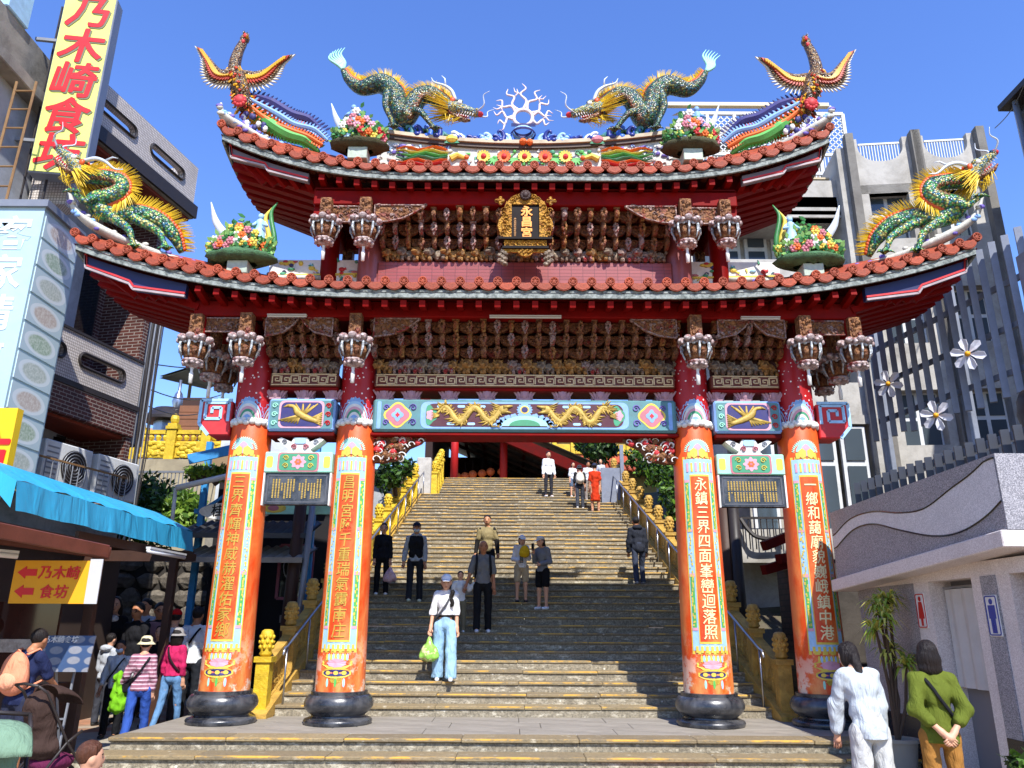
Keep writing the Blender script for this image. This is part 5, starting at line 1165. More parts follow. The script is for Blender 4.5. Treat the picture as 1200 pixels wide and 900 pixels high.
# ---- flower basins on pedestals
M_MOSS = mat('mossy_concrete', '4a4a30', .9, .3, 6, .9, 30, dirt='2a2c1a', damt=.8, dscale=6, bd=.03)
M_LEAF = mat('porcelain_leaf', '3a7a42', .4, .3, 9, .2); M_LEAF2 = mat('porcelain_leaf_pale', '8ab868', .4, .3, 9, .2)
FLW = [P_['pink'], P_['white'], P_['orange'], P_['yellow'], P_['sky'], P_['red'], P_['rose']]
def basin(label, c, wid, ht, mi, low):
    dx = -1 if mi else 1; b = thing('flower_basin', c, label, 'planter', 'porcelain flower basins on the roofs'); c = Vector(c)
    q = MB(); q.box(c.x-.16, c.x+.16, c.y-.14, c.y+.14, c.z, c.z+.22); q.build('pedestal', mat('pedestal_tile', 'a9b8a6', .5, .2, 20, .2, dirt='6a6a5a'), b, bev=.01)
    q = MB(); n = 9; q.add([(c.x+wid/2*kx*cos(2*pi*i/20)*(1+.06*sin(i*2.3)), c.y+wid*.28*kx*sin(2*pi*i/20), c.z+z) for kx, z in ((.45, .22), (.8, .25), (.98, .30), (.95, .35), (.3, .37)) for i in range(20)], [(j*20+i, j*20+(i+1) % 20, (j+1)*20+(i+1) % 20, (j+1)*20+i) for j in range(4) for i in range(20)]); q.v = [(x, y, z+.025*sin(x*41+z*60)*cos(y*37)) for x, y, z in q.v]; q.build('slab', M_MOSS if not low else mat('mossy_green', '4f7a52', .85, .35, 8, 1.0, 30, dirt='33402a', damt=.8, dscale=7, bd=.04), b, smooth=True)
    rr = random.Random(17 if low else 13); q = MB()
    for k in range(320):
        a = rr.random()*6.3; r_ = rr.random()**.6; p = c+V(wid*.46*r_*cos(a), wid*.24*r_*sin(a)-.03, .36+ht*rr.random()*(1-r_*.75)); L = rr.uniform(.05, .12); th = rr.random()*6.3
        blade(q, p, p+V(cos(th)*L, -.05, sin(th)*L*.8+.02), .03, rr.randint(0, 1), (0, 1, .2))
    q.build('leaves', [M_LEAF, M_LEAF2], b)
    for k in range(30):
        a = rr.random()*6.3; r_ = rr.random()**.5; p = c+V(wid*.44*r_*cos(a), -wid*.2*abs(sin(a))-.08, .38+ht*.8*rr.random()*(1-r_*.7)); q = MB()
        q.ell(p, (.03, .03, .03), 6, 4)
        for i in range(6): t_ = 2*pi*i/6; q.ell(p+V(.045*cos(t_), .01, .045*sin(t_)), (.03, .022, .03), 6, 4)
        q.build('flower', rr.choice(FLW if not low else [P_['orange'], P_['orange'], P_['white'], P_['yellow'], P_['rose']]), b, smooth=True)
    # small standing figure and a long feather plume
    f0 = c+V(-dx*(.12 if not low else -.28), -.1, .36+ht*.35); q = MB(); q.lathe([(.10, 0), (.085, .12), (.05, .24), (.07, .30), (.035, .34)], 8, f0); q.ell(f0+V(0, 0, .39), (.05, .05, .055), 8, 5)
    for e in (-1, 1): q.tube([f0+V(e*.06, 0, .29), f0+V(e*.12, -.04, .2), f0+V(e*.07, -.1, .2)], [.025, .025, .02], 6)
    q.build('figurine', P_['ltblue'] if not low else P_['sky'], b, smooth=True)
    if not low: pts = [c+V(-dx*.05, .05, .4), c+V(-dx*.22, .05, .55), c+V(-dx*.42, .05, .85), c+V(-dx*.55, .05, 1.2)]
    else: pts = [c+V(-dx*.15, .05, .55), c+V(-dx*.32, .05, .75), c+V(-dx*.5, .05, 1.0), c+V(-dx*.62, .05, 1.35)]
    q = MB(); q.tube(catmull(pts, 5), lerpr([.03, .04, .028, .004], 16), 6, 0, flat=2.2); q.build('feather_plume', M_HORN, b, smooth=True)
    if low:
        for k in range(3):
            p0 = c+V(dx*(.25+.08*k), .1, .4); q = MB(); q.tube(catmull([p0, p0+V(dx*.05, 0, .3), p0+V(-dx*.05, 0, .6+.08*k), p0+V(dx*.04, 0, .78+.1*k)], 4), lerpr([.025, .045, .035, .01], 13), 7, 0); q.build('banner', [P_['white'], P_['yellow'], M_LEAF][k], b, smooth=True)
        q = MB()
        for k in range(9): a = pi*k/8; p0 = c+V(-dx*.05, 0, .5); q.tube(catmull([p0, p0+V(.18*cos(a), -.03, .16+.1*sin(a)), p0+V(.32*cos(a), -.05, .12+.16*sin(a))], 4), lerpr([.02, .03, .006], 9), 5)
        q.build('palm_leaves', P_['lgreen'], b, smooth=True)
bU = at(421, 176, 11.2); bL = at(281, 316, 11.1)
for sg, c_, nm in ((0, bU, 'left'), (1, mir(bU), 'right')): basin('mossy basin heaped with porcelain flowers beside the %s ridge dragon' % nm, (c_.x, c_.y, c_.z-.24), 1.02, .72, sg, False)
for sg, c_, nm in ((0, bL, 'left'), (1, mir(bL), 'right')): basin('green basin of orange porcelain flowers on the %s side of the lower roof' % nm, (c_.x, c_.y, c_.z-.12), 1.15, .72, sg, True)
# ---------------------------------------------------------------- left: restaurant building
M_CONC = mat('stained_concrete', '8f8a80', .85, .2, 2, .5, 30, dirt='4a463e', damt=.75, dscale=1.3)
M_MTILE = brickmat('grey_mosaic_tile', 'cec6c0', 'bdb5ae', '8a827c', .055, .055, .008, 0, .4)
M_BRICK = brickmat('dark_brown_brick', '43241f', '552e26', '8a8078', .2, .07, .008)
M_SOFF = mat('rust_red_soffit', '7d2f18', .7, .2, 3, .2, dirt='4a1a10'); M_DFR = mat('dark_frame', '2a2422', .5, .2, 5, .1); M_GLASS = m_glass('dark_glass'); M_WHM = mat('white_metal', 'c9cbcb', .5, .08, 5, .05, dirt='8a8a84', damt=.4)
M_GREYM = mat('grey_metal', '83868c', .45, .12, 4, .05, metal=.4); M_RUST = mat('rusty_iron', '8a6a44', .7, .3, 6, .3, dirt='5a3a20', damt=.6)
dirL = Vector((.2165, .9763, 0)); C0 = Vector((-7.8, 15.5, 0))-dirL*6.0; XS = 2.95
LM = Matrix(((dirL.x, -dirL.y, 0, C0.x), (dirL.y, dirL.x, 0, C0.y), (0, 0, 1, 0), (0, 0, 0, 1)))
lb = thing('restaurant_building', C0+V(0, 0, 0), 'brown brick building with slotted tiled balconies behind the tall yellow sign', 'building')
def L_(n, m, mb, parent=None, **kw): return Bm(n, m, parent or lb, LM, mb, **kw)
def slotted(n, x0, x1, y0, y1, z0, z1, slots, sz0, sz1, mat_, parent=None):
    q = MB(); q.box(x0, x1, y0, y1, z0, sz0); q.box(x0, x1, y0, y1, sz1, z1); xs_ = [x0]+[v for s_ in slots for v in s_]+[x1]
    for a, b in zip(xs_[::2], xs_[1::2]): q.box(a, b, y0, y1, sz0, sz1)
    r = (sz1-sz0)/2
    for a, b in slots:
        for cx, sx in ((a, 1), (b, -1)):
            for cz, s2 in ((sz0, 1), (sz1, -1)): q.prism([(cx, cz), (cx+sx*r, cz)]+[(cx+sx*(r-r*sin(t_*pi/8)), cz+s2*(r-r*cos(t_*pi/8))) for t_ in range(1, 4)]+[(cx, cz+s2*r)], y0, y1)
    o = L_(n, mat_, q, parent)
    for a, b in slots:
        q = MB(); pts = [(p[0], y0-.015, p[1]) for p in arc_rect(a, b, sz0, sz1, r, 5)]; q.tube(pts+pts[:1], .03, 5, cap=False); L_('slot_rim', M_DFR, q, o)
    return o
W = 6.0
L_('back_wall', M_BRICK, MB().box(XS, W, 1.1, 1.4, 3.0, 10.4)); L_('end_wall', M_BRICK, MB().box(W-.16, W, 0.02, 1.1, 3.0, 10.4)); L_('rear_block', M_CONC, MB().box(XS, W-.01, 1.4, 9, 0, 10.4))
L_('roof_slab', M_CONC, MB().box(XS, W+.25, -.5, 9, 10.4, 10.62)); L_('roof_soffit', M_SOFF, MB().box(XS, W+.2, -.42, 1.1, 10.33, 10.397)); L_('roof_edge', M_DFR, MB().box(XS, W+.28, -.56, -.5, 10.42, 10.72))
slotted('roof_parapet', XS, W+.25, -.45, -.3, 10.625, 11.72, [(3.15, 4.2), (4.65, 5.8)], 11.1, 11.36, M_MTILE)
L_('roof_parapet_return', M_MTILE, MB().box(W+.1, W+.25, -.3, 3, 10.625, 11.72))
for z0, z1, so in ((5.95, 6.85, 5.9), (3.1, 3.75, 3.05)):
    L_('floor_slab', M_DFR, MB().box(XS, W+.02, -.04, 1.1, z0-.12, z0-.02)); L_('ceiling', M_SOFF, MB().box(XS, W-.16, .15, 1.1, z0-.2, z0-.122))
slotted('balcony', XS, W, 0, .13, 5.95, 6.86, [(3.1, 3.9), (4.25, 5.5)], 6.28, 6.55, M_MTILE); L_('balcony_rail', M_DFR, MB().box(XS, W+.03, -.03, .16, 6.862, 6.91))
L_('spandrel', M_BRICK, MB().box(XS, W-.02, -.02, .12, 5.28, 5.826)); L_('spandrel_soffit', M_SOFF, MB().box(XS, W-.16, .12, 1.1, 5.22, 5.275)); L_('balcony_low', M_CONC, MB().box(XS, W, 0, .13, 3.1, 3.72))
def lwin(x0, x1, z0, z1, cols, par=None):
    f = L_('window', M_DFR, MB().box(x0, x1, 1.04, 1.098, z0, z1), par); n = len(cols)-1
    for a, b in zip(cols, cols[1:]):
        L_('pane', M_GLASS, MB().box(a+.05, b-.05, 1.02, 1.038, z0+.06, z1-.55), f); L_('pane', M_GLASS, MB().box(a+.05, b-.05, 1.02, 1.038, z1-.48, z1-.06), f)
    return f
lwin(2.95, 5.6, 6.95, 9.6, [2.95, 3.9, 4.75, 5.6]); lwin(2.95, 5.4, 3.8, 5.2, [2.95, 3.7, 4.5, 5.4])
tm = centre(text_mb('放', .34, .004, .002)); L_('window_letter', P_['grey'], xf(tm, Matrix.Translation((4.33, 1.0, 7.95)) @ Matrix.Rotation(pi/2, 4, 'X')))
for k in range(9): q = MB(); x = W+.04+.05*k; q.tube([(x, -.02+.03*(k % 3), 3.2), (x+.06*sin(k), 0, 5.0), (x-.05, -.03, 6.5+.3*(k % 4)), (x+.03, .02, 9.5)], .012+.01*(k % 2), 5); L_('cable', M_DFR if k % 3 else M_GREYM, q)
L_('service_panel', M_GREYM, MB().box(W+.1, W+.5, .15, .6, 5.2, 8.3))
# white grid of cables is out of reach; air conditioners in a cage below the lower window
for k, x in enumerate((3.85, 5.1)):
    t_ = thing('air_conditioner', LM @ V(x, -.4, 3.85), 'white outdoor air conditioner, %s of the two on the ledge above the teal awning' % ('nearer' if k == 0 else 'farther'), 'air conditioner', 'outdoor air conditioners')
    L_('casing', M_WHM, MB().box(x-.55, x+.55, -.55, -.12, 3.86, 4.62), t_, bev=.02); q = MB(); q.lathe([(.29, -.56), (.30, -.575), (.27, -.58), (.0, -.57)], 24, (x+.12, 0, 4.24), axis='y'); L_('fan', M_DFR, q, t_)
    q = MB()
    for j in range(5): r_ = .06+.055*j; q.tube([(x+.12+r_*cos(2*pi*i/20), -.59, 4.24+r_*sin(2*pi*i/20)) for i in range(21)], .006, 4, cap=False)
    L_('grille', M_GREYM, q, t_)
    for j in range(7): L_('vent_slat', M_GREYM, MB().box(x-.5, x-.25, -.556, -.551, 3.95+.09*j, 3.98+.09*j), t_)
cg = thing('ledge_cage', LM @ V(3.4, -.6, 3.7), 'thin metal cage round the air conditioners above the teal awning', 'railing'); 
q = MB(); q.bar((1.9, -.75, 3.75), (5.1, -.75, 3.75), .04, .04); q.bar((1.9, -.75, 4.25), (5.1, -.75, 4.25), .03, .03); q.bar((5.1, -.75, 3.75), (5.1, 0, 3.75), .04, .04); q.bar((5.1, -.75, 4.25), (5.1, 0, 4.25), .03, .03); L_('frame', M_RUST, q, cg)
for i in range(22): L_('bar', M_GREYM, MB().cone((1.95+.15*i, -.75, 3.75), (1.95+.15*i, -.75, 4.25), .010, .010, 5), cg)
# left neighbour wall with roof equipment
nb = thing('neighbour_building', (-10.4, 11, 0), 'grey weathered building with a concrete roof ledge at the left edge', 'building')
MB().box(-13, -9.0, 10.6, 16, 0, 10.8).build('wall', mat('grey_render', 'a3a6aa', .8, .15, 2, .3, 20, dirt='6a6a66'), nb); MB().box(-13, -8.7, 10.2, 16, 10.8, 11.05).build('ledge', M_CONC, nb, bev=.02); MB().box(-13, -8.95, 10.5, 13.0, 11.06, 12.0).build('parapet', M_CONC, nb); MB().box(-8.94, -8.25, 12.6, 13.0, 9.0, 13.0).build('stair_tower', M_MTILE, nb)
tk = thing('roof_tank', (-9.7, 10.6, 12.0), 'horizontal steel water tank on the roof at the top left corner', 'tank'); q = MB(); q.tube([(-11.5, 10.2, 12.7), (-9.35, 10.4, 12.55)], .42, 20); q.build('drum', M_GREYM, tk, smooth=True, sharp=40); MB().box(-9.6, -8.9, 11.0, 11.6, 12.01, 12.75).build('cistern', P_['sky'], tk, bev=.02)
for k in range(2): MB().box(-11.2+1.2*k, -11.1+1.2*k, 10.0, 10.6, 12.0, 12.35).build('cradle', M_DFR, tk)
ld = thing('roof_ladder', (-8.6, 10.9, 4), 'rusty iron ladder running up the wall beside the tall yellow sign', 'ladder')
a0, a1 = V(-8.75, 11.2, 4.2), V(-8.62, 11.25, 10.6)
for s_ in (0, .34): MB().cone(a0+V(s_, 0, 0), a1+V(s_, 0, 0), .022, .022, 6).build('rail', M_RUST, ld)
for k in range(17): t_ = (k+.5)/17; p = a0.lerp(a1, t_); MB().cone(p, p+V(.34, 0, 0), .016, .016, 6).build('rung', M_RUST, ld)
fe = thing('roof_frame', (-8.4, 12, 10), 'black iron frame of rods behind the top of the tall yellow sign', 'frame')
for k in range(5): q = MB(); z = 10.0+.65*k; q.tube([(-8.8, 12.2, z), (-8.0, 12.2, z), (-7.95, 12.7, z+.05)], .02, 5); q.build('rod', M_DFR, fe)
for x in (-8.8, -8.4): MB().cone((x, 12.2, 8), (x, 12.2, 13.1), .02, .02, 5).build('rod', M_DFR, fe)
# ---- tall yellow sign
sg_ = thing('vertical_sign', (-8.13, 12.0, 9.2), 'tall yellow sign with five red characters on the left building', 'sign')
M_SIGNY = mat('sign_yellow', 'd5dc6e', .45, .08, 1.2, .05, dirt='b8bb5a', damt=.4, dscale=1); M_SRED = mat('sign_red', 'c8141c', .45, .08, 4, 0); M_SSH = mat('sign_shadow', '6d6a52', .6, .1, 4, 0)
sM = Matrix.Translation((-8.13, 12.0, 9.25)) @ Matrix.Rotation(radians(8), 4, 'Z')
def S_(n, m, mb, **kw): return Bm(n, m, sg_, sM, mb, **kw)
S_('case', M_GREYM, MB().box(-.47, .47, .0, .3, 0, 3.92), bev=.015); S_('face', M_SIGNY, MB().box(-.445, .445, -.012, -.002, .03, 3.89))
for k, ch in enumerate('乃木崎食坊'):
    g1 = btext(ch, .80, .004, .017, shear=.12)
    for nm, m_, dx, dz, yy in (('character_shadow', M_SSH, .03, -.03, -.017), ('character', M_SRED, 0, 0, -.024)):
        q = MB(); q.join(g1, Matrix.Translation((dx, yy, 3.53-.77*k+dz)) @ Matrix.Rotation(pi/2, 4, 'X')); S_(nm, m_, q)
for k in range(2): S_('arm', M_GREYM, MB().box(-.9, -.47, .12, .18, .7+2.2*k, .76+2.2*k))
# ---- pale blue light box with dishes
fb = thing('menu_light_box', (-8.0, 11.2, 3.7), 'pale blue light box with white characters and a column of dish pictures', 'sign')
M_PBLUE = mat('light_box_blue', 'a0bac4', .5, .08, 1.2, .03, dirt='8fb0b8', damt=.4)
M_PWH = mat('light_box_white', 'cfd8dc', .5, .06, 2, .03)
MB().box(-8.95, -7.5, 11.0, 12.05, 3.7, 8.0).build('case', M_PBLUE, fb); MB().box(-9.0, -7.44, 10.95, 12.1, 8.0, 8.12).build('cap', M_GREYM, fb)
def m_dish(seed, a, b):
    t = NT('dish_picture'); x, y, z = t.sep(t.co.outputs['Generated']); dy = t.math('SUBTRACT', y, .5); dz = t.math('SUBTRACT', z, .5); d = t.math('SQRT', t.math('ADD', t.math('MULTIPLY', dy, dy), t.math('MULTIPLY', dz, dz)))
    food = t.mix(t.ramp(t.noise(26, 6, .7, vec=t.mapping(loc=(seed*3.1, 0, 0))), [(.42, 0.0), (.6, 1.0)]), a, b); c = t.mix(t.ramp(d, [(.30, 0.0), (.36, 1.0)]), food, 'd3dde0'); c = t.mix(t.ramp(d, [(.43, 0.0), (.45, 1.0)]), c, 'b4c8ce'); return t.out(c, .4)
for k in range(9):
    f_ = MB().box(-7.503, -7.485, 11.05, 12.0, 3.76+.468*k, 4.18+.468*k).build('dish_picture', m_dish(k, *[('a9b4a8', 'c9cfc6'), ('8fa58a', 'c2cdbd'), ('b8a99c', 'd0cbc2')][k % 3]), fb)
for k, ch in enumerate('客家精緻料理'): q = MB(); q.join(centre(text_mb(ch, .62, .003, .01)), Matrix.Translation((-7.93-.02*k, 10.994, 7.55-.68*k)) @ Matrix.Rotation(pi/2, 4, 'X')); q.build('character', M_PWH, fb)
ys = thing('yellow_side_sign', (-6.9, 9.3, 3.2), 'small yellow sign with red strokes cut off by the left edge', 'sign')
MB().box(-7.2, -6.16, 9.3, 9.42, 3.15, 4.2).build('board', mat('sign_amber', 'd8b010', .45, .1, 3, .05), ys); q = MB(); q.join(btext('坊', .6, .006, .016), Matrix.Translation((-6.46, 9.295, 3.62)) @ Matrix.Rotation(pi/2, 4, 'X')); q.build('character', M_SRED, ys); q = MB(); q.bar((-7.4, 9.31, 3.13), (-6.14, 9.31, 3.13), .05, .14); q.build('frame', M_DFR, ys)
# ---- teal awning, corrugated eave behind it
ta = thing('teal_awning', (-6.2, 11, 2.8), 'bright teal tarpaulin awning over the shop front on the left', 'awning')
def m_tarp(name, c):
    t = NT(name); c1 = t.mix(t.noise(1.4, 5, .6), [x*.75 for x in lin(c)[:3]], [min(1, x*1.2) for x in lin(c)[:3]]); t.bump(t.noise(2.5, 3, .5, vec=t.mapping((1, 1, .25)), dist=.8), .8, .08); return t.out(c1, .45, 0, .3)
M_TARP = m_tarp('teal_tarpaulin', '2e95bb'); rr = random.Random(2)
def tx(u, v):
    y = 8.4+4.9*u; x = -6.05+.63*v; z = 3.45-.32*v+.02*sin(u*40)*v
    return (x, y, z)
q = MB(); q.grid(tx, 30, 6); q.grid(lambda u, v: (-5.42+.05*v+.010*sin(u*47)*v+.008*sin(u*91)*v, 8.4+4.9*u, 3.13-.33*v+.008*sin(u*30)), 60, 3); q.grid(lambda u, v: (-6.05+.63*u+.0, 8.4-.02*v, 3.45-.32*u-.3*v*u), 6, 2); q.grid(lambda u, v: (-6.05+.63*u+.03*v, 13.3+.02*v, 3.45-.32*u-.33*v*u), 6, 2); q.build('sheet', M_TARP, ta, smooth=True)
for k in range(4): MB().cone((-6.05, 8.6+1.5*k, 3.38), (-5.5, 8.6+1.5*k, 3.05), .025, .025, 6).build('rib', M_GREYM, ta)
MB().cone((-5.47, 8.4, 3.1), (-5.47, 13.3, 3.1), .03, .03, 6).build('edge_tube', mat('teal_tube', '175a66', .4, .1, 4, 0), ta)
# ---- shop below: yellow roof sheet, brown fascia, interior
sh = thing('corner_shop', (-7, 9, 0), 'open fronted shop with a brown edged yellow canopy at the left edge', 'shop')
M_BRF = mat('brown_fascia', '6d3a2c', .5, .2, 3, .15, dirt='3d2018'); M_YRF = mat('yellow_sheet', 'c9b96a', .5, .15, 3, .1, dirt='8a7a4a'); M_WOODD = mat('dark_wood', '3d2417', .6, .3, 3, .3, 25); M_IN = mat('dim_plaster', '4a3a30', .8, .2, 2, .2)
q = MB(); q.add([(-7.6, 7.3, 2.95), (-5.35, 7.3, 2.62), (-5.1, 9.9, 2.56), (-7.6, 9.9, 2.95)], [(0, 1, 2, 3)]); q.add([(-7.6, 7.3, 2.93), (-5.35, 7.3, 2.60), (-5.1, 9.9, 2.54), (-7.6, 9.9, 2.93)], [(3, 2, 1, 0)]); q.build('canopy', M_YRF, sh, fix=False)
q = MB(); q.bar((-5.32, 7.3, 2.56), (-5.08, 9.92, 2.50), .05, .16); q.bar((-7.6, 9.94, 2.80), (-5.06, 9.94, 2.48), .05, .15); q.build('fascia', M_BRF, sh, bev=.01)
q = MB(); q.bar((-7.4, 13.65, 2.75), (-5.5, 13.65, 2.75), .06, .18); q.bar((-5.52, 9.95, 2.70), (-5.45, 13.6, 2.72), .05, .12); q.build('beam', M_WOODD, sh)
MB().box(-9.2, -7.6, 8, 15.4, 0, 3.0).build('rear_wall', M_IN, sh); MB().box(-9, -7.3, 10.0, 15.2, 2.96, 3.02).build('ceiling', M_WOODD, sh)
for x, y in ((-5.72, 10.95), (-5.75, 13.5), (-6.9, 10.0)): MB().box(x-.06, x+.06, y-.06, y+.06, 0, 2.8).build('post', M_WOODD if x > -6 else M_GREYM, sh)
MB().box(-6.95, -5.85, 10.45, 10.5, .9, 1.9).build('display_glass', m_glass('shop_glass', '2a1512'), sh); MB().box(-6.95, -5.85, 10.4, 10.52, 1.28, 1.44).build('display_strip', mat('strip_white', 'a8a098', .6, .2, 20, .1, dirt='5a4a44', damt=.6, dscale=14), sh); MB().box(-7.0, -5.8, 10.4, 10.9, 0, .9).build('counter', M_WOODD, sh)
rr = random.Random(4)
for k in range(6): MB().lathe([(0, 0), (.11, 0), (.11, .02), (0, .02)], 14, (-6.85+.16*(k % 2), 10.36, 1.2+.2*(k//2)), axis='y').build('round_notice', P_['white'], sh)
for a, b in (((-6.9, 8.0, 2.44), (-5.75, 9.2, 2.38)), ((-5.35, 11.6, 2.66), (-5.3, 12.8, 2.66))):
    t_ = thing('strip_lamp', a, 'white strip lamp under the %s' % ('yellow canopy' if a[1] < 9 else 'teal awning'), 'lamp', 'strip lamps on the left'); MB().cone(a, b, .03, .03, 8).build('tube', mat('lamp_white', 'e6e8ea', .4, .03, 4, 0), t_, smooth=True); q = MB(); q.bar(Vector(a)+V(0, 0, .045), Vector(b)+V(0, 0, .045), .07, .03); q.build('housing', M_WHM, t_)
bn = thing('arrow_banner', (-5.5, 9.55, 1.87), 'yellow banner with two red left arrows and red characters', 'sign')
MB().box(-5.98, -5.08, 9.55, 9.57, 1.86, 2.36).build('cloth', mat('banner_yellow', 'd99a12', .6, .1, 3, .1), bn); MB().box(-5.08, -4.93, 9.552, 9.566, 1.86, 2.38).build('cloth_end', mat('banner_white', 'b4b4b4', .7, .1, 3, .2), bn)
for k, (tx_, z) in enumerate((('乃木崎', 2.22), ('食坊', 2.0))):
    MB().prism([(-5.93, z), (-5.83, z+.075), (-5.83, z+.04), (-5.70, z+.04), (-5.70, z-.04), (-5.83, z-.04), (-5.83, z-.075)], 9.542, 9.549).build('arrow', M_SRED, bn)
    for i, ch in enumerate(tx_): q = MB(); q.join(btext(ch, .165, .003, .003, shear=.08), Matrix.Translation((-5.60+.17*i+(.06 if k else 0), 9.545, z)) @ Matrix.Rotation(pi/2, 4, 'X')); q.build('character', M_SRED, bn)
mn = thing('menu_easel', (-5.6, 10.2, 0), 'blue dish menu board standing on a thin easel', 'menu board')
MM = Matrix.Translation((-5.42, 9.9, 1.08)) @ Matrix.Rotation(radians(-10), 4, 'X')
def m_menu():
    t = NT('menu_print'); x, y, z = t.sep(t.co.outputs['Generated']); o = t.n('ShaderNodeTexVoronoi'); o.inputs['Randomness'].default_value = .1; o.inputs['Scale'].default_value = 1; v = t.n('ShaderNodeCombineXYZ'); t.l(t.math('MULTIPLY', x, 3.0), v.inputs[0]); t.l(t.math('MULTIPLY', z, 3.4), v.inputs[1]); t.l(v.outputs[0], o.inputs['Vector'])
    c = t.mix(t.ramp(o.outputs['Distance'], [(.33, 0.0), (.4, 1.0)]), t.mix(t.noise(30, 4, .7), '6a6a70', '8a8c94'), '33486a'); return t.out(c, .4)
Bm('board', m_menu(), mn, MM, MB().box(-.33, .33, 0, .02, 0, .42)); q = MB(); q.join(centre(text_mb('乃木崎食坊', .085, .003, .001)), Matrix.Translation((-.08, -.004, .375)) @ Matrix.Rotation(pi/2, 4, 'X')); Bm('lettering', P_['white'], mn, MM, q)
for x in (-.3, .3): MB().cone((-5.62+x, 10.05, 1.1), (-5.62+x*1.1, 9.9, 0), .016, .016, 6).build('leg', M_GREYM, mn)
MB().cone((-5.62, 10.1, 1.3), (-5.62, 10.6, 0), .016, .016, 6).build('leg', M_GREYM, mn); q = MB(); q.bar((-5.94, 9.97, .55), (-5.3, 9.97, .55), .02, .02); q.build('crossbar', M_GREYM, mn)
# ---- behind: stone wall in shade, blue framed shack, terrace
sw = thing('rubble_wall', (-7.5, 18.6, 0), 'dark rubble stone wall at the back of the alley behind the crowd', 'wall'); rr = random.Random(12)
M_STONE = mat('rubble_stone', '6d655a', .85, .3, 4, .8, 18, rv=.6, dirt='2e2a24', damt=.7, dscale=3, bd=.04)
MB().box(-12, -4.4, 18.9, 19.4, 0, 3.3).build('core', mat('wall_core', '2e2a26', .9, .2, 3, .5), sw)
st_me = []
for k in range(4):
    q = MB(); q.ell((0, 0, 0), (.5, .3, .5), 8, 5); q.v = [tuple(c*(1+rr.uniform(-.18, .18)) for c in p) for p in q.v]; st_me.append(q.mesh('stone', M_STONE))
z = .2
while z < 3.2:
    x = -11.5
    while x < -4.5: w_ = rr.uniform(.35, .75); inst(rr.choice(st_me), 'stone', sw, (x+w_/2, 18.9, z), rz=rr.uniform(-.2, .2), scale=(w_*.98, .6, .42*rr.uniform(.85, 1.1))); x += w_
    z += .4
M_BLUEP = mat('blue_painted_wood', '2f86c4', .6, .15, 4, .2, dirt='1d4a6a', damt=.4); M_DSHEET = mat('dark_sheet', '3a3a3c', .55, .2, 4, .2, metal=.2); M_LSHEET = mat('pale_sheet', '8d857a', .6, .2, 4, .3, dirt='5a544c')
bs = thing('blue_shack', (-5.6, 16, 0), 'blue timber framed stall with grey sheet eaves behind the left columns', 'stall')
bx0, bx1, by = at(228, 600, 16.4).x, at(372, 600, 16.2).x, 16.4
def eave(y0, y1, z0, z1, m, n=14):
    q = MB(); q.grid(lambda u, v: (bx0+(bx1-bx0)*u, y0+(y1-y0)*v, z0+(z1-z0)*v+.025*sin(u*pi*n*2)), n*6, 1); q.grid(lambda u, v: (bx0+(bx1-bx0)*u, y0+(y1-y0)*v, z0-.03+(z1-z0)*v+.025*sin(u*pi*n*2)), n*6, 1, flip=True); q.bar((bx0, y0, z0-.03), (bx1, y0, z0-.03), .04, .1); return q
eave(15.6, 16.8, 3.35, 3.75, M_DSHEET).build('upper_eave', M_DSHEET, bs, fix=False); eave(15.3, 16.6, 2.85, 3.2, M_LSHEET).build('lower_eave', M_LSHEET, bs, fix=False)
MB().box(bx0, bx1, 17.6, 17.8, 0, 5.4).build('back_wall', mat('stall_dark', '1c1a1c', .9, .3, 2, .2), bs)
for x in (bx0+.15, bx0+1.2, (bx0+bx1)/2, bx1-.15): MB().box(x-.06, x+.06, 16.35, 16.47, 0, 5.4).build('post', M_BLUEP, bs)
q = MB(); q.bar((bx0, 16.4, 4.62), (bx1, 16.4, 4.62), .1, .12); q.bar((bx0, 16.4, 3.9), (bx1, 16.4, 3.95), .08, .1); q.bar((bx0+.2, 16.4, 3.95), (bx0+1.1, 16.4, 4.6), .06, .06); q.build('rail', M_BLUEP, bs)
q = MB(); q.bar(at(221, 537, 15.4), at(310, 517, 15.8), .3, .1); q.bar(at(221, 540, 15.25), at(310, 520, 15.6), .06, .14); q.build('roof_edge', M_BLUEP, bs)
MB().box(bx0-.1, bx1, 16.9, 17.0, 4.7, 5.3).build('boarding', mat('plywood', '8a7458', .8, .2, 3, .3), bs)
MB().cone(at(206, 572, 15.2), at(275, 556, 15.4), .06, .06, 8).build('gutter', M_WHM, bs, smooth=True); MB().cone(at(206, 572, 15.25), at(200, 625, 15.25), .04, .04, 8).build('downpipe', M_WHM, bs, smooth=True)
q = MB(); c_ = at(277, 600, 16.3); q.prism([(c_.x+.75*cos(2*pi*i/28), c_.z+.19*sin(2*pi*i/28)) for i in range(28)], 16.2, 16.25); os_ = thing('oval_sign', c_, 'white oval shop sign with black characters below the blue rail', 'sign'); q.build('plate', P_['white'], os_); q = MB(); q.join(centre(text_mb('桂花心', .26, .004, .004)), Matrix.Translation((c_.x-.1, 16.195, c_.z+.02)) @ Matrix.Rotation(pi/2, 4, 'X')); q.build('lettering', M_PUP, os_)
c_ = at(345, 596, 16.2); q = MB(); q.box(c_.x-.75, c_.x+.75, 16.15, 16.2, c_.z-.12, c_.z+.14); s2 = thing('pale_shop_sign', c_, 'pale green and yellow shop sign under the left stele', 'sign'); q.build('plate', P_['mint'], s2); q = MB(); q.ell((c_.x-.4, 16.14, c_.z), (.25, .01, .1), 12, 5); q.build('emblem', P_['yellow'], s2); q = MB(); q.ell((c_.x-.42, 16.13, c_.z), (.12, .01, .06), 10, 5); q.build('emblem', P_['rose'], s2)
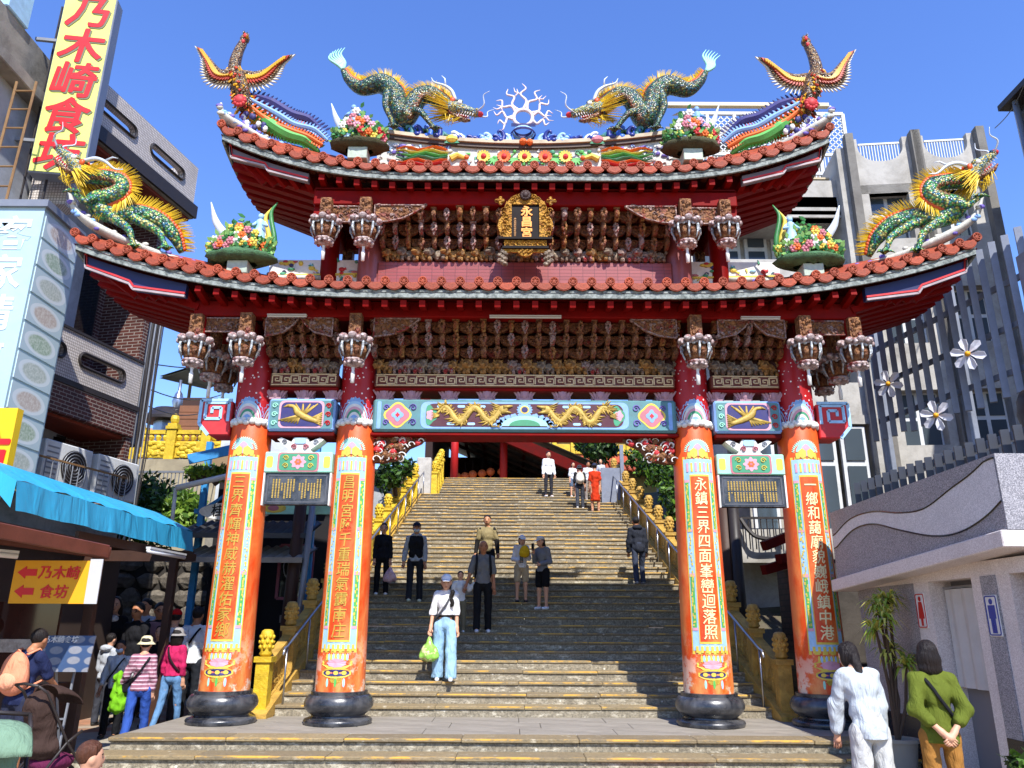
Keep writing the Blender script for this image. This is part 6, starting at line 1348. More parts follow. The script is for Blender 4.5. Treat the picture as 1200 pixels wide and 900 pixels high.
c_ = at(346, 670, 16.9); q = MB(); w2 = thing('round_window', c_, 'pink framed window with a round pattern beside the gold newel posts', 'window')
for a, b in (((-.35, -.55), (-.35, .55)), ((.35, -.55), (.35, .55)), ((-.35, .55), (.35, .55)), ((-.35, -.55), (.35, -.55))): q.bar((c_.x+a[0], 16.9, c_.z+a[1]), (c_.x+b[0], 16.9, c_.z+b[1]), .06, .06, 0, up=(0, 1, 0))
q.build('frame', mat('pink_frame', '8a4a5a', .6, .2, 4, .1), w2); q = MB(); q.tube([(c_.x+.26*cos(2*pi*i/20), 16.9, c_.z+.1+.3*sin(2*pi*i/20)) for i in range(21)], .015, 5, cap=False); q.build('ring', M_GREYM, w2); MB().box(c_.x-.33, c_.x+.33, 16.93, 16.95, c_.z-.53, c_.z+.53).build('pane', M_GLASS, w2)
MB().cone((-4.35, 15.6, 0), (-4.25, 15.7, 4.6), .14, .12, 10).build('dark_pole', M_WOODD, bs, smooth=True); MB().cone((-4.1, 15.3, 0), (-3.95, 15.5, 4.6), .06, .06, 8).build('pipe', M_GREYM, bs, smooth=True)
rr = random.Random(3)
for k in range(14): x = bx0+1.4+rr.random()*1.6; z = .9+rr.random()*1.4; MB().box(x-.1, x+.1, 17.5, 17.58, z, z+.16).build('goods', rr.choice([M_DFR, P_['grey'], M_LSHEET, M_WOODD]), bs)
# terrace wall with a yellow balustrade, chimney, shed
tw = thing('terrace_wall', (-9.5, 24, 3), 'weathered concrete terrace wall with a yellow carved balustrade above the left alley', 'wall')
ta_, tb_ = at(120, 500, 24.5), at(262, 500, 24.0)
MB().box(ta_.x-1.5, tb_.x+.6, 24.2, 24.7, 3.0, at(200, 538, 24.2).z).build('wall', mat('ochre_concrete', 'a09478', .85, .2, 1.5, .4, 20, dirt='6a6050', damt=.6, dscale=1.0), tw)
zt_ = at(200, 538, 24.2).z; nP = 6
for k in range(nP):
    x = ta_.x-1+(tb_.x+.5-ta_.x+1)*k/(nP-1); q = MB(); q.box(x-.15, x+.15, 24.25, 24.55, zt_, zt_+1.2); q.box(x-.19, x+.19, 24.21, 24.59, zt_+1.0, zt_+1.1); q.ell((x, 24.4, zt_+1.35), (.14, .14, .2), 8, 6); q.build('post', M_GOLD2, tw)
    if k < nP-1:
        xb = ta_.x-1+(tb_.x+.5-ta_.x+1)*(k+1)/(nP-1); q = MB(); q.box(x+.17, xb-.17, 24.33, 24.47, zt_+.08, zt_+.62); q.bar((x+.15, 24.4, zt_+.92), (xb-.15, 24.4, zt_+.92), .16, .13); r2 = random.Random(k)
        for i in range(24): q.ell((x+.2+(xb-x-.4)*r2.random(), 24.32, zt_+.12+.45*r2.random()), (.10, .04, .07), 6, 4)
        for i in range(4): q.ell((x+(xb-x)*(i+1)/5, 24.4, zt_+.75), (.1, .08, .12), 6, 4)
        q.build('panel', M_GOLD2, tw)
c_ = at(195, 520, 26); ch = thing('steel_chimney', (c_.x, 26, zt_), 'stubby steel vent chimney with a dark hood above the yellow balustrade', 'chimney'); q = MB(); q.lathe([(.5, zt_-.5), (.5, zt_+1.7)], 18, (c_.x, 26, 0)); q.build('stack', M_STEEL, ch, smooth=True); q = MB(); q.lathe([(.0, zt_+2.2), (.55, zt_+2.1), (.85, zt_+1.75), (.85, zt_+1.65), (.0, zt_+1.6)], 18, (c_.x, 26, 0)); q.build('hood', M_DFR, ch, smooth=True, sharp=40); q = MB(); q.lathe([(.12, zt_+2.1), (.2, zt_+2.4), (.12, zt_+2.7), (.05, zt_+2.8), (.05, zt_+3.2), (0, zt_+3.2)], 12, (c_.x+.2, 26, 0)); q.build('cowl', M_STEEL, ch, smooth=True)
for k, u in enumerate((166, 172, 179)): c_ = at(u, 510, 27); t_ = thing('clay_pipe', (c_.x, 27, zt_), 'pinkish clay vent pipe, %s of three left of the steel chimney' % ('leftmost', 'middle', 'rightmost')[k], 'pipe', 'clay vent pipes'); MB().lathe([(.18, zt_), (.18, zt_+1.5), (.22, zt_+1.5), (.22, zt_+1.65), (.12, zt_+1.65)], 12, (c_.x, 27, 0)).build('pipe', mat('clay_pipe', 'b08a7c', .8, .2, 4, .2), t_, smooth=True, sharp=40)
a, b = at(206, 512, 25), at(236, 475, 25); sd_ = thing('timber_shed', (a.x, 25, a.z), 'brown timber rooftop shed with a pale green door panel', 'shed'); n = 7
for k in range(n): MB().box(a.x, b.x, 25.0-.01*(k % 2), 25.1, a.z-.6+(b.z-a.z+.6)*k/n+.01, a.z-.6+(b.z-a.z+.6)*(k+1)/n-.01).build('plank', mat('shed_plank', '7d5238', .75, .25, 3, .4, 20, rv=.4), sd_)
c2 = at(252, 475, 25); MB().box(b.x+.03, c2.x, 25.02, 25.1, a.z-.6, b.z+.1).build('door_panel', mat('pale_green', '86cf9c', .5, .1, 3, .05), sd_); MB().box(a.x+.02, c2.x, 25.12, 27.5, a.z-.6, b.z+.3).build('body', M_WOODD, sd_)
rfA, rfB = at(192, 447, 27), at(262, 428, 27); q = MB(); q.add([(rfA.x, 26.6, rfA.z), (rfB.x+1, 25.5, rfB.z-.1), (rfB.x+1, 31, rfB.z+2.2), (rfA.x, 31, rfA.z+.9)], [(0, 1, 2, 3)]); q.add([(rfA.x, 26.6, rfA.z+.08), (rfB.x+1, 25.5, rfB.z-.02), (rfB.x+1, 31, rfB.z+2.28), (rfA.x, 31, rfA.z+.98)], [(3, 2, 1, 0)]); t_ = thing('sheet_canopy', (rfA.x, 23, rfA.z), 'dark corrugated canopy roof jutting out above the timber shed', 'canopy'); q.build('sheet', M_DSHEET, t_, fix=False); MB().cone((rfA.x+.9, 27.2, zt_), (rfA.x+.9, 27.2, rfA.z+.4), .06, .06, 8).build('post', M_RUST, t_); MB().cone((rfB.x-.1, 26.2, zt_-1), (rfB.x-.1, 26.2, rfB.z+.2), .06, .06, 8).build('post', M_RUST, t_)
a, b = at(245, 600, 20.5), at(300, 500, 20.5); t_ = thing('marble_wall', (a.x, 20.5, 0), 'white marbled wall panel behind the left beam end', 'wall'); MB().box(a.x+.1, a.x+2.2, 20.5, 20.8, a.z, at(262, 502, 20.5).z+.3).build('panel', mat('white_marble', 'c3c8cc', .4, .12, 2, .05, dirt='8a929a', damt=.5, dscale=2.5), t_); MB().box(a.x, a.x+2.3, 20.45, 20.85, a.z-1.2, a.z).build('base', M_CONC, t_)
rl = thing('terrace_railing', (at(150, 580, 22).x, 22, 3), 'thin grey railing below the ochre terrace wall', 'railing'); a, b = at(140, 553, 22), at(240, 553, 22); q = MB(); q.bar(a, b, .06, .06); q.bar(a-V(0, 0, .95), b-V(0, 0, .95), .05, .05); q.build('rail', M_GREYM, rl)
for k in range(22): p = a.lerp(b, (k+.5)/22); MB().cone(p-V(0, 0, .95), p, .016, .016, 5).build('bar', M_GREYM, rl)
M_LF = [leafmat('leaf_dark', '1f3314', '33491c'), leafmat('leaf_mid', '3a5a1e', '587a2a'), leafmat('leaf_light', '6a8a2c', '8aa43c')]
def bush(label, c, blobs, n, size, seed, group, mats=None, nm='shrub', cat='shrub'):
    t_ = thing(nm, c, label, cat, group); crown(blobs, n, size, seed, mats or M_LF, 'crown', t_); q = MB(); rr = random.Random(seed)
    for b in blobs[:6]: q.tube([Vector(c)+V(rr.uniform(-.2, .2), 0, 0), (Vector(c)+Vector(b[:3]))/2+V(.1, 0, .1), Vector(b[:3])], [.09, .06, .03], 6)
    q.build('trunk', mat('bark', '4a3a2c', .9, .3, 5, .8, 20), t_); return t_
def blobs_px(lst, fl_=.8): return [(*at(u, v, Y), r, fl_) for u, v, Y, r in lst]
bl = blobs_px([(150, 592, 20, .75), (165, 588, 20.3, .85), (182, 596, 20, .8), (198, 600, 19.6, .7), (140, 606, 19.6, .8), (175, 608, 19.4, .9)]); bush('dark green shrub bank above the teal awning', at(170, 625, 20), bl, 5200, .10, 3, 'shrubs on the left terrace', M_LF[:2])
bl = blobs_px([(210, 600, 19.2, .5), (220, 592, 19, .45), (214, 612, 18.9, .5)]); bush('lighter green bush at the right end of the dark shrub bank', at(214, 628, 19), bl, 1800, .09, 5, 'shrubs on the left terrace', M_LF[1:])
# flower pots along the shack edge
for k, u in enumerate((225, 236, 248, 260, 271)): c_ = at(u, 566, 15.9); bush('potted plant, number %s along the shack rail from the left' % ('one', 'two', 'three', 'four', 'five')[k], c_, [(c_.x, c_.y, c_.z+.22, .2, .8)], 160, .06, 40+k, 'potted plants on the shack rail', M_LF[1:], 'potted_plant', 'plant')
# ---------------------------------------------------------------- right: toilet block
tb = thing('toilet_block', (5.6, 8.5, 0), 'grey granite toilet block with a wave inlaid fascia on the right', 'building')
G_D = granite('granite_dark', '6e6c70', '8a888c', 'a5a2a4'); G_L = granite('granite_light', 'b4b2b2', 'cac8c8', 'd8d4d2'); G_P = granite('granite_pink', 'c0b4ae', 'd0c6c0', 'dcd4ce'); M_BTILE = mat('black_tile', '242326', .25, .2, 2, .03)
XF = 4.62
def fz0(y): return 2.42-.05*(y-6)
Y0_, Y1_ = 7.25, 11.25
q = MB(); n = 24; ys_ = np.linspace(Y0_, Y1_, n+1)
q.add([(XF, Y0_, fz0(Y0_)+.16), (XF, Y1_, fz0(Y1_)+.12), (XF, Y1_, 3.22), (XF, Y0_, 3.24), (5.2, Y0_, fz0(Y0_)+.16), (5.2, Y1_, fz0(Y1_)+.12), (5.2, Y1_, 3.22), (5.2, Y0_, 3.24)], [(0, 1, 2, 3), (7, 6, 5, 4), (0, 4, 5, 1), (3, 2, 6, 7), (1, 5, 6, 2), (0, 3, 7, 4)]); q.build('fascia', G_D, tb)
def wz(t_): return 2.62+.02*t_, None
def wave_lo(t_): return 2.46+.30*(.5-.5*cos(min(1, t_*2.2)*pi))*0+ .16*sin(t_*5.2+.2)+.30*t_
def wave(t_, o): return 2.50+.14*sin(t_*5.4-.2)+.34*t_**1.5+o
def on_x(u, v, X):
    a, b = at(u, v, 1.0), Vector((0, 0, 1.65)); d = a-b; return d.y*X/d.x, 1.65+d.z*X/d.x
WLO = [(980, 642), (1000, 621), (1023, 614), (1054, 621), (1092, 628), (1124, 624), (1156, 605), (1185, 574)]; WUP = [(978, 627), (997, 608), (1023, 599.5), (1054, 601), (1083, 596), (1114, 573), (1137, 556), (1153, 541)]
def wcurve(pts): return catmull([Vector((0, *on_x(u, v, XF))) for u, v in pts], 5)
cl, cu_ = wcurve(WLO), wcurve(WUP); ysm = np.linspace(Y1_-.03, Y0_+.02, 49)
zl = np.interp(-ysm, [-p.y for p in cl], [p.z for p in cl]); zu = np.minimum(3.2, np.interp(-ysm, [-p.y for p in cu_], [p.z for p in cu_])); zu = np.where(ysm < min(p.y for p in cu_), 3.2, zu); zl = np.minimum(zl, zu-.01)
q = MB()
for i in range(48): q.add([(XF-.004, ysm[i], zl[i]), (XF-.004, ysm[i+1], zl[i+1]), (XF-.004, ysm[i+1], zu[i+1]), (XF-.004, ysm[i], zu[i])], [(0, 1, 2, 3)])
q.build('wave_inlay', G_L, tb, fix=False)
for zz in (zl, zu): MB().tube([(XF-.006, ysm[i], zz[i]) for i in range(49)], .010, 4).build('wave_line', M_PUP, tb)
q = MB(); q.add([(XF-.07, Y0_, fz0(Y0_)), (XF-.07, Y1_+.06, fz0(Y1_)-.04), (XF-.07, Y1_+.06, fz0(Y1_)+.118), (XF-.07, Y0_, fz0(Y0_)+.158), (5.3, Y0_, fz0(Y0_)), (5.3, Y1_+.06, fz0(Y1_)-.04), (5.3, Y1_+.06, fz0(Y1_)+.118), (5.3, Y0_, fz0(Y0_)+.158)], [(0, 1, 2, 3), (7, 6, 5, 4), (0, 4, 5, 1), (3, 2, 6, 7), (1, 5, 6, 2), (0, 3, 7, 4)]); q.build('cornice', G_P, tb, bev=.01)
MB().box(5.2, 9.0, Y0_, Y1_, 3.0, 3.2).build('roof', M_CONC, tb)
XW = 4.86; zt2 = 2.15
def seg(a, b, m, nm, x=XW, z0=0.0, z1=zt2): return MB().box(x, 5.5, a, b, z0, z1).build(nm, m, tb)
seg(9.62, 11.2, G_D, 'wall_panel', XW+.01, .62); seg(9.62, 11.2, M_BTILE, 'wall_base', XW, 0, .618); seg(9.27, 9.62, G_P, 'door_frame'); seg(8.22, 8.40, G_P, 'door_frame'); seg(7.96, 8.22, G_D, 'pilaster', XW-.012, .62); seg(7.96, 8.22, M_BTILE, 'wall_base', XW-.012, 0, .618); seg(7.74, 7.96, G_P, 'door_frame'); seg(7.25, 7.36, G_P, 'door_frame')
MB().box(XW-.005, 5.5, 7.25, 11.2, zt2, 2.30).build('lintel', G_P, tb); MB().box(5.9, 6.1, 7.25, 11.2, 0, 2.3).build('inner_wall', mat('inner_wall', '8a8684', .7, .1, 2, .1), tb); MB().box(5.5, 8.9, 11.1, 11.2, 0, 3.0).build('end_wall', M_CONC, tb)
def m_curt():
    t = NT('curtain_cloth'); c = t.mix(t.noise(4, 4, .6), 'a8a29c', 'c4beb8'); t.bump(t.noise(6, 2, .5, vec=t.mapping((1, 3, .2))), .6, .03); return t.out(c, .9, 0, .1)
for a, b, i in ((8.40, 9.27, 0), (7.36, 7.74, 1)):
    MB().box(5.12, 5.16, a, b, 0, 2.15).build('door', mat('grey_door', '6d6a6c', .5, .1, 2, .05), tb); cu = thing('door_curtain', (5.3, (a+b)/2, 1.0), 'pale half curtain hanging in the %s toilet doorway' % ('farther' if i == 0 else 'nearer'), 'curtain', 'toilet door curtains')
    q = MB(); q.grid(lambda u, v: (5.02+.02*sin(u*22), a+.03+(b-a-.06)*u, 2.06-1.05*v), 30, 4); q.grid(lambda u, v: (5.032+.02*sin(u*22), a+.03+(b-a-.06)*u, 2.06-1.05*v), 30, 4, flip=True); q.build('cloth', m_curt() if i == 0 else bpy.data.materials['curtain_cloth'], cu, fix=False, smooth=True); MB().cone((5.03, a, 2.08), (5.03, b, 2.08), .015, .015, 8).build('rod', M_STEEL, cu)
def pict(yc, zc, m, label, skirt, x):
    t_ = thing('toilet_sign', (x, yc, zc), label, 'sign', 'toilet door signs'); MB().box(x-.012, x, yc-.105, yc+.105, zc-.2, zc+.2).build('plate', P_['white'], t_, bev=.004)
    fr = arc_rect(yc-.092, yc+.092, zc-.186, zc+.186, .02, 3); q = MB()
    for p0, p1 in zip(fr, fr[1:]+fr[:1]): q.bar((x-.014, p0[0], p0[1]), (x-.014, p1[0], p1[1]), .012, .006, 0, up=(1, 0, 0))
    q.build('border', m, t_); q = MB(); q.prism([(yc+.028*cos(2*pi*i/14), zc+.135+.028*sin(2*pi*i/14)) for i in range(14)], x-.018, x-.0125, ax='yz')
    if skirt: q.prism([(yc-.035, zc+.1), (yc+.035, zc+.1), (yc+.05, zc+.02), (yc+.06, zc-.09), (yc+.022, zc-.09), (yc+.022, zc-.17), (yc-.022, zc-.17), (yc-.022, zc-.09), (yc-.06, zc-.09), (yc-.05, zc+.02)], x-.018, x-.0125, ax='yz')
    else: q.prism([(yc-.055, zc+.1), (yc+.055, zc+.1), (yc+.055, zc-.03), (yc+.036, zc-.03), (yc+.036, zc-.17), (yc+.005, zc-.17), (yc+.005, zc-.04), (yc-.005, zc-.04), (yc-.005, zc-.17), (yc-.036, zc-.17), (yc-.036, zc-.03), (yc-.055, zc-.03)], x-.018, x-.0125, ax='yz')
    q.build('figure', m, t_)
pict(9.5, 1.83, mat('sign_red2', 'b8231f', .5, .05, 4, 0), 'small white sign with a red figure beside the farther doorway', True, XW); pict(8.08, 1.76, mat('sign_blue2', '2a3a8a', .5, .05, 4, 0), 'small white sign with a blue figure on the dark pilaster', False, XW-.012)
# ---- slatted louvre screen with white flowers on the block's roof
M_SLAT = mat('slate_blue_metal', '7d8391', .5, .1, 2, .05, metal=.1, dirt='484c56', damt=.4, dscale=3)
lv = thing('louvre_screen', (5.4, 8.5, 3.2), 'blue grey slatted screen standing on the toilet block roof', 'screen')
def lp(t_): return 6.95+.85*t_, 14.35-4.0*t_
def lq(t_): return 5.0+.2*t_, 11.1-3.6*t_
sl_me = MB().box(-.05, .05, -.04, .04, 0, 2.5).mesh('slat', M_SLAT); sl_s = MB().box(-.04, .04, -.035, .035, 0, .42).mesh('slat', mat('slate_dark_metal', '33363e', .5, .1, 2, .05))
for i in range(17): x, y = lp(i/16); inst(sl_me, 'slat', lv, (x, y, 5.0+R.uniform(-.03, .03)), rz=-.5)
for i in range(19): x, y = lq(i/18); inst(sl_s, 'slat', lv, (x, y, 3.21), rz=-.4)
for z, dx in ((5.4, .11), (6.1, .11), (6.8, .11), (3.56, .08), (3.33, .08)): a, b = (lp(0), lp(1)) if z > 5 else (lq(0), lq(1)); q = MB(); q.bar((a[0]+dx, a[1], z), (b[0]+dx, b[1], z), .06, .09); q.build('rail', M_SLAT, lv)
for t_ in (0, .5, 1): x, y = lp(t_); MB().box(x+.14, x+.28, y-.06, y+.06, 0, 7.3).build('post', M_SLAT, lv)
M_PET = mat('petal_white', 'd9d9e2', .5, .05, 6, .05)
for k, (u, v, yy) in enumerate(((1042, 450, 13.65), (1098, 487, 12.5), (1135, 415, 11.6))):
    c_ = at(u, v, yy); fo = thing('flower_ornament', c_, 'white metal flower on the slatted screen, %s' % ('nearest the gateway', 'lowest of the three', 'highest of the three')[k], 'ornament', 'white flowers on the slatted screen'); nrm = V(-.75, -.65, -.1).normalized(); fr = Frame(c_, nrm, (0, 0, 1))
    for i in range(6):
        a = 2*pi*i/6+.35; d = fr.r*cos(a)+fr.u*sin(a); q = MB(); e = fr.r*-sin(a)+fr.u*cos(a); ln = .27
        q.add([c_+d*.02+nrm*.02, c_+d*ln*.5+e*.055+nrm*.05, c_+d*ln*.85+e*.06+nrm*.045, c_+d*ln+nrm*.03, c_+d*ln*.85-e*.06+nrm*.045, c_+d*ln*.5-e*.055+nrm*.05, c_+d*ln*.55+nrm*.025], [(0, 1, 6), (1, 2, 6), (2, 3, 6), (3, 4, 6), (4, 5, 6), (5, 0, 6)]); o = q.build('petal', M_PET, fo); m_ = o.modifiers.new('t', 'SOLIDIFY'); m_.thickness = .008
    q = MB(); q.ell(c_+nrm*.05, (.045, .045, .045), 8, 6); q.build('centre', mat('flower_yellow', 'd99a10', .5, .1, 6, .1), fo, smooth=True); MB().cone(c_, c_-nrm*.35, .012, .012, 5).build('stem', M_SLAT, fo)
c_ = at(1192, 480, 9.0); wt = thing('water_tank', (c_.x+.95, 9.4, 3.2), 'dark ribbed water tank behind the slatted screen at the right edge', 'tank'); q = MB(); q.lathe([(.0, 4.75), (.25, 4.72), (.52, 4.55), (.56, 4.45)]+[(.56+.02*(k % 2), 4.4-.12*k) for k in range(9)]+[(.5, 3.2)], 22, (c_.x+.95, 9.4, 0)); q.build('drum', M_DFR, wt, smooth=True); MB().lathe([(0, 4.85), (.16, 4.84), (.16, 4.7)], 16, (c_.x+.95, 9.4, 0)).build('lid', M_DFR, wt, smooth=True)
MB().box(7.05, 7.25, 9.6, 9.8, 3.2, 6.6).build('corner_post', M_SLAT, lv)
# ---- white concrete building behind
wb = thing('white_apartment_block', (9, 17.5, 0), 'stained white concrete block with scooped parapet and tall windows behind the right dragon', 'building')
M_WCON = mat('stained_white_concrete', 'aeaaa2', .85, .12, 1.2, .5, 24, dirt='726d64', damt=.75, dscale=1.1); M_DSTR = mat('dark_streak_concrete', '77736c', .85, .2, 1.5, .4, 24, dirt='4a4640', damt=.6, dscale=1.5)
xA, xB = at(1016, 300, 17.4).x, at(1168, 300, 17.4).x; ZT = at(1000, 168, 17.4).z; WM = Matrix.Translation((xA, 17.6, 0)) @ Matrix.Rotation(radians(-6), 4, 'Z'); WL = (xB-xA)/cos(radians(6))
def W_(n, m, mb, parent=None, **kw): return Bm(n, m, parent or wb, WM, mb, **kw)
def scoop(x0, x1):  # parapet panel with a U shaped cut
    w_ = x1-x0; r = .5; return [(x0, ZT-1.4), (x1, ZT-1.4), (x1, ZT+.25), (x1-.25, ZT+.25)]+[(x1-.25-r+r*cos(a), ZT-.1-.25*1-r*0+.35-r*sin(a)*.9) for a in np.linspace(0, pi/2, 6)]+[(x0+.25+r-r*sin(a), ZT-.0-r*cos(a)*.9) for a in np.linspace(0, pi/2, 6)]+[(x0+.25, ZT+.25), (x0, ZT+.25)]
wcols = [.12, WL*.49, WL*.53, WL-.15]
win = [(wcols[0]+.25, wcols[1]-.25), (wcols[2]+.25, wcols[3]-.25)]
zw = [(at(1040, 277, 17.4).z, at(1040, 213, 17.4).z), (at(1040, 400, 17.4).z, at(1040, 335, 17.4).z), (at(1040, 520, 17.4).z, at(1040, 455, 17.4).z)]
W_('core', M_WCON, MB().box(-.0, WL, .5, 9, 0, ZT-.6))
zs_ = [0]+[v for p in reversed(zw) for v in p]+[ZT-1.4]
for k, (x0, x1) in enumerate(((0, wcols[1]+.05), (wcols[2]-.05, WL))):
    W_('parapet', M_WCON, MB().prism(scoop(x0, x1), 0.0, .18)); q = MB(); a, b = win[k]
    for z0, z1 in zip(zs_[::2], zs_[1::2]): q.box(x0, x1, 0, .5, z0, z1)
    for z0, z1 in zw: q.box(x0, a, 0.0, .5, z0, z1); q.box(b, x1, 0.0, .5, z0, z1)
    W_('wall', M_WCON, q)
    q = MB(); q.bar((x0+.3, .09, ZT+.12), (x1-.3, .09, ZT+.12), .05, .05); W_('railing', M_WHM, q)
    for i in range(14): x = x0+.35+(x1-x0-.7)*i/13; W_('railing_bar', M_WHM, MB().cone((x, .09, ZT-.6), (x, .09, ZT+.12), .018, .018, 5))
    for z0, z1 in zw:
        f = W_('window', M_WHM, MB().box(a, b, .3, .34, z0, z1)); m_ = (a+b)/2; zm = z0+(z1-z0)*.52
        for (p0, p1) in ((a, m_), (m_, b)):
            for (q0, q1) in ((z0, zm), (zm, z1)): W_('pane', m_glass('pane_glass', '3a4248') if 'pane_glass' not in bpy.data.materials else bpy.data.materials['pane_glass'], MB().box(p0+.05, p1-.05, .28, .298, q0+.05, q1-.05), f)
for x in (0, wcols[1]+.08, wcols[2]-.08, WL): W_('rib', M_DSTR, MB().box(x-.1, x+.1, -.22, .02, 0, ZT+.3))
W_('side_wall', M_WCON, MB().box(-.3, -.1, .0, 9, 0, ZT))
# recessed wing left of it with balconies and big windows
wx0 = at(858, 500, 18.6).x; q = MB(); q.box(wx0, xA-.25, 19.2, 24, 0, ZT-1.9); q.build('wing', M_WCON, wb)
zf = [at(960, 640, 18).z, at(960, 493, 18).z, at(960, 345, 18).z, at(960, 250, 18).z]
for k, z in enumerate(zf): MB().box(wx0-.1, xA-.22, 17.9, 19.2, z-.1, z+.12).build('balcony_slab', M_WCON, wb); MB().box(wx0, xA-.24, 17.95, 18.05, z+.12, z+(.12 if k == 0 else .95)).build('balcony_front', M_WCON, wb) if k else None
MB().box(wx0, xA-.23, 17.9, 24, ZT-1.9, ZT-1.7).build('wing_roof', M_WCON, wb); MB().box(wx0, xA-.3, 17.95, 18.2, at(960, 232, 18).z, ZT-1.9).build('fascia', M_WCON, wb); MB().box(wx0+.1, xA-.3, 18.2, 19.2, at(960, 205, 18).z, at(960, 205, 18).z+.05).build('ceiling', mat('cream_ceiling', 'b8a888', .8, .1, 2, .1), wb)
for k, (za, zb) in enumerate(((zf[0]+.15, zf[1]-.15), (zf[1]+1.0, zf[2]-.15), (zf[2]+1.0, zf[3]-.1))):
    n = 4
    for i in range(n):
        a = wx0+.15+(xA-.4-wx0)*i/n; b = a+(xA-.5-wx0)/n-.1; yw_ = 17.96 if k == 0 else 19.1; f = MB().box(a, b, yw_, yw_+.095, za, zb).build('window', M_WHM, wb); zm = za+(zb-za)*.66
        for q0, q1 in ((za, zm), (zm, zb)): MB().box(a+.09, b-.09, yw_-.04, yw_-.002, q0+.08, q1-.06).build('pane', bpy.data.materials['pane_glass'], f)
# curved balcony rail seen between the right columns
bp = [at(868, 608, 17.6), at(878, 622, 17.5), at(890, 630, 17.45), at(920, 633, 17.5)]; q = MB(); q.tube(catmull(bp, 5), .05, 6); q.build('curved_rail', M_DFR, wb)
a, b = at(866, 607, 17.6), at(930, 607, 17.6); q = MB(); q.bar(a, b, .05, .05); q.build('balcony_rail', M_DFR, wb)
for k in range(9): p = a.lerp(b, (k+.5)/9); MB().cone(p-V(0, 0, .7), p, .015, .015, 5).build('rail_bar', M_DFR, wb)
a, b = at(866, 690, 17.9), at(940, 628, 17.9); MB().box(a.x, b.x+1, 17.75, 17.9, at(900, 660, 17.9).z, at(900, 620, 17.9).z).build('balcony_base', M_WCON, wb)
# rooftop cage behind
cgx0, cgx1 = at(798, 150, 25).x, at(990, 150, 25).x; cz0, cz1 = at(900, 205, 25).z, at(900, 97, 25).z; rc = thing('rooftop_cage', (cgx0, 25, cz0-2), 'pale metal lattice greenhouse on the roof behind the right phoenix', 'greenhouse')
M_BEI = mat('beige_metal', 'b4a98c', .5, .1, 3, .05); MB().box(cgx0-.1, cgx1+3, 25.2, 33, 0, cz0-.55).build('base_block', M_WCON, rc); MB().box(cgx0-.2, cgx1+3, 24.9, 25.2, cz0-1.2, cz0-.2).build('parapet', M_WCON, rc)
nC = 6
def cz(t_): return cz0+(cz1-cz0)*t_
for i in range(nC+1): x = cgx0+(cgx1-cgx0)*i/nC; MB().box(x-.06, x+.06, 25.0, 25.12, cz0-.3, cz(.66)).build('post', M_WHM, rc)
for t_ in (.02, .22, .66): q = MB(); q.bar((cgx0, 25.04, cz(t_)), (cgx1, 25.04, cz(t_)), .1, .12); q.build('rail', M_WHM, rc)
for i in range(nC):
    a = cgx0+(cgx1-cgx0)*i/nC+.07; b = cgx0+(cgx1-cgx0)*(i+1)/nC-.07; q = MB(); z0, z1 = cz(.25), cz(.63); s_ = .24; k = -(z1-z0)
    while k < (b-a):
        for sgn in (1, -1):
            x0_ = a+k if sgn > 0 else b-k; p0 = [x0_, z0]; p1 = [x0_+sgn*(z1-z0), z1]
            lo, hi = (a, b)
            def clipx(p, q_):
                if p[0] < lo: t2 = (lo-p[0])/(q_[0]-p[0]); return [lo, p[1]+t2*(q_[1]-p[1])]
                if p[0] > hi: t2 = (hi-p[0])/(q_[0]-p[0]); return [hi, p[1]+t2*(q_[1]-p[1])]
                return p
            if max(p0[0], p1[0]) <= lo+.01 or min(p0[0], p1[0]) >= hi-.01: continue
            p0, p1 = clipx(p0, p1), clipx(p1, p0); q.bar((p0[0], 25.05, p0[1]), (p1[0], 25.05, p1[1]), .035, .02, 0, up=(0, 1, 0))
        k += s_
    q.build('lattice', M_WHM, rc)
    for j in range(7): MB().cone((a+(b-a)*(j+.5)/7, 25.04, cz0-.3), (a+(b-a)*(j+.5)/7, 25.04, cz(.2)), .025, .025, 5).build('bar', M_WHM, rc)
    for j in range(3): MB().add([(a-.05, 25.0+.5*j, cz(.68)+.3*j), (b+.05, 25.0+.5*j, cz(.68)+.3*j), (b+.05, 25.42+.5*j, cz(.68)+.24+.3*j), (a-.05, 25.42+.5*j, cz(.68)+.24+.3*j)], [(0, 1, 2, 3)]).build('roof_panel', M_BEI, rc)
q = MB(); q.bar((cgx0-.1, 26.5, cz1+.1), (cgx1+.2, 26.5, cz1+.1), .2, .16); q.build('ridge', M_BEI, rc); MB().box(cgx0, cgx1, 27.5, 27.6, cz0-.3, cz(.95)).build('back_screen', mat('cage_shade', '8a7f70', .8, .2, 2, .1), rc)
# dark corrugated building at the right edge
dk = thing('corrugated_building', (13, 16, 0), 'dark grey corrugated building at the far right edge', 'building'); dx0 = at(1172, 140, 15.5).x+.12; zt3 = at(1185, 128, 15.5).z
q = MB(); q.grid(lambda u, v: (dx0+.35+.04*sin(v*260)-.0, 15.5-9*u, 1.0+(zt3-1.0)*v), 1, 240); q.build('cladding', M_DSHEET, dk, smooth=True); MB().box(dx0+.42, dx0+6, 6.5, 15.6, 0, zt3).build('body', M_DSHEET, dk); q = MB(); q.bar((dx0+.2, 15.6, zt3+.08), (dx0+.2, 6.5, zt3+.08), .5, .14); q.build('roof_edge', M_DFR, dk); MB().cone((dx0+.1, 15.2, 2), (dx0+.1, 15.2, zt3), .07, .07, 8).build('downpipe', M_GREYM, dk, smooth=True)
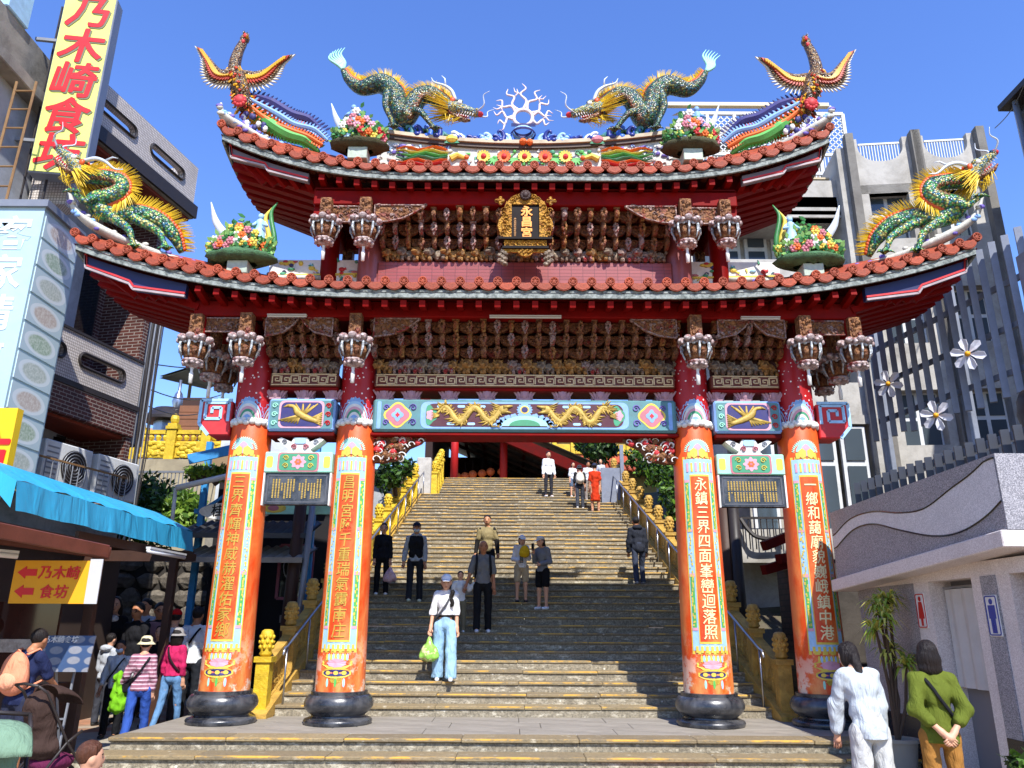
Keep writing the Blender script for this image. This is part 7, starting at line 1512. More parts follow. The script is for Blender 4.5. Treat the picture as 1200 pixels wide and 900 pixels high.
# small red beamed pavilion between the right columns
pv = thing('small_pavilion', (at(922, 700, 14.6).x, 14.6, 0), 'dark brick pier with red cross beams between the two right columns', 'pavilion'); c_ = at(925, 700, 14.6)
MB().box(c_.x-.02, c_.x+.55, 14.5, 15.1, 0, at(925, 668, 14.6).z).build('pier', brickmat('pier_brick', '3a2c26', '4a382e', '2a221e', .22, .1, .012), pv)
for a, b in (((895, 668), (940, 655)), ((895, 640), (940, 622)), ((912, 655), (950, 650))): q = MB(); q.bar(at(*a, 14.5), at(*b, 14.9), .14, .17); q.build('beam', M_DRED, pv)
tr = thing('bark_post', (at(850, 640, 16.5).x, 16.5, 0), 'dark grey timber post between the right columns, behind the balustrade', 'post'); MB().cone((at(850, 640, 16.5).x, 16.5, 0), at(846, 570, 16.5), .2, .16, 10).build('shaft', M_WOODD, tr, smooth=True); MB().cone((at(862, 640, 16.3).x, 16.3, 0), at(858, 580, 16.3), .12, .11, 10).build('pipe', M_DFR, tr, smooth=True)
bw = thing('dark_post', (at(988, 640, 12.6).x, 12.6, 0), 'dark brown post just behind the outer right column', 'post'); MB().box(4.92, 5.05, 12.4, 12.55, 0, 3.6).build('shaft', M_WOODD, bw)
# potted dracaena by the block
pp_ = thing('potted_dracaena', (4.55, 9.9, 0), 'yellow green dracaena plant against the toilet block wall', 'plant'); rr = random.Random(31); M_DRA = [leafmat('dracaena_a', 'b8b44a', 'd8d06a'), leafmat('dracaena_b', '6a8a2c', '98a83c')]
MB().lathe([(.0, .02), (.17, .02), (.22, .36), (.24, .36), (.24, .40), (.19, .40), (.18, .34), (0, .34)], 18, (4.55, 9.9, 0)).build('pot', mat('pot_grey', '8a8478', .8, .15, 3, .3), pp_, smooth=True, sharp=40)
heads = [(4.5, 9.85, 1.9), (4.62, 9.8, 1.95), (4.42, 9.8, 1.6), (4.6, 9.95, 1.35), (4.75, 9.85, 1.2), (4.5, 9.7, 1.75)]
q = MB()
for hx in heads: q.tube([(4.55, 9.9, .35), ((4.55+hx[0])/2+.05, 9.9, hx[2]*.6), hx], [.025, .02, .015], 6)
q.build('stem', mat('bark', '4a3a2c'), pp_)
q = MB()
for hx in heads:
    for k in range(60):
        a = rr.random()*6.3; el = rr.uniform(-.5, 1.0); L = rr.uniform(.18, .3); p0 = Vector(hx); d = V(cos(a)*cos(el), sin(a)*cos(el), sin(el)); p1 = p0+d*L*.6+V(0, 0, .02); p2 = p0+d*L+V(0, 0, -.08); s_ = d.cross(V(0, 0, 1)).normalized()*.016; q.add([p0-s_*.5, p0+s_*.5, p1+s_, p1-s_, p2], [(0, 1, 2, 3), (3, 2, 4)], rr.randint(0, 1))
q.build('leaves', M_DRA, pp_, fix=False)
for k, (x, y, r_) in enumerate(((4.45, 7.4, .2), (4.62, 6.9, .16))): t_ = thing('plant_pot', (x, y, 0), ('pale plastic wrapped pot beside the woman in green' if k == 0 else 'dark terracotta pot by the toilet wall'), 'pot', 'pots by the toilet wall'); MB().lathe([(0, .01), (r_*.75, .01), (r_, .42), (r_*1.05, .42), (r_*.9, .45), (0, .40)], 18, (x, y, 0)).build('body', mat('pot_pale', 'a8a6a0', .6, .15, 6, .5) if k == 0 else mat('pot_terra', '6a3a2a', .7, .2, 4, .3), t_, smooth=True, sharp=50); crown([(x, y, .5, .14, .7)], 90, .06, 70+k, M_LF[:2], 'leaves', t_)
# ---------------------------------------------------------------- top of the stairs: hall, trees
ZL = stepZ(NS); hall = thing('temple_hall', (0, 33, ZL), 'open red hall with lanterns under a sloping roof at the top of the stairs', 'hall')
M_HRED = mat('hall_red', 'b01818', .5, .15, 2, .1)
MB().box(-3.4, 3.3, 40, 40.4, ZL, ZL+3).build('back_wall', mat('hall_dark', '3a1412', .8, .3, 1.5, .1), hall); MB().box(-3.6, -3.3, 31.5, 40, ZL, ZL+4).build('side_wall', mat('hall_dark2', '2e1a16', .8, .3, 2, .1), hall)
for u, yy in ((532, 31.0), (590, 32.0)): c_ = at(u, 560, yy); MB().cone((c_.x, yy, ZL), (c_.x, yy, ZL+3.2), .16, .16, 14).build('pillar', M_HRED, hall, smooth=True)
pA, pB = at(560, 500, 31), at(700, 560, 31); d_ = (pB-pA); q = MB(); q.bar(pA-d_*.5+V(0, -.2, 0), pB+V(0, -.2, 0), .25, .42); q.build('verge_beam', M_DRED, hall)
q = MB(); q.add([pA-d_*.6+V(0, -.4, .55), pB+d_*.03+V(0, -.4, .5), pB+d_*.03+V(0, 10, .5), pA-d_*.6+V(0, 10, .55)], [(0, 1, 2, 3)]); q.add([pA-d_*.6+V(0, -.4, .40), pB+d_*.03+V(0, -.4, .34), pB+d_*.03+V(0, 10, .34), pA-d_*.6+V(0, 10, .40)], [(3, 2, 1, 0)]); q.build('roof_sheet', M_LSHEET, hall, fix=False)
for k in range(9): o_ = d_*(-.55+.19*k); q = MB(); q.bar(pA+o_+V(0, 0, .25), pA+o_+V(0, 9, .25), .12, .16); q.build('purlin', M_DRED, hall)
for k in range(5): q = MB(); q.bar(pA-d_*.6+V(0, 1.6*k+.4, .2), pB+V(0, 1.6*k+.4, .15), .1, .14); q.build('rafter', M_WOODD, hall)
M_LAN = mat('lantern_paper', 'd0662a', .6, .2, 5, .1, dirt='b0371c', damt=.5, dscale=4)
for k, (u, v) in enumerate(((536, 559), (545, 558), (554, 556), (565, 555), (575, 553), (588, 553), (640, 556))):
    c_ = at(u, v, 32.5); t_ = thing('paper_lantern', c_, 'round orange paper lantern in the hall, number %s of the row from the left' % ('one', 'two', 'three', 'four', 'five', 'six', 'seven')[k], 'lantern', 'paper lanterns in the hall'); MB().lathe([(.02, -.17), (.1, -.15), (.18, -.05), (.19, .03), (.13, .13), (.05, .17)], 12, c_).build('shade', M_LAN, t_, smooth=True); MB().cone(c_-V(0, 0, .17), c_-V(0, 0, .38), .02, .03, 6).build('tassel', P_['red'], t_); MB().cone(c_+V(0, 0, .17), c_+V(0, 0, .6), .008, .008, 4).build('cord', M_DFR, t_)
# orange tiled temple roof further up on the right
a, b = at(640, 548, 40), at(735, 548, 40); tp = thing('upper_temple', (a.x, 40, ZL), 'yellow temple wall with an orange tiled roof beyond the hall', 'temple'); zr = at(690, 545, 40).z
MB().box(a.x, b.x+3, 41, 46, ZL, zr+3).build('wall', mat('temple_wall', 'b09a58', .7, .2, 2, .3, dirt='7a6a44'), tp)
for k in range(26):
    x = a.x+(b.x+3-a.x)*k/25; q = MB(); q.tube([(x, 39.6, zr-.35), (x, 41, zr+.35)], .12, 8); q.build('roof_tile', M_TILE, tp, smooth=True)
MB().add([(a.x, 39.7, zr-.38), (b.x+3, 39.7, zr-.38), (b.x+3, 41.1, zr+.32), (a.x, 41.1, zr+.32)], [(0, 1, 2, 3)]).build('roof', M_TILE, tp); q = MB(); q.bar((a.x, 41, zr+.5), (b.x+3, 41, zr+.5), .3, .35); q.build('ridge', mat('ridge_orange', 'b8502c', .6, .2, 3, .2), tp)
for k in range(9): x = a.x+.5+1.0*k; q = MB(); q.box(x-.12, x+.12, 40.8, 41.0, zr+.7, zr+1.9); q.ell((x, 40.9, zr+2.0), (.16, .16, .16), 8, 5); q.build('gold_post', M_GOLD2, tp)
for k in range(8): x = a.x+.5+1.0*k; q = MB(); q.box(x+.15, x+.85, 40.86, 40.94, zr+.8, zr+1.3); q.box(x+.12, x+.88, 40.84, 40.96, zr+1.55, zr+1.7); q.build('gold_panel', M_GOLD2, tp)
gt = thing('grey_gate', at(715, 580, 26.2), 'blue grey metal gate leaf beside the top of the right balustrade', 'gate'); c_ = at(717, 600, 26.0); q = MB(); q.box(c_.x-.32, c_.x+.32, 26.0, 26.08, c_.z, c_.z+1.5); q.build('leaf', M_SLAT, gt); MB().box(c_.x+.34, c_.x+.46, 25.98, 26.1, c_.z, c_.z+2.3).build('post', M_SLAT, gt)
TL = [leafmat('tree_dark', '14240e', '22381a'), leafmat('tree_mid', '2f4c18', '4a6e22'), leafmat('tree_light', '5a8428', '7fa83a')]
bl = blobs_px([(774, 558, 22.2, .5), (788, 550, 22, .55), (800, 565, 21.2, .65), (790, 580, 21.2, .5), (762, 545, 24, .55), (798, 545, 22, .65), (800, 598, 20.6, .5), (806, 585, 20.8, .6), (748, 537, 26, .5), (776, 537, 23.5, .6)]); bush('leafy green tree leaning over the right balustrade', at(812, 640, 21.4), bl, 6500, .085, 9, 'trees beside the stairs', TL, 'broadleaf_tree', 'tree')
bl = blobs_px([(700, 522, 34, .8), (708, 528, 33, .6), (690, 520, 35, .7)]); bush('small dark tree beside the orange tiled roof', at(702, 552, 34), bl, 2200, .14, 11, 'trees beside the stairs', TL[:2], 'broadleaf_tree', 'tree')
bl = blobs_px([(470, 548, 24, .5), (455, 560, 22.5, .5)]); bush('dark shrub behind the bright gold posts on the left', at(462, 590, 23), bl, 900, .1, 12, 'trees beside the stairs', TL[:2], 'shrub', 'shrub')
pg = thing('grey_gable', (-4.6, 21, 2), 'pale grey gabled wall behind the upper left balustrade', 'building'); a = at(436, 590, 25); MB().box(a.x-1, at(466, 590, 25).x, 25, 27, 2, at(455, 550, 25).z).build('wall', mat('grey_render', 'a3a6aa'), pg); q = MB(); q.bar(at(420, 548, 24.8), at(472, 560, 24.8), .5, .1); q.build('roof_edge', M_DFR, pg)

for k, (a, b) in enumerate((((168, 425, 16), (300, 418, 24)), ((165, 452, 16), (262, 462, 23)), ((160, 470, 16), (250, 480, 23)), ((1166, 150, 17.2), (1215, 60, 13)))):
    p, q_ = at(*a), at(*b); q = MB(); q.tube([p.lerp(q_, t_/10)-V(0, 0, .25*sin(pi*t_/10)) for t_ in range(11)], .014, 4); tag(q.build('overhead_cable', M_DFR), 'thin black overhead cable, %s' % ('highest of three by the left building', 'middle of three by the left building', 'lowest of three by the left building', 'at the top right corner')[k], 'cable', 'overhead cables')

bw2 = thing('dark_fill_wall', (6.2, 13.0, 0), 'added dark wall standing in for the darkness behind the outer right column and the dracaena', 'wall'); MB().box(4.95, 9.0, 13.0, 13.25, 0, 2.7).build('wall', mat('dark_wall', '4a443e', .9, .3, 1.5, .6, 12, dirt='211e1a', damt=.8, dscale=1.6), bw2); MB().box(4.9, 9.0, 12.95, 13.3, 2.7, 2.8).build('coping', M_CONC, bw2)  # invented wall, coloured dark to give the darkness behind the outer column
# ---------------------------------------------------------------- people
def nets(f, lo, h):
    """naive surface nets: quads round the zero level of a sampled field"""
    ins = f < 0; nx, ny, nz = f.shape
    c = ins[:-1, :-1, :-1].astype(np.int8); tot = sum(ins[i:nx-1+i, j:ny-1+j, k:nz-1+k].astype(np.int8) for i in (0, 1) for j in (0, 1) for k in (0, 1))
    act = (tot > 0) & (tot < 8); idx = np.full(act.shape, -1, np.int64); cells = np.argwhere(act)
    if len(cells) == 0: return [], []
    idx[act] = np.arange(len(cells)); acc = np.zeros((len(cells), 3)); cnt = np.zeros(len(cells))
    cor = [(i, j, k) for i in (0, 1) for j in (0, 1) for k in (0, 1)]
    for a in cor:
        for ax in range(3):
            if a[ax]: continue
            b = list(a); b[ax] = 1; fa = f[cells[:, 0]+a[0], cells[:, 1]+a[1], cells[:, 2]+a[2]]; fb = f[cells[:, 0]+b[0], cells[:, 1]+b[1], cells[:, 2]+b[2]]
            m = (fa < 0) != (fb < 0); t = np.where(m, fa/(fa-fb+1e-12), 0); p = np.tile(np.array(a, float), (len(cells), 1)); p[:, ax] += t; acc[m] += p[m]; cnt[m] += 1
    v = (cells+acc/cnt[:, None])*h+lo; F = []
    for ax in range(3):
        o1, o2 = [d for d in range(3) if d != ax]; s0 = [slice(1, -1)]*3; s0[ax] = slice(0, -1); s1 = list(s0); s1[ax] = slice(1, None)
        A = ins[tuple(s0)]; B = ins[tuple(s1)]; ch = np.argwhere(A != B)
        if len(ch) == 0: continue
        base = ch.copy(); base[:, o1] += 1; base[:, o2] += 1; sgn = A[ch[:, 0], ch[:, 1], ch[:, 2]]
        def g(d1, d2): q = base.copy(); q[:, o1] -= d1; q[:, o2] -= d2; return idx[q[:, 0], q[:, 1], q[:, 2]]
        q = np.stack([g(0, 0), g(1, 0), g(1, 1), g(0, 1)], 1)
        flip = sgn if ax != 1 else ~sgn
        q[flip] = q[flip][:, ::-1]; F.append(q)
    return v, np.concatenate(F)
def s_cap(P, a, b, ra, rb):
    a = np.array(a); b = np.array(b); ab = b-a; t = np.clip(((P-a) @ ab)/max(1e-9, ab @ ab), 0, 1); return np.linalg.norm(P-a-t[..., None]*ab, axis=-1)-(ra+(rb-ra)*t)
def s_ell(P, c, r, R_=None):
    q = P-np.array(c)
    if R_ is not None: q = q @ R_
    r = np.array(r); k0 = np.linalg.norm(q/r, axis=-1); k1 = np.linalg.norm(q/(r*r), axis=-1); return k0*(k0-1)/np.maximum(k1, 1e-9)
def field_mesh(prims, h, k=.025, cuts=(), fold=0.0, seed=0):
    """smooth union of ('c',a,b,ra,rb) and ('e',c,r) shapes, trimmed by half-spaces (point, normal pointing outwards)"""
    lo = np.array([1e9]*3); hi = -lo
    for p in prims:
        pts = [(np.array(p[1]), max(p[3:5])), (np.array(p[2]), max(p[3:5]))] if p[0] == 'c' else [(np.array(p[1]), np.max(p[2]))]
        for c, r in pts: lo = np.minimum(lo, c-r); hi = np.maximum(hi, c+r)
    lo -= 2.5*h; hi += 2.5*h; n = np.ceil((hi-lo)/h).astype(int)+1
    G = np.stack(np.meshgrid(*[lo[i]+h*np.arange(n[i]) for i in range(3)], indexing='ij'), -1); D = None
    for p in prims:
        d = s_cap(G, *p[1:]) if p[0] == 'c' else s_ell(G, p[1], p[2], p[3] if len(p) > 3 else None)
        if D is None: D = d
        else: hh = np.clip(.5+.5*(D-d)/k, 0, 1); D = D*(1-hh)+d*hh-k*hh*(1-hh)
    if fold:
        X, Y, Z = G[..., 0], G[..., 1], G[..., 2]; D = D+fold*(np.sin(Z*26+X*34+seed)*np.cos(X*13-Y*17+seed*2)+.8*np.sin(Z*11-np.abs(X)*52+Y*20+seed*3)+.5*np.sin(Z*52+Y*30-X*20)+1.1*(.5-np.abs(np.sin(Z*15+X*21*np.sign(X+.01)+Y*9+seed)))) if True else D
    for pt, nn in cuts: D = np.maximum(D, (G-np.array(pt)) @ np.array(nn, float))
    v, f = nets(D, lo, h); mb = MB()
    if len(f): mb.v = [tuple(x) for x in v.tolist()]; mb.f = [tuple(x) for x in f.tolist()]; mb.m = [0]*len(mb.f)
    return mb
SKIN = [mat('skin_light', 'c99678', .55, .1, 9, .1, 60), mat('skin_tan', 'a8704e', .55, .1, 9, .1, 60), mat('skin_mid', 'b98462', .55, .1, 9, .1, 60)]
def m_hair(name, c):
    t = NT(name); n = t.noise(60, 4, .6, vec=t.mapping((1, 1, .07))); k = lin(c); col = t.mix(n, [x*.5 for x in k[:3]], [x*1.8 for x in k[:3]]); t.bump(n, 1.0, .02); return t.out(col, .5, 0, .3)
M_HAIR = m_hair('hair_black', '17110e'); M_HAIRB = m_hair('hair_brown', '160e0b'); M_LIP = mat('lip', '8a4238', .5, .1, 9, 0)
def person(label, loc, H, rz=0, top='ffffff', low='202228', shoe='d8d8d8', skin=0, sleeve=1.0, legs='long', lean=0.0, side=0.0, swing=(.0, .0), knee=(.0, .0), arms=None, hem=.50, loose=.012, hair='short', hairc=None, hat=None, mask=False, glasses=False, female=False, extra=(), head_turn=0.0, nod=0.0, h=.015, face=True, vest=None, step=(0, 0), flare=1.0, group=None, feet=True):
    ps = thing('person', loc, label, 'person', group or 'people at the gateway', rz=rz, local=True)
    u = H; sw_ = .083*u if female else .094*u; hw = .058*u
    tilt = lambda x, y, z: np.array([x+side*(z-.5*u), y-sin(lean)*(z-.5*u), .5*u+(z-.5*u)*cos(lean)]) if z > .5*u else np.array([x, y, z])
    ch = tilt(0, 0, .72*u); be = tilt(0, 0, .60*u); pe = np.array([0, .005*u, .515*u]); nk = tilt(0, 0, .835*u)
    hd = tilt(0, -.012*u, .925*u)+np.array([0, -.03*u*nod, -.02*u*nod]); sk = SKIN[skin]; wf = .92 if female else 1.0
    # legs: swing in radians forward (towards -y), knee bend back
    J = []
    for i, sx in enumerate((-1, 1)):
        hp = np.array([sx*hw, 0, .50*u+step[i]*0]); a = swing[i]; kn = hp+np.array([sx*.004*u, -sin(a)*.235*u, -cos(a)*.235*u]); b = a-knee[i]; an = kn+np.array([sx*.004*u, -sin(b)*.225*u, -cos(b)*.225*u]); J.append((hp, kn, an))
    drop = min(j[2][2] for j in J)-.04*u-0.0
    S = []; 
    arms = arms or [((.02, .01, -.165), (.03, -.02, -.31)), ((.025, -.01, -.165), (.03, -.05, -.305))]
    for i, sx in enumerate((-1, 1)):
        sh = tilt(sx*sw_, .005*u, .793*u); el = sh+np.array([sx*arms[i][0][0], arms[i][0][1], arms[i][0][2]])*u; wr = sh+np.array([sx*arms[i][1][0], arms[i][1][1], arms[i][1][2]])*u; S.append((sh, el, wr))
    def dz(p): return (p[0], p[1], p[2]-drop)
    def C(a, b, ra, rb): return ('c', dz(a), dz(b), ra*u, rb*u)
    def E(c, r): return ('e', dz(c), np.array(r)*u)
    cl = radians(0); hturn = head_turn
    fx, fy = sin(hturn), -cos(hturn); fw = np.array([fx, fy, -.15*nod]); rt = np.array([-fy, fx, 0])
    body = [E(ch, (.085*wf, .058, .10)), E(be, (.072*wf, .052, .09)), E(pe, (.082, .06, .065)), C(tilt(0, 0, .80*u), nk, .032, .028), C(nk, hd-np.array([0, 0, .02*u]), .027, .03), E(hd+np.array([0, 0, .012*u]), (.046, .055, .058)), E(hd+fw*.014*u+np.array([0, 0, -.026*u]), (.036, .042, .045)), E(hd+fw*.058*u+np.array([0, 0, -.012*u]), (.008, .012, .012))]
    for i in (0, 1):
        hp, kn, an = J[i]; body += [C(hp, kn, .046, .032), C(kn, an, .031, .02), C(an, an+np.array([0, -.045*u, -.02*u]), .018, .016)]
        sh, el, wr = S[i]; body += [C(nk*.6+sh*.4, sh, .024, .028), C(sh, el, .028, .022), C(el, wr, .021, .015)]
        d = wr-el; d = d/np.linalg.norm(d); body.append(C(wr, wr+d*.04*u, .015, .019)); body.append(E(hd+rt*(1 if i else -1)*.047*u+np.array([0, 0, -.005*u]), (.008, .012, .017)))
    mb = field_mesh(body, h, .018*u)
    for i in (0, 1):   # fingers and thumb
        sh, el, wr = S[i]; d = Vector(wr-el).normalized(); sx = (-1, 1)[i]; inw = Vector((-sx*.35, -.9, 0)); inw = (inw-d*inw.dot(d)).normalized(); wd = d.cross(inw); p0 = Vector(dz(wr))+d*.055*u
        for k, L in enumerate((.036, .042, .040, .032)):
            b = p0+wd*(k-1.5)*.0115*u; mb.tube([b-d*.01*u, b+d*L*.5*u+inw*.003*u, b+d*L*.85*u+inw*.014*u], [.0058*u, .0054*u, .004*u], 6)
        b = Vector(dz(wr))+d*.025*u+inw*.012*u; mb.tube([b, b+inw*.018*u+d*.015*u-wd*.012*u, b+inw*.022*u+d*.032*u-wd*.014*u], [.0068*u, .006*u, .0045*u], 6)
    mb.build('body', sk, ps, smooth=True, fix=False)
    # shirt
    il = loose/u; hz_ = hem*u
    shp = [E(ch, (.086*wf+il, .063+il, .10)), E(be, (.077*wf+il, .058+il, .10)), E(pe+np.array([0, 0, .0]), (.084+il, .065+il, .09)), C(tilt(0, 0, .79*u), nk-np.array([0, 0, .008*u]), .045, .036)]
    cuts = [(dz((0, 0, hz_)), (0, 0, -1)), (dz(nk+np.array([0, 0, .012*u])), (0, .35, 1))]
    for i in (0, 1):
        sh, el, wr = S[i]; shp.append(C(nk*.55+sh*.45+np.array([0, 0, -.006*u]), sh, .03, .033+il*.6))
        if sleeve > 0: e2 = el if sleeve >= .5 else sh+(el-sh)*sleeve*2; shp.append(C(sh, e2, .033+il*.7, (.028 if sleeve >= .5 else .033)+il))
        if sleeve > .5: shp.append(C(el, el+(wr-el)*min(1.0, (sleeve-.5)*2)*.94, .028+il, .021+il))
    if flare > 1: shp.append(C(np.array([0, 0, .56*u]), np.array([0, 0, max(.0, hz_-.02*u)]), .07, .085*flare))
    field_mesh(shp, h, .013*u, cuts, .003 if h > .016 else .0045, len(label)).build('shirt', cloth('cloth_'+top, top), ps, smooth=True, fix=False)
    # trousers, shorts or skirt
    lp_ = [E(pe, (.085, .064, .07)), C(np.array([0, .004*u, .52*u]), np.array([0, .004*u, .60*u]), .06, .06)]; bot = .0
    wl = {'long': (.052, .040, .038), 'wide': (.056, .052, .056), 'slim': (.05, .036, .027), 'short': (.056, .052, .05)}[legs if legs in ('long', 'wide', 'slim', 'short') else 'long']
    cuts = [(dz(np.array([0, 0, .605*u])), (0, 0, 1))]
    for i in (0, 1):
        hp, kn, an = J[i]
        if legs == 'short': lp_.append(C(hp, hp+(kn-hp)*.72, wl[0], wl[1]))
        else: lp_ += [C(hp, kn, wl[0], wl[1]), C(kn, an+np.array([0, 0, .0]), wl[1], wl[2])]
    if legs != 'short': cuts.append((dz(np.array([0, 0, drop+.028*u])), (0, 0, -1)))
    field_mesh(lp_, h, .012*u, cuts, .003, 5).build('shorts' if legs == 'short' else 'trousers', cloth('cloth_'+low, low), ps, smooth=True, fix=False)
    if feet:
        ms = mat('shoe_'+shoe, shoe, .6, .1, 9, .1)
        for i in (0, 1):
            an = J[i][2]; q = field_mesh([C(an+np.array([0, .012*u, -.015*u]), an+np.array([0, -.01*u, -.018*u]), .024, .026), C(an+np.array([0, .012*u, -.022*u]), an+np.array([0, -.075*u, -.027*u]), .022, .02)], min(h, .013), .02, [(dz(an+np.array([0, 0, -.041*u])), (0, 0, -1))]); q.build('shoe', ms, ps, smooth=True, fix=False)
    # hair
    hc = hairc or M_HAIR; hs = []; bk = -fw*np.array([1, 1, 0])
    if hair != 'bald':
        hs = [E(hd+np.array([0, 0, .02*u])+bk*.006*u, (.052, .06, .06))]; cuts = [(dz(hd+fw*.022*u+np.array([0, 0, .018*u])), tuple(fw*.9+np.array([0, 0, -.75 if hair in ('short', 'curly') else -.22])))]
        if hair in ('bob', 'long', 'pony', 'braid'): hs.append(E(hd+bk*.02*u+np.array([0, 0, -.015*u]), (.054, .045, .06)))
        if hair == 'bob': hs += [E(hd+bk*.012*u+np.array([0, 0, -.03*u]), (.068, .052, .065)), E(hd+bk*.02*u+np.array([0, 0, -.075*u]), (.066, .04, .04))]
        if hair == 'long': hs.append(C(hd+bk*.035*u, nk+bk*.055*u+np.array([0, 0, -.09*u]), .045, .03))
        if hair == 'pony': hs.append(C(hd+bk*.06*u+np.array([0, 0, .0]), nk+bk*.085*u+np.array([0, 0, -.13*u]), .03, .016))
        if hair == 'curly': hs.append(E(hd+bk*.01*u, (.06, .062, .06)))
        field_mesh(hs, min(h, .012), .015*u, cuts, .002, 3).build('hair', hc, ps, smooth=True, fix=False)
        if hair == 'braid':
            q = MB(); b = nk+np.array([.055*u, -.045*u, .0]); q.tube([dz(b+np.array([.01*u*sin(k*1.3), -.012*u, -.02*u*k])) for k in range(9)], [.018*u*(1+.25*(k % 2)) for k in range(8)]+[.006*u], 8); q.build('braid', hc, ps, smooth=True)
    if face:
        q = MB()
        for s_ in (-1, 1): q.ell(dz(hd+rt*s_*.019*u+fw*.049*u+np.array([0, 0, .0])), (.0075*u, .005*u, .0045*u), 8, 5)
        q.build('eyes', M_PUP, ps, smooth=True)
        q = MB()
        for s_ in (-1, 1): q.tube([dz(hd+rt*s_*.010*u+fw*.052*u+np.array([0, 0, .014*u])), dz(hd+rt*s_*.03*u+fw*.045*u+np.array([0, 0, .014*u]))], .003*u, 5)
        q.build('eyebrows', M_HAIR, ps)
        if not mask: q = MB(); q.ell(dz(hd+fw*.053*u+np.array([0, 0, -.04*u])), (.013*u, .006*u, .0045*u), 8, 5); q.build('mouth', M_LIP, ps, smooth=True)
    if mask: field_mesh([E(hd+fw*.03*u+np.array([0, 0, -.03*u]), (.04, .034, .03))], .010, .01).build('face_mask', mat('mask_blue', 'b9c9d6', .8, .05, 9, .1), ps, smooth=True, fix=False)
    if glasses:
        q = MB()
        for s_ in (-1, 1): c_ = hd+rt*s_*.02*u+fw*.056*u; q.tube([dz(c_+rt*.015*u*cos(2*pi*k/12)+np.array([0, 0, .012*u*sin(2*pi*k/12)])) for k in range(13)], .0022*u, 4, cap=False); q.tube([dz(c_+rt*s_*.015*u), dz(hd+rt*s_*.05*u)], .002*u, 4)
        q.build('glasses', M_PUP, ps)
    if hat:
        kind, hcol = hat; hm = cloth('hat_'+hcol, hcol)
        if kind == 'cap':
            field_mesh([E(hd+np.array([0, 0, .03*u])+bk*.004*u, (.055, .063, .052))], .011, .01, [(dz(hd+np.array([0, 0, .026*u])), tuple(np.array([0, 0, -1])))]).build('cap', hm, ps, smooth=True, fix=False)
            q = MB(); c_ = hd+np.array([0, 0, .03*u]); q.add([dz(c_+fw*.045*u+rt*.045*u), dz(c_+fw*.045*u-rt*.045*u), dz(c_+fw*.11*u-rt*.03*u+np.array([0, 0, -.014*u])), dz(c_+fw*.12*u+np.array([0, 0, -.012*u])), dz(c_+fw*.11*u+rt*.03*u+np.array([0, 0, -.014*u]))], [(0, 1, 2, 3, 4)]); o = q.build('cap_brim', hm, ps); m_ = o.modifiers.new('s', 'SOLIDIFY'); m_.thickness = .008
        else:
            q = MB(); c_ = Vector(dz(hd+np.array([0, 0, .02*u]))); q.lathe([(.0, .062*u), (.03*u, .06*u), (.05*u, .045*u), (.057*u, .008*u), (.085*u, -.018*u), (.088*u, -.022*u), (.056*u, .0)], 20, c_); o = q.build('bucket_hat', hm, ps, smooth=True)
    if vest:
        field_mesh([E(ch, (.096*wf+il, .07+il, .108)), E(be, (.088*wf+il, .066+il, .10)), C(np.array([-.05*u, 0, .79*u]), np.array([.05*u, 0, .79*u]), .05, .05)], h, .02*u, [(dz(np.array([0, 0, .53*u])), (0, 0, -1)), (dz(tilt(0, 0, .825*u)), (0, 0, 1)), (dz(np.array([-.112*u, 0, 0])), (-1, 0, 0)), (dz(np.array([.112*u, 0, 0])), (1, 0, 0))], .004, 2).build('vest', cloth('cloth_'+vest, vest), ps, smooth=True, fix=False)
    J2 = dict(u=u, dz=dz, ch=ch, nk=nk, hd=hd, S=S, J=J, pe=pe, be=be, h=h)
    for fn in extra: fn(ps, J2)
    return ps
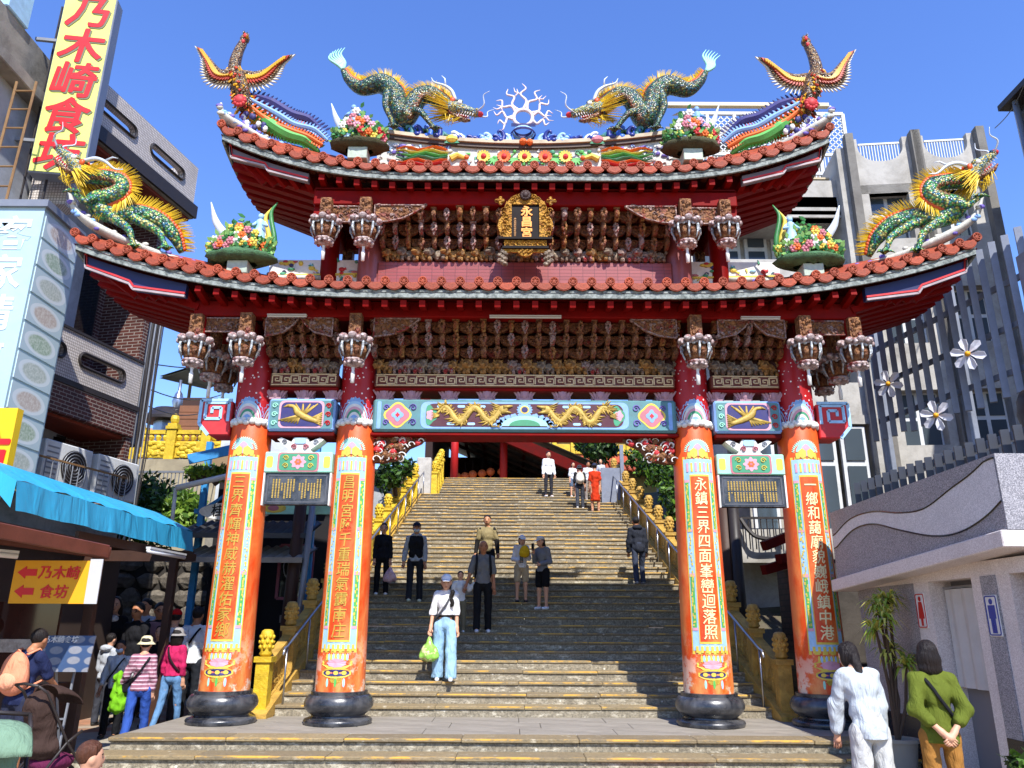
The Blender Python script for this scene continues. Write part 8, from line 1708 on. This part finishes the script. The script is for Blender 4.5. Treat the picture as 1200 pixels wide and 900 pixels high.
# carried things that belong to the outfit
def strap(col, s_=1, front=True, bag=None):
    def f(ps, j):
        u, dz = j['u'], j['dz']; q = MB(); pts = []
        for k in range(17):
            a = 2*pi*k/16; x = cos(a); z = .69+.13*x; sx = s_*x; yy = -.082*sin(a); pts.append(dz(np.array([sx*(.068 if x > 0 else .098)*u, yy*u, z*u])+np.array([0, -(0 if True else 0), 0])))
        q.tube(pts, .011*u, 5, 0, flat=.5, cap=False); q.build('shoulder_strap', cloth('strap_'+col, col), ps, smooth=True)
        if bag: q = MB(); c_ = Vector(dz(np.array([-s_*.11*u, .02*u if not front else -.06*u, .53*u]))); q.box(c_.x-.06*u, c_.x+.06*u, c_.y-.03*u, c_.y+.03*u, c_.z-.05*u, c_.z+.05*u); q.build('shoulder_bag', cloth('bag_'+bag, bag), ps, bev=.015)
    return f
def backpack(col, big=1.0, col2=None):
    def f(ps, j):
        u, dz = j['u'], j['dz']; c_ = j['ch']+np.array([0, .10*u, -.03*u]); m_ = cloth('pack_'+col, col)
        field_mesh([('e', dz(c_), np.array([.10*big, .062, .135*big])*u), ('e', dz(c_+np.array([0, .0, -.05*u])), np.array([.10*big, .065, .09])*u)], .014, .05).build('backpack', m_, ps, smooth=True, fix=False)
        field_mesh([('e', dz(c_+np.array([0, .05*u, -.05*u])), np.array([.075, .035, .06])*u)], .014, .02).build('pack_pocket', cloth('pack_'+(col2 or col), col2 or col), ps, smooth=True, fix=False)
        q = MB()
        for s_ in (-1, 1): q.tube([dz(c_+np.array([s_*.06*u, -.02*u, .12*u])), dz(np.array([s_*.075*u, .0, .845*u])+np.array([0, j['ch'][1], 0])), dz(j['ch']+np.array([s_*.075*u, -.075*u, .05*u])), dz(j['ch']+np.array([s_*.085*u, -.07*u, -.08*u])), dz(c_+np.array([s_*.08*u, -.03*u, -.1*u]))], .013*u, 6, 0, flat=.6)
        q.tube([dz(c_+np.array([.02*u*cos(a), .0, .13*u+.02*u*sin(a)])) for a in np.linspace(0, pi, 6)], .006*u, 5); q.build('pack_straps', m_, ps, smooth=True)
    return f
def hood(col):
    def f(ps, j): field_mesh([('e', j['dz'](j['nk']+np.array([0, .05*j['u'], .0])), np.array([.075, .05, .04])*j['u']), ('e', j['dz'](j['nk']+np.array([0, .02*j['u'], .0])), np.array([.07, .06, .028])*j['u'])], .014, .03).build('hood', cloth('cloth_'+col, col), ps, smooth=True, fix=False)
    return f
def belt(col):
    def f(ps, j): field_mesh([('e', j['dz'](np.array([0, .003*j['u'], .595*j['u']])), np.array([.087, .066, .03])*j['u'])], .012, .02, [(j['dz'](np.array([0, 0, .605*j['u']])), (0, 0, 1)), (j['dz'](np.array([0, 0, .582*j['u']])), (0, 0, -1))]).build('belt', cloth('cloth_'+col, col), ps, smooth=True, fix=False)
    return f
def stripes(cols):
    def f(ps, j):
        o = [c for c in CHILD[ps] if c.name.startswith('shirt')][0]; t = NT('striped_knit'); x, y, z = t.sep(); s_ = t.math('SINE', t.math('MULTIPLY', z, 118.0)); c = t.mix(t.ramp(s_, [(.45, 0.0), (.55, 1.0)]), cols[0], cols[1]); t.bump(t.noise(9, 3, .5, dist=1), .8, .04); o.data.materials[0] = t.out(c, .9, 0, .2)
    return f
def held(kind, side, cols):
    def f(ps, j):
        u, dz = j['u'], j['dz']; sh, el, wr = j['S'][side]; p = Vector(dz(wr))+Vector((wr-el)/np.linalg.norm(wr-el))*.07*u
        if kind == 'phone': q = MB(); q.box(p.x-.038, p.x+.038, p.y-.02, p.y-.01, p.z-.02, p.z+.13); q.build('phone', M_PUP, ps, bev=.004)
        if kind == 'bag':
            q = field_mesh([('e', (p.x, p.y, p.z-.16*u), np.array([.085, .05, .075])*u), ('e', (p.x, p.y, p.z-.20*u), np.array([.095, .05, .045])*u), ('c', (p.x, p.y, p.z-.02*u), (p.x, p.y, p.z-.12*u), .012*u, .05*u)], .014, .04, (), .006, 4); q.build('carrier_bag', cols, ps, smooth=True, fix=False)
        if kind == 'jacket':
            q = field_mesh([('c', (p.x, p.y, p.z+.10*u), (p.x-.02, p.y-.02, p.z-.12*u), .05*u, .075*u), ('e', (p.x-.03, p.y, p.z-.15*u), np.array([.08, .06, .08])*u), ('c', (p.x+.03, p.y, p.z), (p.x+.06, p.y, p.z-.17*u), .03*u, .035*u)], .014, .03, (), .010, 6); q.build('carried_jacket', cloth('cloth_'+cols, cols), ps, smooth=True, fix=False)
        if kind == 'tote': q = field_mesh([('e', (p.x, p.y-.03, p.z-.06*u), np.array([.075, .04, .085])*u), ('e', (p.x, p.y-.03, p.z-.10*u), np.array([.08, .045, .05])*u)], .014, .03, (), .004, 2); q.build('tote_bag', cloth('cloth_'+cols, cols), ps, smooth=True, fix=False)
    return f
def proj(X, Y, Z):
    c, s_ = cos(TH_), sin(TH_); d = Y*c+(Z-1.65)*s_; up = -Y*s_+(Z-1.65)*c; a = X/d*F_; b = -up/d*F_; return 600+a*cos(RO_)-b*sin(RO_), 450+a*sin(RO_)+b*cos(RO_)
def onstep(u, vf, vt, dy=.13):
    best = min(range(1, NS+1), key=lambda k: abs(proj(at(u, vf, stepY(k)+dy).x, stepY(k)+dy, stepZ(k))[1]-vf)); Y = stepY(best)+dy; x = at(u, vf, Y).x; return (x, Y, stepZ(best)), at(u, vt, Y).z-stepZ(best)
def onground(u, Y, vt): return (at(u, 800, Y).x, Y, 0.004), at(u, vt, Y).z-.004
GS = 'people on the stairs'; GL = 'people in the alley on the left'
HANG = ((.022, .01, -.165), (.03, -.025, -.31)); BENT = ((.03, .02, -.16), (-.02, -.12, -.20)); UPB = ((.02, -.05, -.15), (-.05, -.15, -.05)); BACKH = ((.05, .05, -.15), (-.05, .10, -.26)); OUT = ((.04, .01, -.16), (.055, -.03, -.30))
def m_bag(name, a, b, c):
    t = NT(name); return t.out(t.mix(t.ramp(t.noise(12, 4, .6), [(.52, 0.0), (.58, 1.0)]), t.mix(t.noise(5, 3), a, b), c), .35, 0, .4)
l, H = onstep(520, 797, 671); person('woman in white cap, white top and wide pale jeans carrying a green bag', l, H, .05, 'e2e0df', '8fb2cc', 'e0e0e0', 0, 1.0, 'wide', swing=(-.10, .22), knee=(.05, .02), arms=[OUT, HANG], hem=.60, hair='braid', hat=('cap', 'e6e6e8'), female=True, nod=.8, h=.012, mask=False, extra=[belt('241c1a'), held('bag', 0, m_bag('green_bag', '6aa83a', '9cc95a', 'd9cfa0')), strap('4a4a50', 1)], group=GS)
l, H = onstep(565, 738, 633); person('bald man in a grey T-shirt and black trousers holding a child by the hand', l, H, .1, '6f7072', '17181b', 'dcdcde', 1, .42, 'long', swing=(.12, -.05), knee=(.02, .05), arms=[((.05, -.02, -.16), (.10, -.08, -.30)), HANG], hem=.52, hair='bald', h=.013, extra=[backpack('1c1d20', .8)], group=GS)
l, H = onstep(538, 746, 669); person('small boy in a white printed sweatshirt between the woman in jeans and the bald man', l, H, .1, 'd4d6d8', '6f6a55', 'c9c9c9', 0, 1.0, 'long', arms=[HANG, ((.06, -.02, -.10), (.13, -.04, .0))], hair='short', h=.013, extra=[], group=GS)
l, H = onstep(570, 688, 603); person('boy in a black and olive raglan shirt and black shorts behind the bald man', l, H, -.05, '8a7c58', '15161a', 'd0d0d0', 2, .35, 'short', swing=(.15, -.1), knee=(.0, .1), arms=[OUT, OUT], hair='short', h=.014, extra=[lambda ps, j: field_mesh([('c', j['dz'](s_[0]), j['dz'](s_[1]), .04*j['u'], .034*j['u']) for s_ in j['S']]+[('c', j['dz'](s_[1]), j['dz'](s_[2]), .034*j['u'], .027*j['u']) for s_ in j['S']], .014, .01).build('sleeves', cloth('cloth_1d1b1a', '1d1b1a'), ps, smooth=True, fix=False)], group=GS)
l, H = onstep(446, 696, 613); person('woman in black with curly short hair and white shoes on the left of the stairs', l, H, .15, '15161c', '101115', 'd8d8d8', 0, 1.0, 'long', arms=[HANG, HANG], hair='curly', glasses=True, female=True, h=.013, extra=[held('bag', 1, m_bag('pink_bag', 'c9a0a8', 'd8b8bc', 'b08890'))], group=GS)
l, H = onstep(485, 704, 612); person('man in a black padded vest over a grey hoodie, cap and face mask', l, H, .1, '9aa0a6', '23252b', 'c9cdb0', 2, 1.0, 'long', swing=(.15, -.08), knee=(.02, .05), arms=[OUT, HANG], hat=('cap', '1c2030'), mask=True, vest='15161a', h=.013, extra=[hood('9aa0a6')], group=GS)
l, H = onstep(611, 705, 626); person('girl in a white jacket, beige shorts and white cap holding a yellow bag', l, H, .2, 'd8d6d8', 'b5a184', '1c1c1e', 0, 1.0, 'short', arms=[BENT, UPB], hair='long', hat=('cap', 'dcdcdc'), female=True, nod=1, h=.013, extra=[held('tote', 1, 'd0a818'), held('phone', 0, None)], group=GS)
l, H = onstep(636, 711, 627); person('girl in a grey sweatshirt, black shorts and beige cap looking at her phone', l, H, -.75, '74777d', '121216', 'dcdce0', 0, 1.0, 'short', arms=[UPB, BENT], hair='long', hat=('cap', 'cfc8bc'), female=True, nod=1, h=.013, extra=[held('phone', 0, None)], group=GS)
l, H = onstep(750, 687, 604); person('person in a hooded navy jacket climbing along the right balustrade', l, H, pi+.1, '23262f', '363c4c', '8a8a90', 1, 1.0, 'long', lean=.18, swing=(.35, -.12), knee=(.5, .1), hem=.46, loose=.03, hair='short', h=.013, face=False, extra=[hood('23262f')], group=GS)
l, H = onstep(643, 584, 529); person('man in a loose white shirt and dark trousers standing alone near the top', l, H, .3, 'dcdee0', '2a2a30', 'd8d8d8', 0, 1.0, 'slim', hem=.48, hair='short', h=.018, group=GS)
l, H = onstep(672, 582, 542); person('long haired girl in a white top at the top of the stairs', l, H, .4, 'cfd0d4', '5a6a80', 'd8d8d8', 0, .6, 'short', hair='long', female=True, h=.018, group=GS)
l, H = onstep(680, 597, 545); person('person with a white backpack and dark clothes climbing beside the red dress', l, H, pi, '232328', '3d4048', 'd8d8d8', 0, .6, 'long', swing=(.2, -.1), knee=(.2, 0), hair='short', hat=('bucket', '3a3c42'), h=.016, face=False, extra=[backpack('c9c2b4', .95, 'dcd6c8')], group=GS)
l, H = onstep(698, 599, 543); person('woman in an orange red dress and navy cap climbing near the top', l, H, pi, 'b83210', 'c08a6a', 'a8806a', 0, .4, 'slim', hem=.22, hair='short', hat=('cap', '2a2f48'), female=True, h=.016, face=False, flare=1.25, extra=[], group=GS)
l, H = onstep(690, 585, 541, .2); person('man in a white shirt half hidden behind the red dress', l, H, .2, 'd0d2d4', '8a8078', 'b0b0b0', 1, .4, 'long', hair='short', h=.018, group=GS)
l, H = onstep(705, 580, 538, .2); person('dark haired person in pale clothes behind the red dress, next to the balustrade', l, H, -.3, 'b9bcc4', '4a4c54', 'b0b0b0', 0, .4, 'long', hair='bob', female=True, h=.018, group=GS)
# alley on the left
l, H = onground(165, 11.8, 744); person('woman in striped knit, blue trousers and straw hat with a lime jacket', l, H, pi+.25, 'b58a98', '2f4f9a', 'd8cfc6', 0, 1.0, 'long', swing=(.25, -.18), knee=(.05, .25), arms=[HANG, ((.05, -.02, -.15), (.09, -.06, -.22))], hem=.50, hair='short', hat=('bucket', 'c9bf9a'), female=True, h=.012, face=False, extra=[stripes(('8a5a6a', 'c4a8b0')), strap('17171a', -1, True, '17171a'), held('jacket', 1, '6fae1c')], group=GL)
l, H = onground(201, 13.4, 735); person('woman in a magenta sweater, jeans and grey bucket hat walking away', l, H, pi-.1, 'b82458', '5f86b0', 'd9d4cc', 0, .9, 'slim', swing=(.22, -.2), knee=(.05, .3), hem=.53, hair='bob', hat=('bucket', '8a8684'), female=True, h=.012, face=False, extra=[strap('2a1a20', 1)], group=GL)
l, H = onground(136, 12.6, 750); person('masked man in a pale sweater with a black strap facing the street', l, H, .1, 'c4c4c2', '15161a', '2a2420', 1, .8, 'long', arms=[OUT, BENT], hair='short', mask=True, h=.013, extra=[strap('26262a', 1)], group=GL)
l, H = onground(26, 9.2, 733); person('man in a navy T-shirt carrying a peach backpack, bending to a pushchair', l, H, pi-.25, '1f2748', '262a3c', '3a3a40', 1, .42, 'short', lean=.1, arms=[((.02, -.08, -.14), (.0, -.20, -.22)), ((.02, -.08, -.14), (.0, -.20, -.24))], hem=.48, hair='short', h=.012, face=False, nod=1, extra=[backpack('d98a68', 1.05, 'e09a78')], group=GL)
l, H = onground(151, 14.6, 706); person('man in a black T-shirt and sunglasses in the middle of the crowd', l, H, -.3, '17171b', '22242a', '2a2a2a', 1, .42, 'long', hair='short', glasses=True, h=.015, extra=[], group=GL)
l, H = onground(196, 14.3, 714); person('person in a bright red cap and white shirt seen from behind', l, H, pi+.2, 'd8d8d6', '3a3c44', '2a2a2a', 0, .42, 'long', hair='short', hat=('cap', 'c01414'), h=.015, face=False, extra=[], group=GL)
l, H = onground(222, 14.5, 711); person('man in a white T-shirt with a dark shoulder strap by the left column', l, H, pi-.1, 'd4d8da', '1f2228', '2a2a2a', 1, .42, 'long', hair='short', h=.015, face=False, extra=[strap('1c1c20', -1)], group=GL)
l, H = onground(176, 15.4, 706); person('man in a mauve vest over black sleeves facing the shops', l, H, .6, '1a1a1e', '2a2c34', '2a2a2a', 2, .45, 'long', hair='short', glasses=True, vest='8a6a70', h=.016, extra=[], group=GL)
l, H = onground(160, 16.2, 701); person('man in a pale blue shirt at the back of the crowd', l, H, -.2, 'b0bccc', '2a2c34', '2a2a2a', 2, .6, 'long', hair='short', h=.018, extra=[strap('22222a', 1)], group=GL)
l, H = onground(181, 13.9, 733); person('girl with long dark hair in a black top behind the striped woman', l, H, .0, '17161a', '26262c', '2a2a2a', 0, .42, 'long', hair='long', female=True, h=.015, extra=[], group=GL)
l, H = onground(122, 15.6, 699); person('woman in black with a white scarf under the awning', l, H, .2, '141418', '1c1c22', '2a2a2a', 0, .9, 'long', hair='bob', female=True, h=.018, extra=[lambda ps, j: field_mesh([('e', j['dz'](j['nk']+np.array([0, -.03*j['u'], -.03*j['u']])), np.array([.05, .035, .035])*j['u'])], .014, .02).build('scarf', cloth('cloth_d0d0d0', 'd0d0d0'), ps, smooth=True, fix=False)], group=GL)
l, H = onground(122, 14.0, 742); person('child in a pale grey hoodie near the menu easel', l, H, pi-.4, 'a8acb2', '3a3c44', '2a2a2a', 0, 1.0, 'long', hair='short', h=.015, face=False, extra=[hood('a8acb2')], group=GL)
l, H = onground(250, 15.8, 716); person('woman in a white lace blouse half hidden by the outer left column', l, H, .3, 'c4c0bc', '2a2c34', '2a2a2a', 0, .8, 'long', hair='bob', female=True, h=.018, group=GL)
lc = at(103, 885, 4.3); person('brown haired child whose head shows at the bottom edge', (lc.x, 4.3, .004), at(103, 869, 4.3).z, pi-.9, '7d8490', '3a3c44', 'd0d0d0', 0, .4, 'long', hair='short', hairc=m_hair('hair_child', '4a2a1a'), h=.011, group='children')
# right foreground
pr = at(1012, 800, 7.2); person('woman with a ponytail in a loose white shirt and white trousers bending forward', (pr.x, 7.2, .004), 1.56, pi+.12, 'aeb5b9', 'b4b4b0', 'd0d0d0', 0, .95, 'wide', lean=.22, arms=[HANG, ((.03, -.06, -.15), (.03, -.08, -.30))], hem=.47, loose=.024, flare=1.12, hair='pony', hairc=M_HAIRB, female=True, h=.010, face=False, nod=1.0, extra=[], group='women by the toilet block')
pr = at(1092, 800, 7.1); person('woman in an olive green blouse and tan trousers with hands clasped behind her back', (pr.x, 7.1, .004), 1.53, pi-.05, '56601c', '96682f', '5a4030', 0, .78, 'long', arms=[BACKH, BACKH], hem=.47, loose=.022, flare=1.1, hair='bob', hairc=M_HAIRB, female=True, h=.010, face=False, extra=[strap('17171a', 1, True)], group='women by the toilet block')
# ---- pushchairs
def pushchair(label, c, rz, col, col2, s_=1.0):
    p = thing('pushchair', c, label, 'pushchair', 'pushchairs', rz=rz, local=True); fm = M_DFR
    field_mesh([('c', (0, .05, .42), (0, .22, .80), .17, .16), ('e', (0, .10, .40), (.2, .2, .12))], .016, .05, [((0, -.02, 0), (0, -1, .2))], .006, 3).build('seat', cloth('cloth_'+col, col), p, smooth=True, fix=False)
    q = MB(); q.grid(lambda u, v: (.21*cos(pi*v), .18-.30*sin(u*1.5), .80+.22*cos(u*1.5)*(.6+.4*sin(pi*v))), 8, 10); o = q.build('hood', cloth('cloth_'+col, col), p, smooth=True); m_ = o.modifiers.new('s', 'SOLIDIFY'); m_.thickness = .012
    field_mesh([('e', (0, .0, .25), (.19, .22, .09))], .016, .05, (), .006, 1).build('basket', cloth('cloth_'+col2, col2), p, smooth=True, fix=False)
    for sx in (-1, 1):
        q = MB(); q.tube([(sx*.21, -.30, .08), (sx*.21, .0, .45), (sx*.21, .30, .95), (sx*.2, .40, 1.02)], .014, 6); q.tube([(sx*.21, .30, .08), (sx*.21, .0, .45), (sx*.21, -.15, .55)], .014, 6); q.build('frame', fm, p, smooth=True)
        for y in (-.32, .30):
            w_ = empty('wheel', (sx*.21, y, .085), parent=p); CHILD[p].append(w_); q = MB()
            for k in (-.025, .025): q.tube([(sx*.21+k, y+.07*cos(2*pi*i/16), .085+.07*sin(2*pi*i/16)) for i in range(17)], .014, 6, cap=False)
            q.build('tyre', M_PUP, w_, smooth=True); q = MB(); q.tube([(sx*.21-.035, y, .085), (sx*.21+.035, y, .085)], .045, 12); q.build('hub', M_GREYM, w_)
    q = MB(); q.tube([(-.2, .40, 1.02), (0, .43, 1.04), (.2, .40, 1.02)], .016, 6); q.build('handle', fm, p, smooth=True); return p
c_ = at(64, 870, 8.9); pushchair('dark brown and plum pushchair beside the bending man', (c_.x, 8.9, .004), -.5+pi, '3a2a24', '5a1c3c'); c_ = at(0, 890, 5.5); pushchair('grey green pushchair hood cut off by the bottom left corner', (c_.x-.05, 5.5, .004), .6, '6f8a72', '4a5a4c')
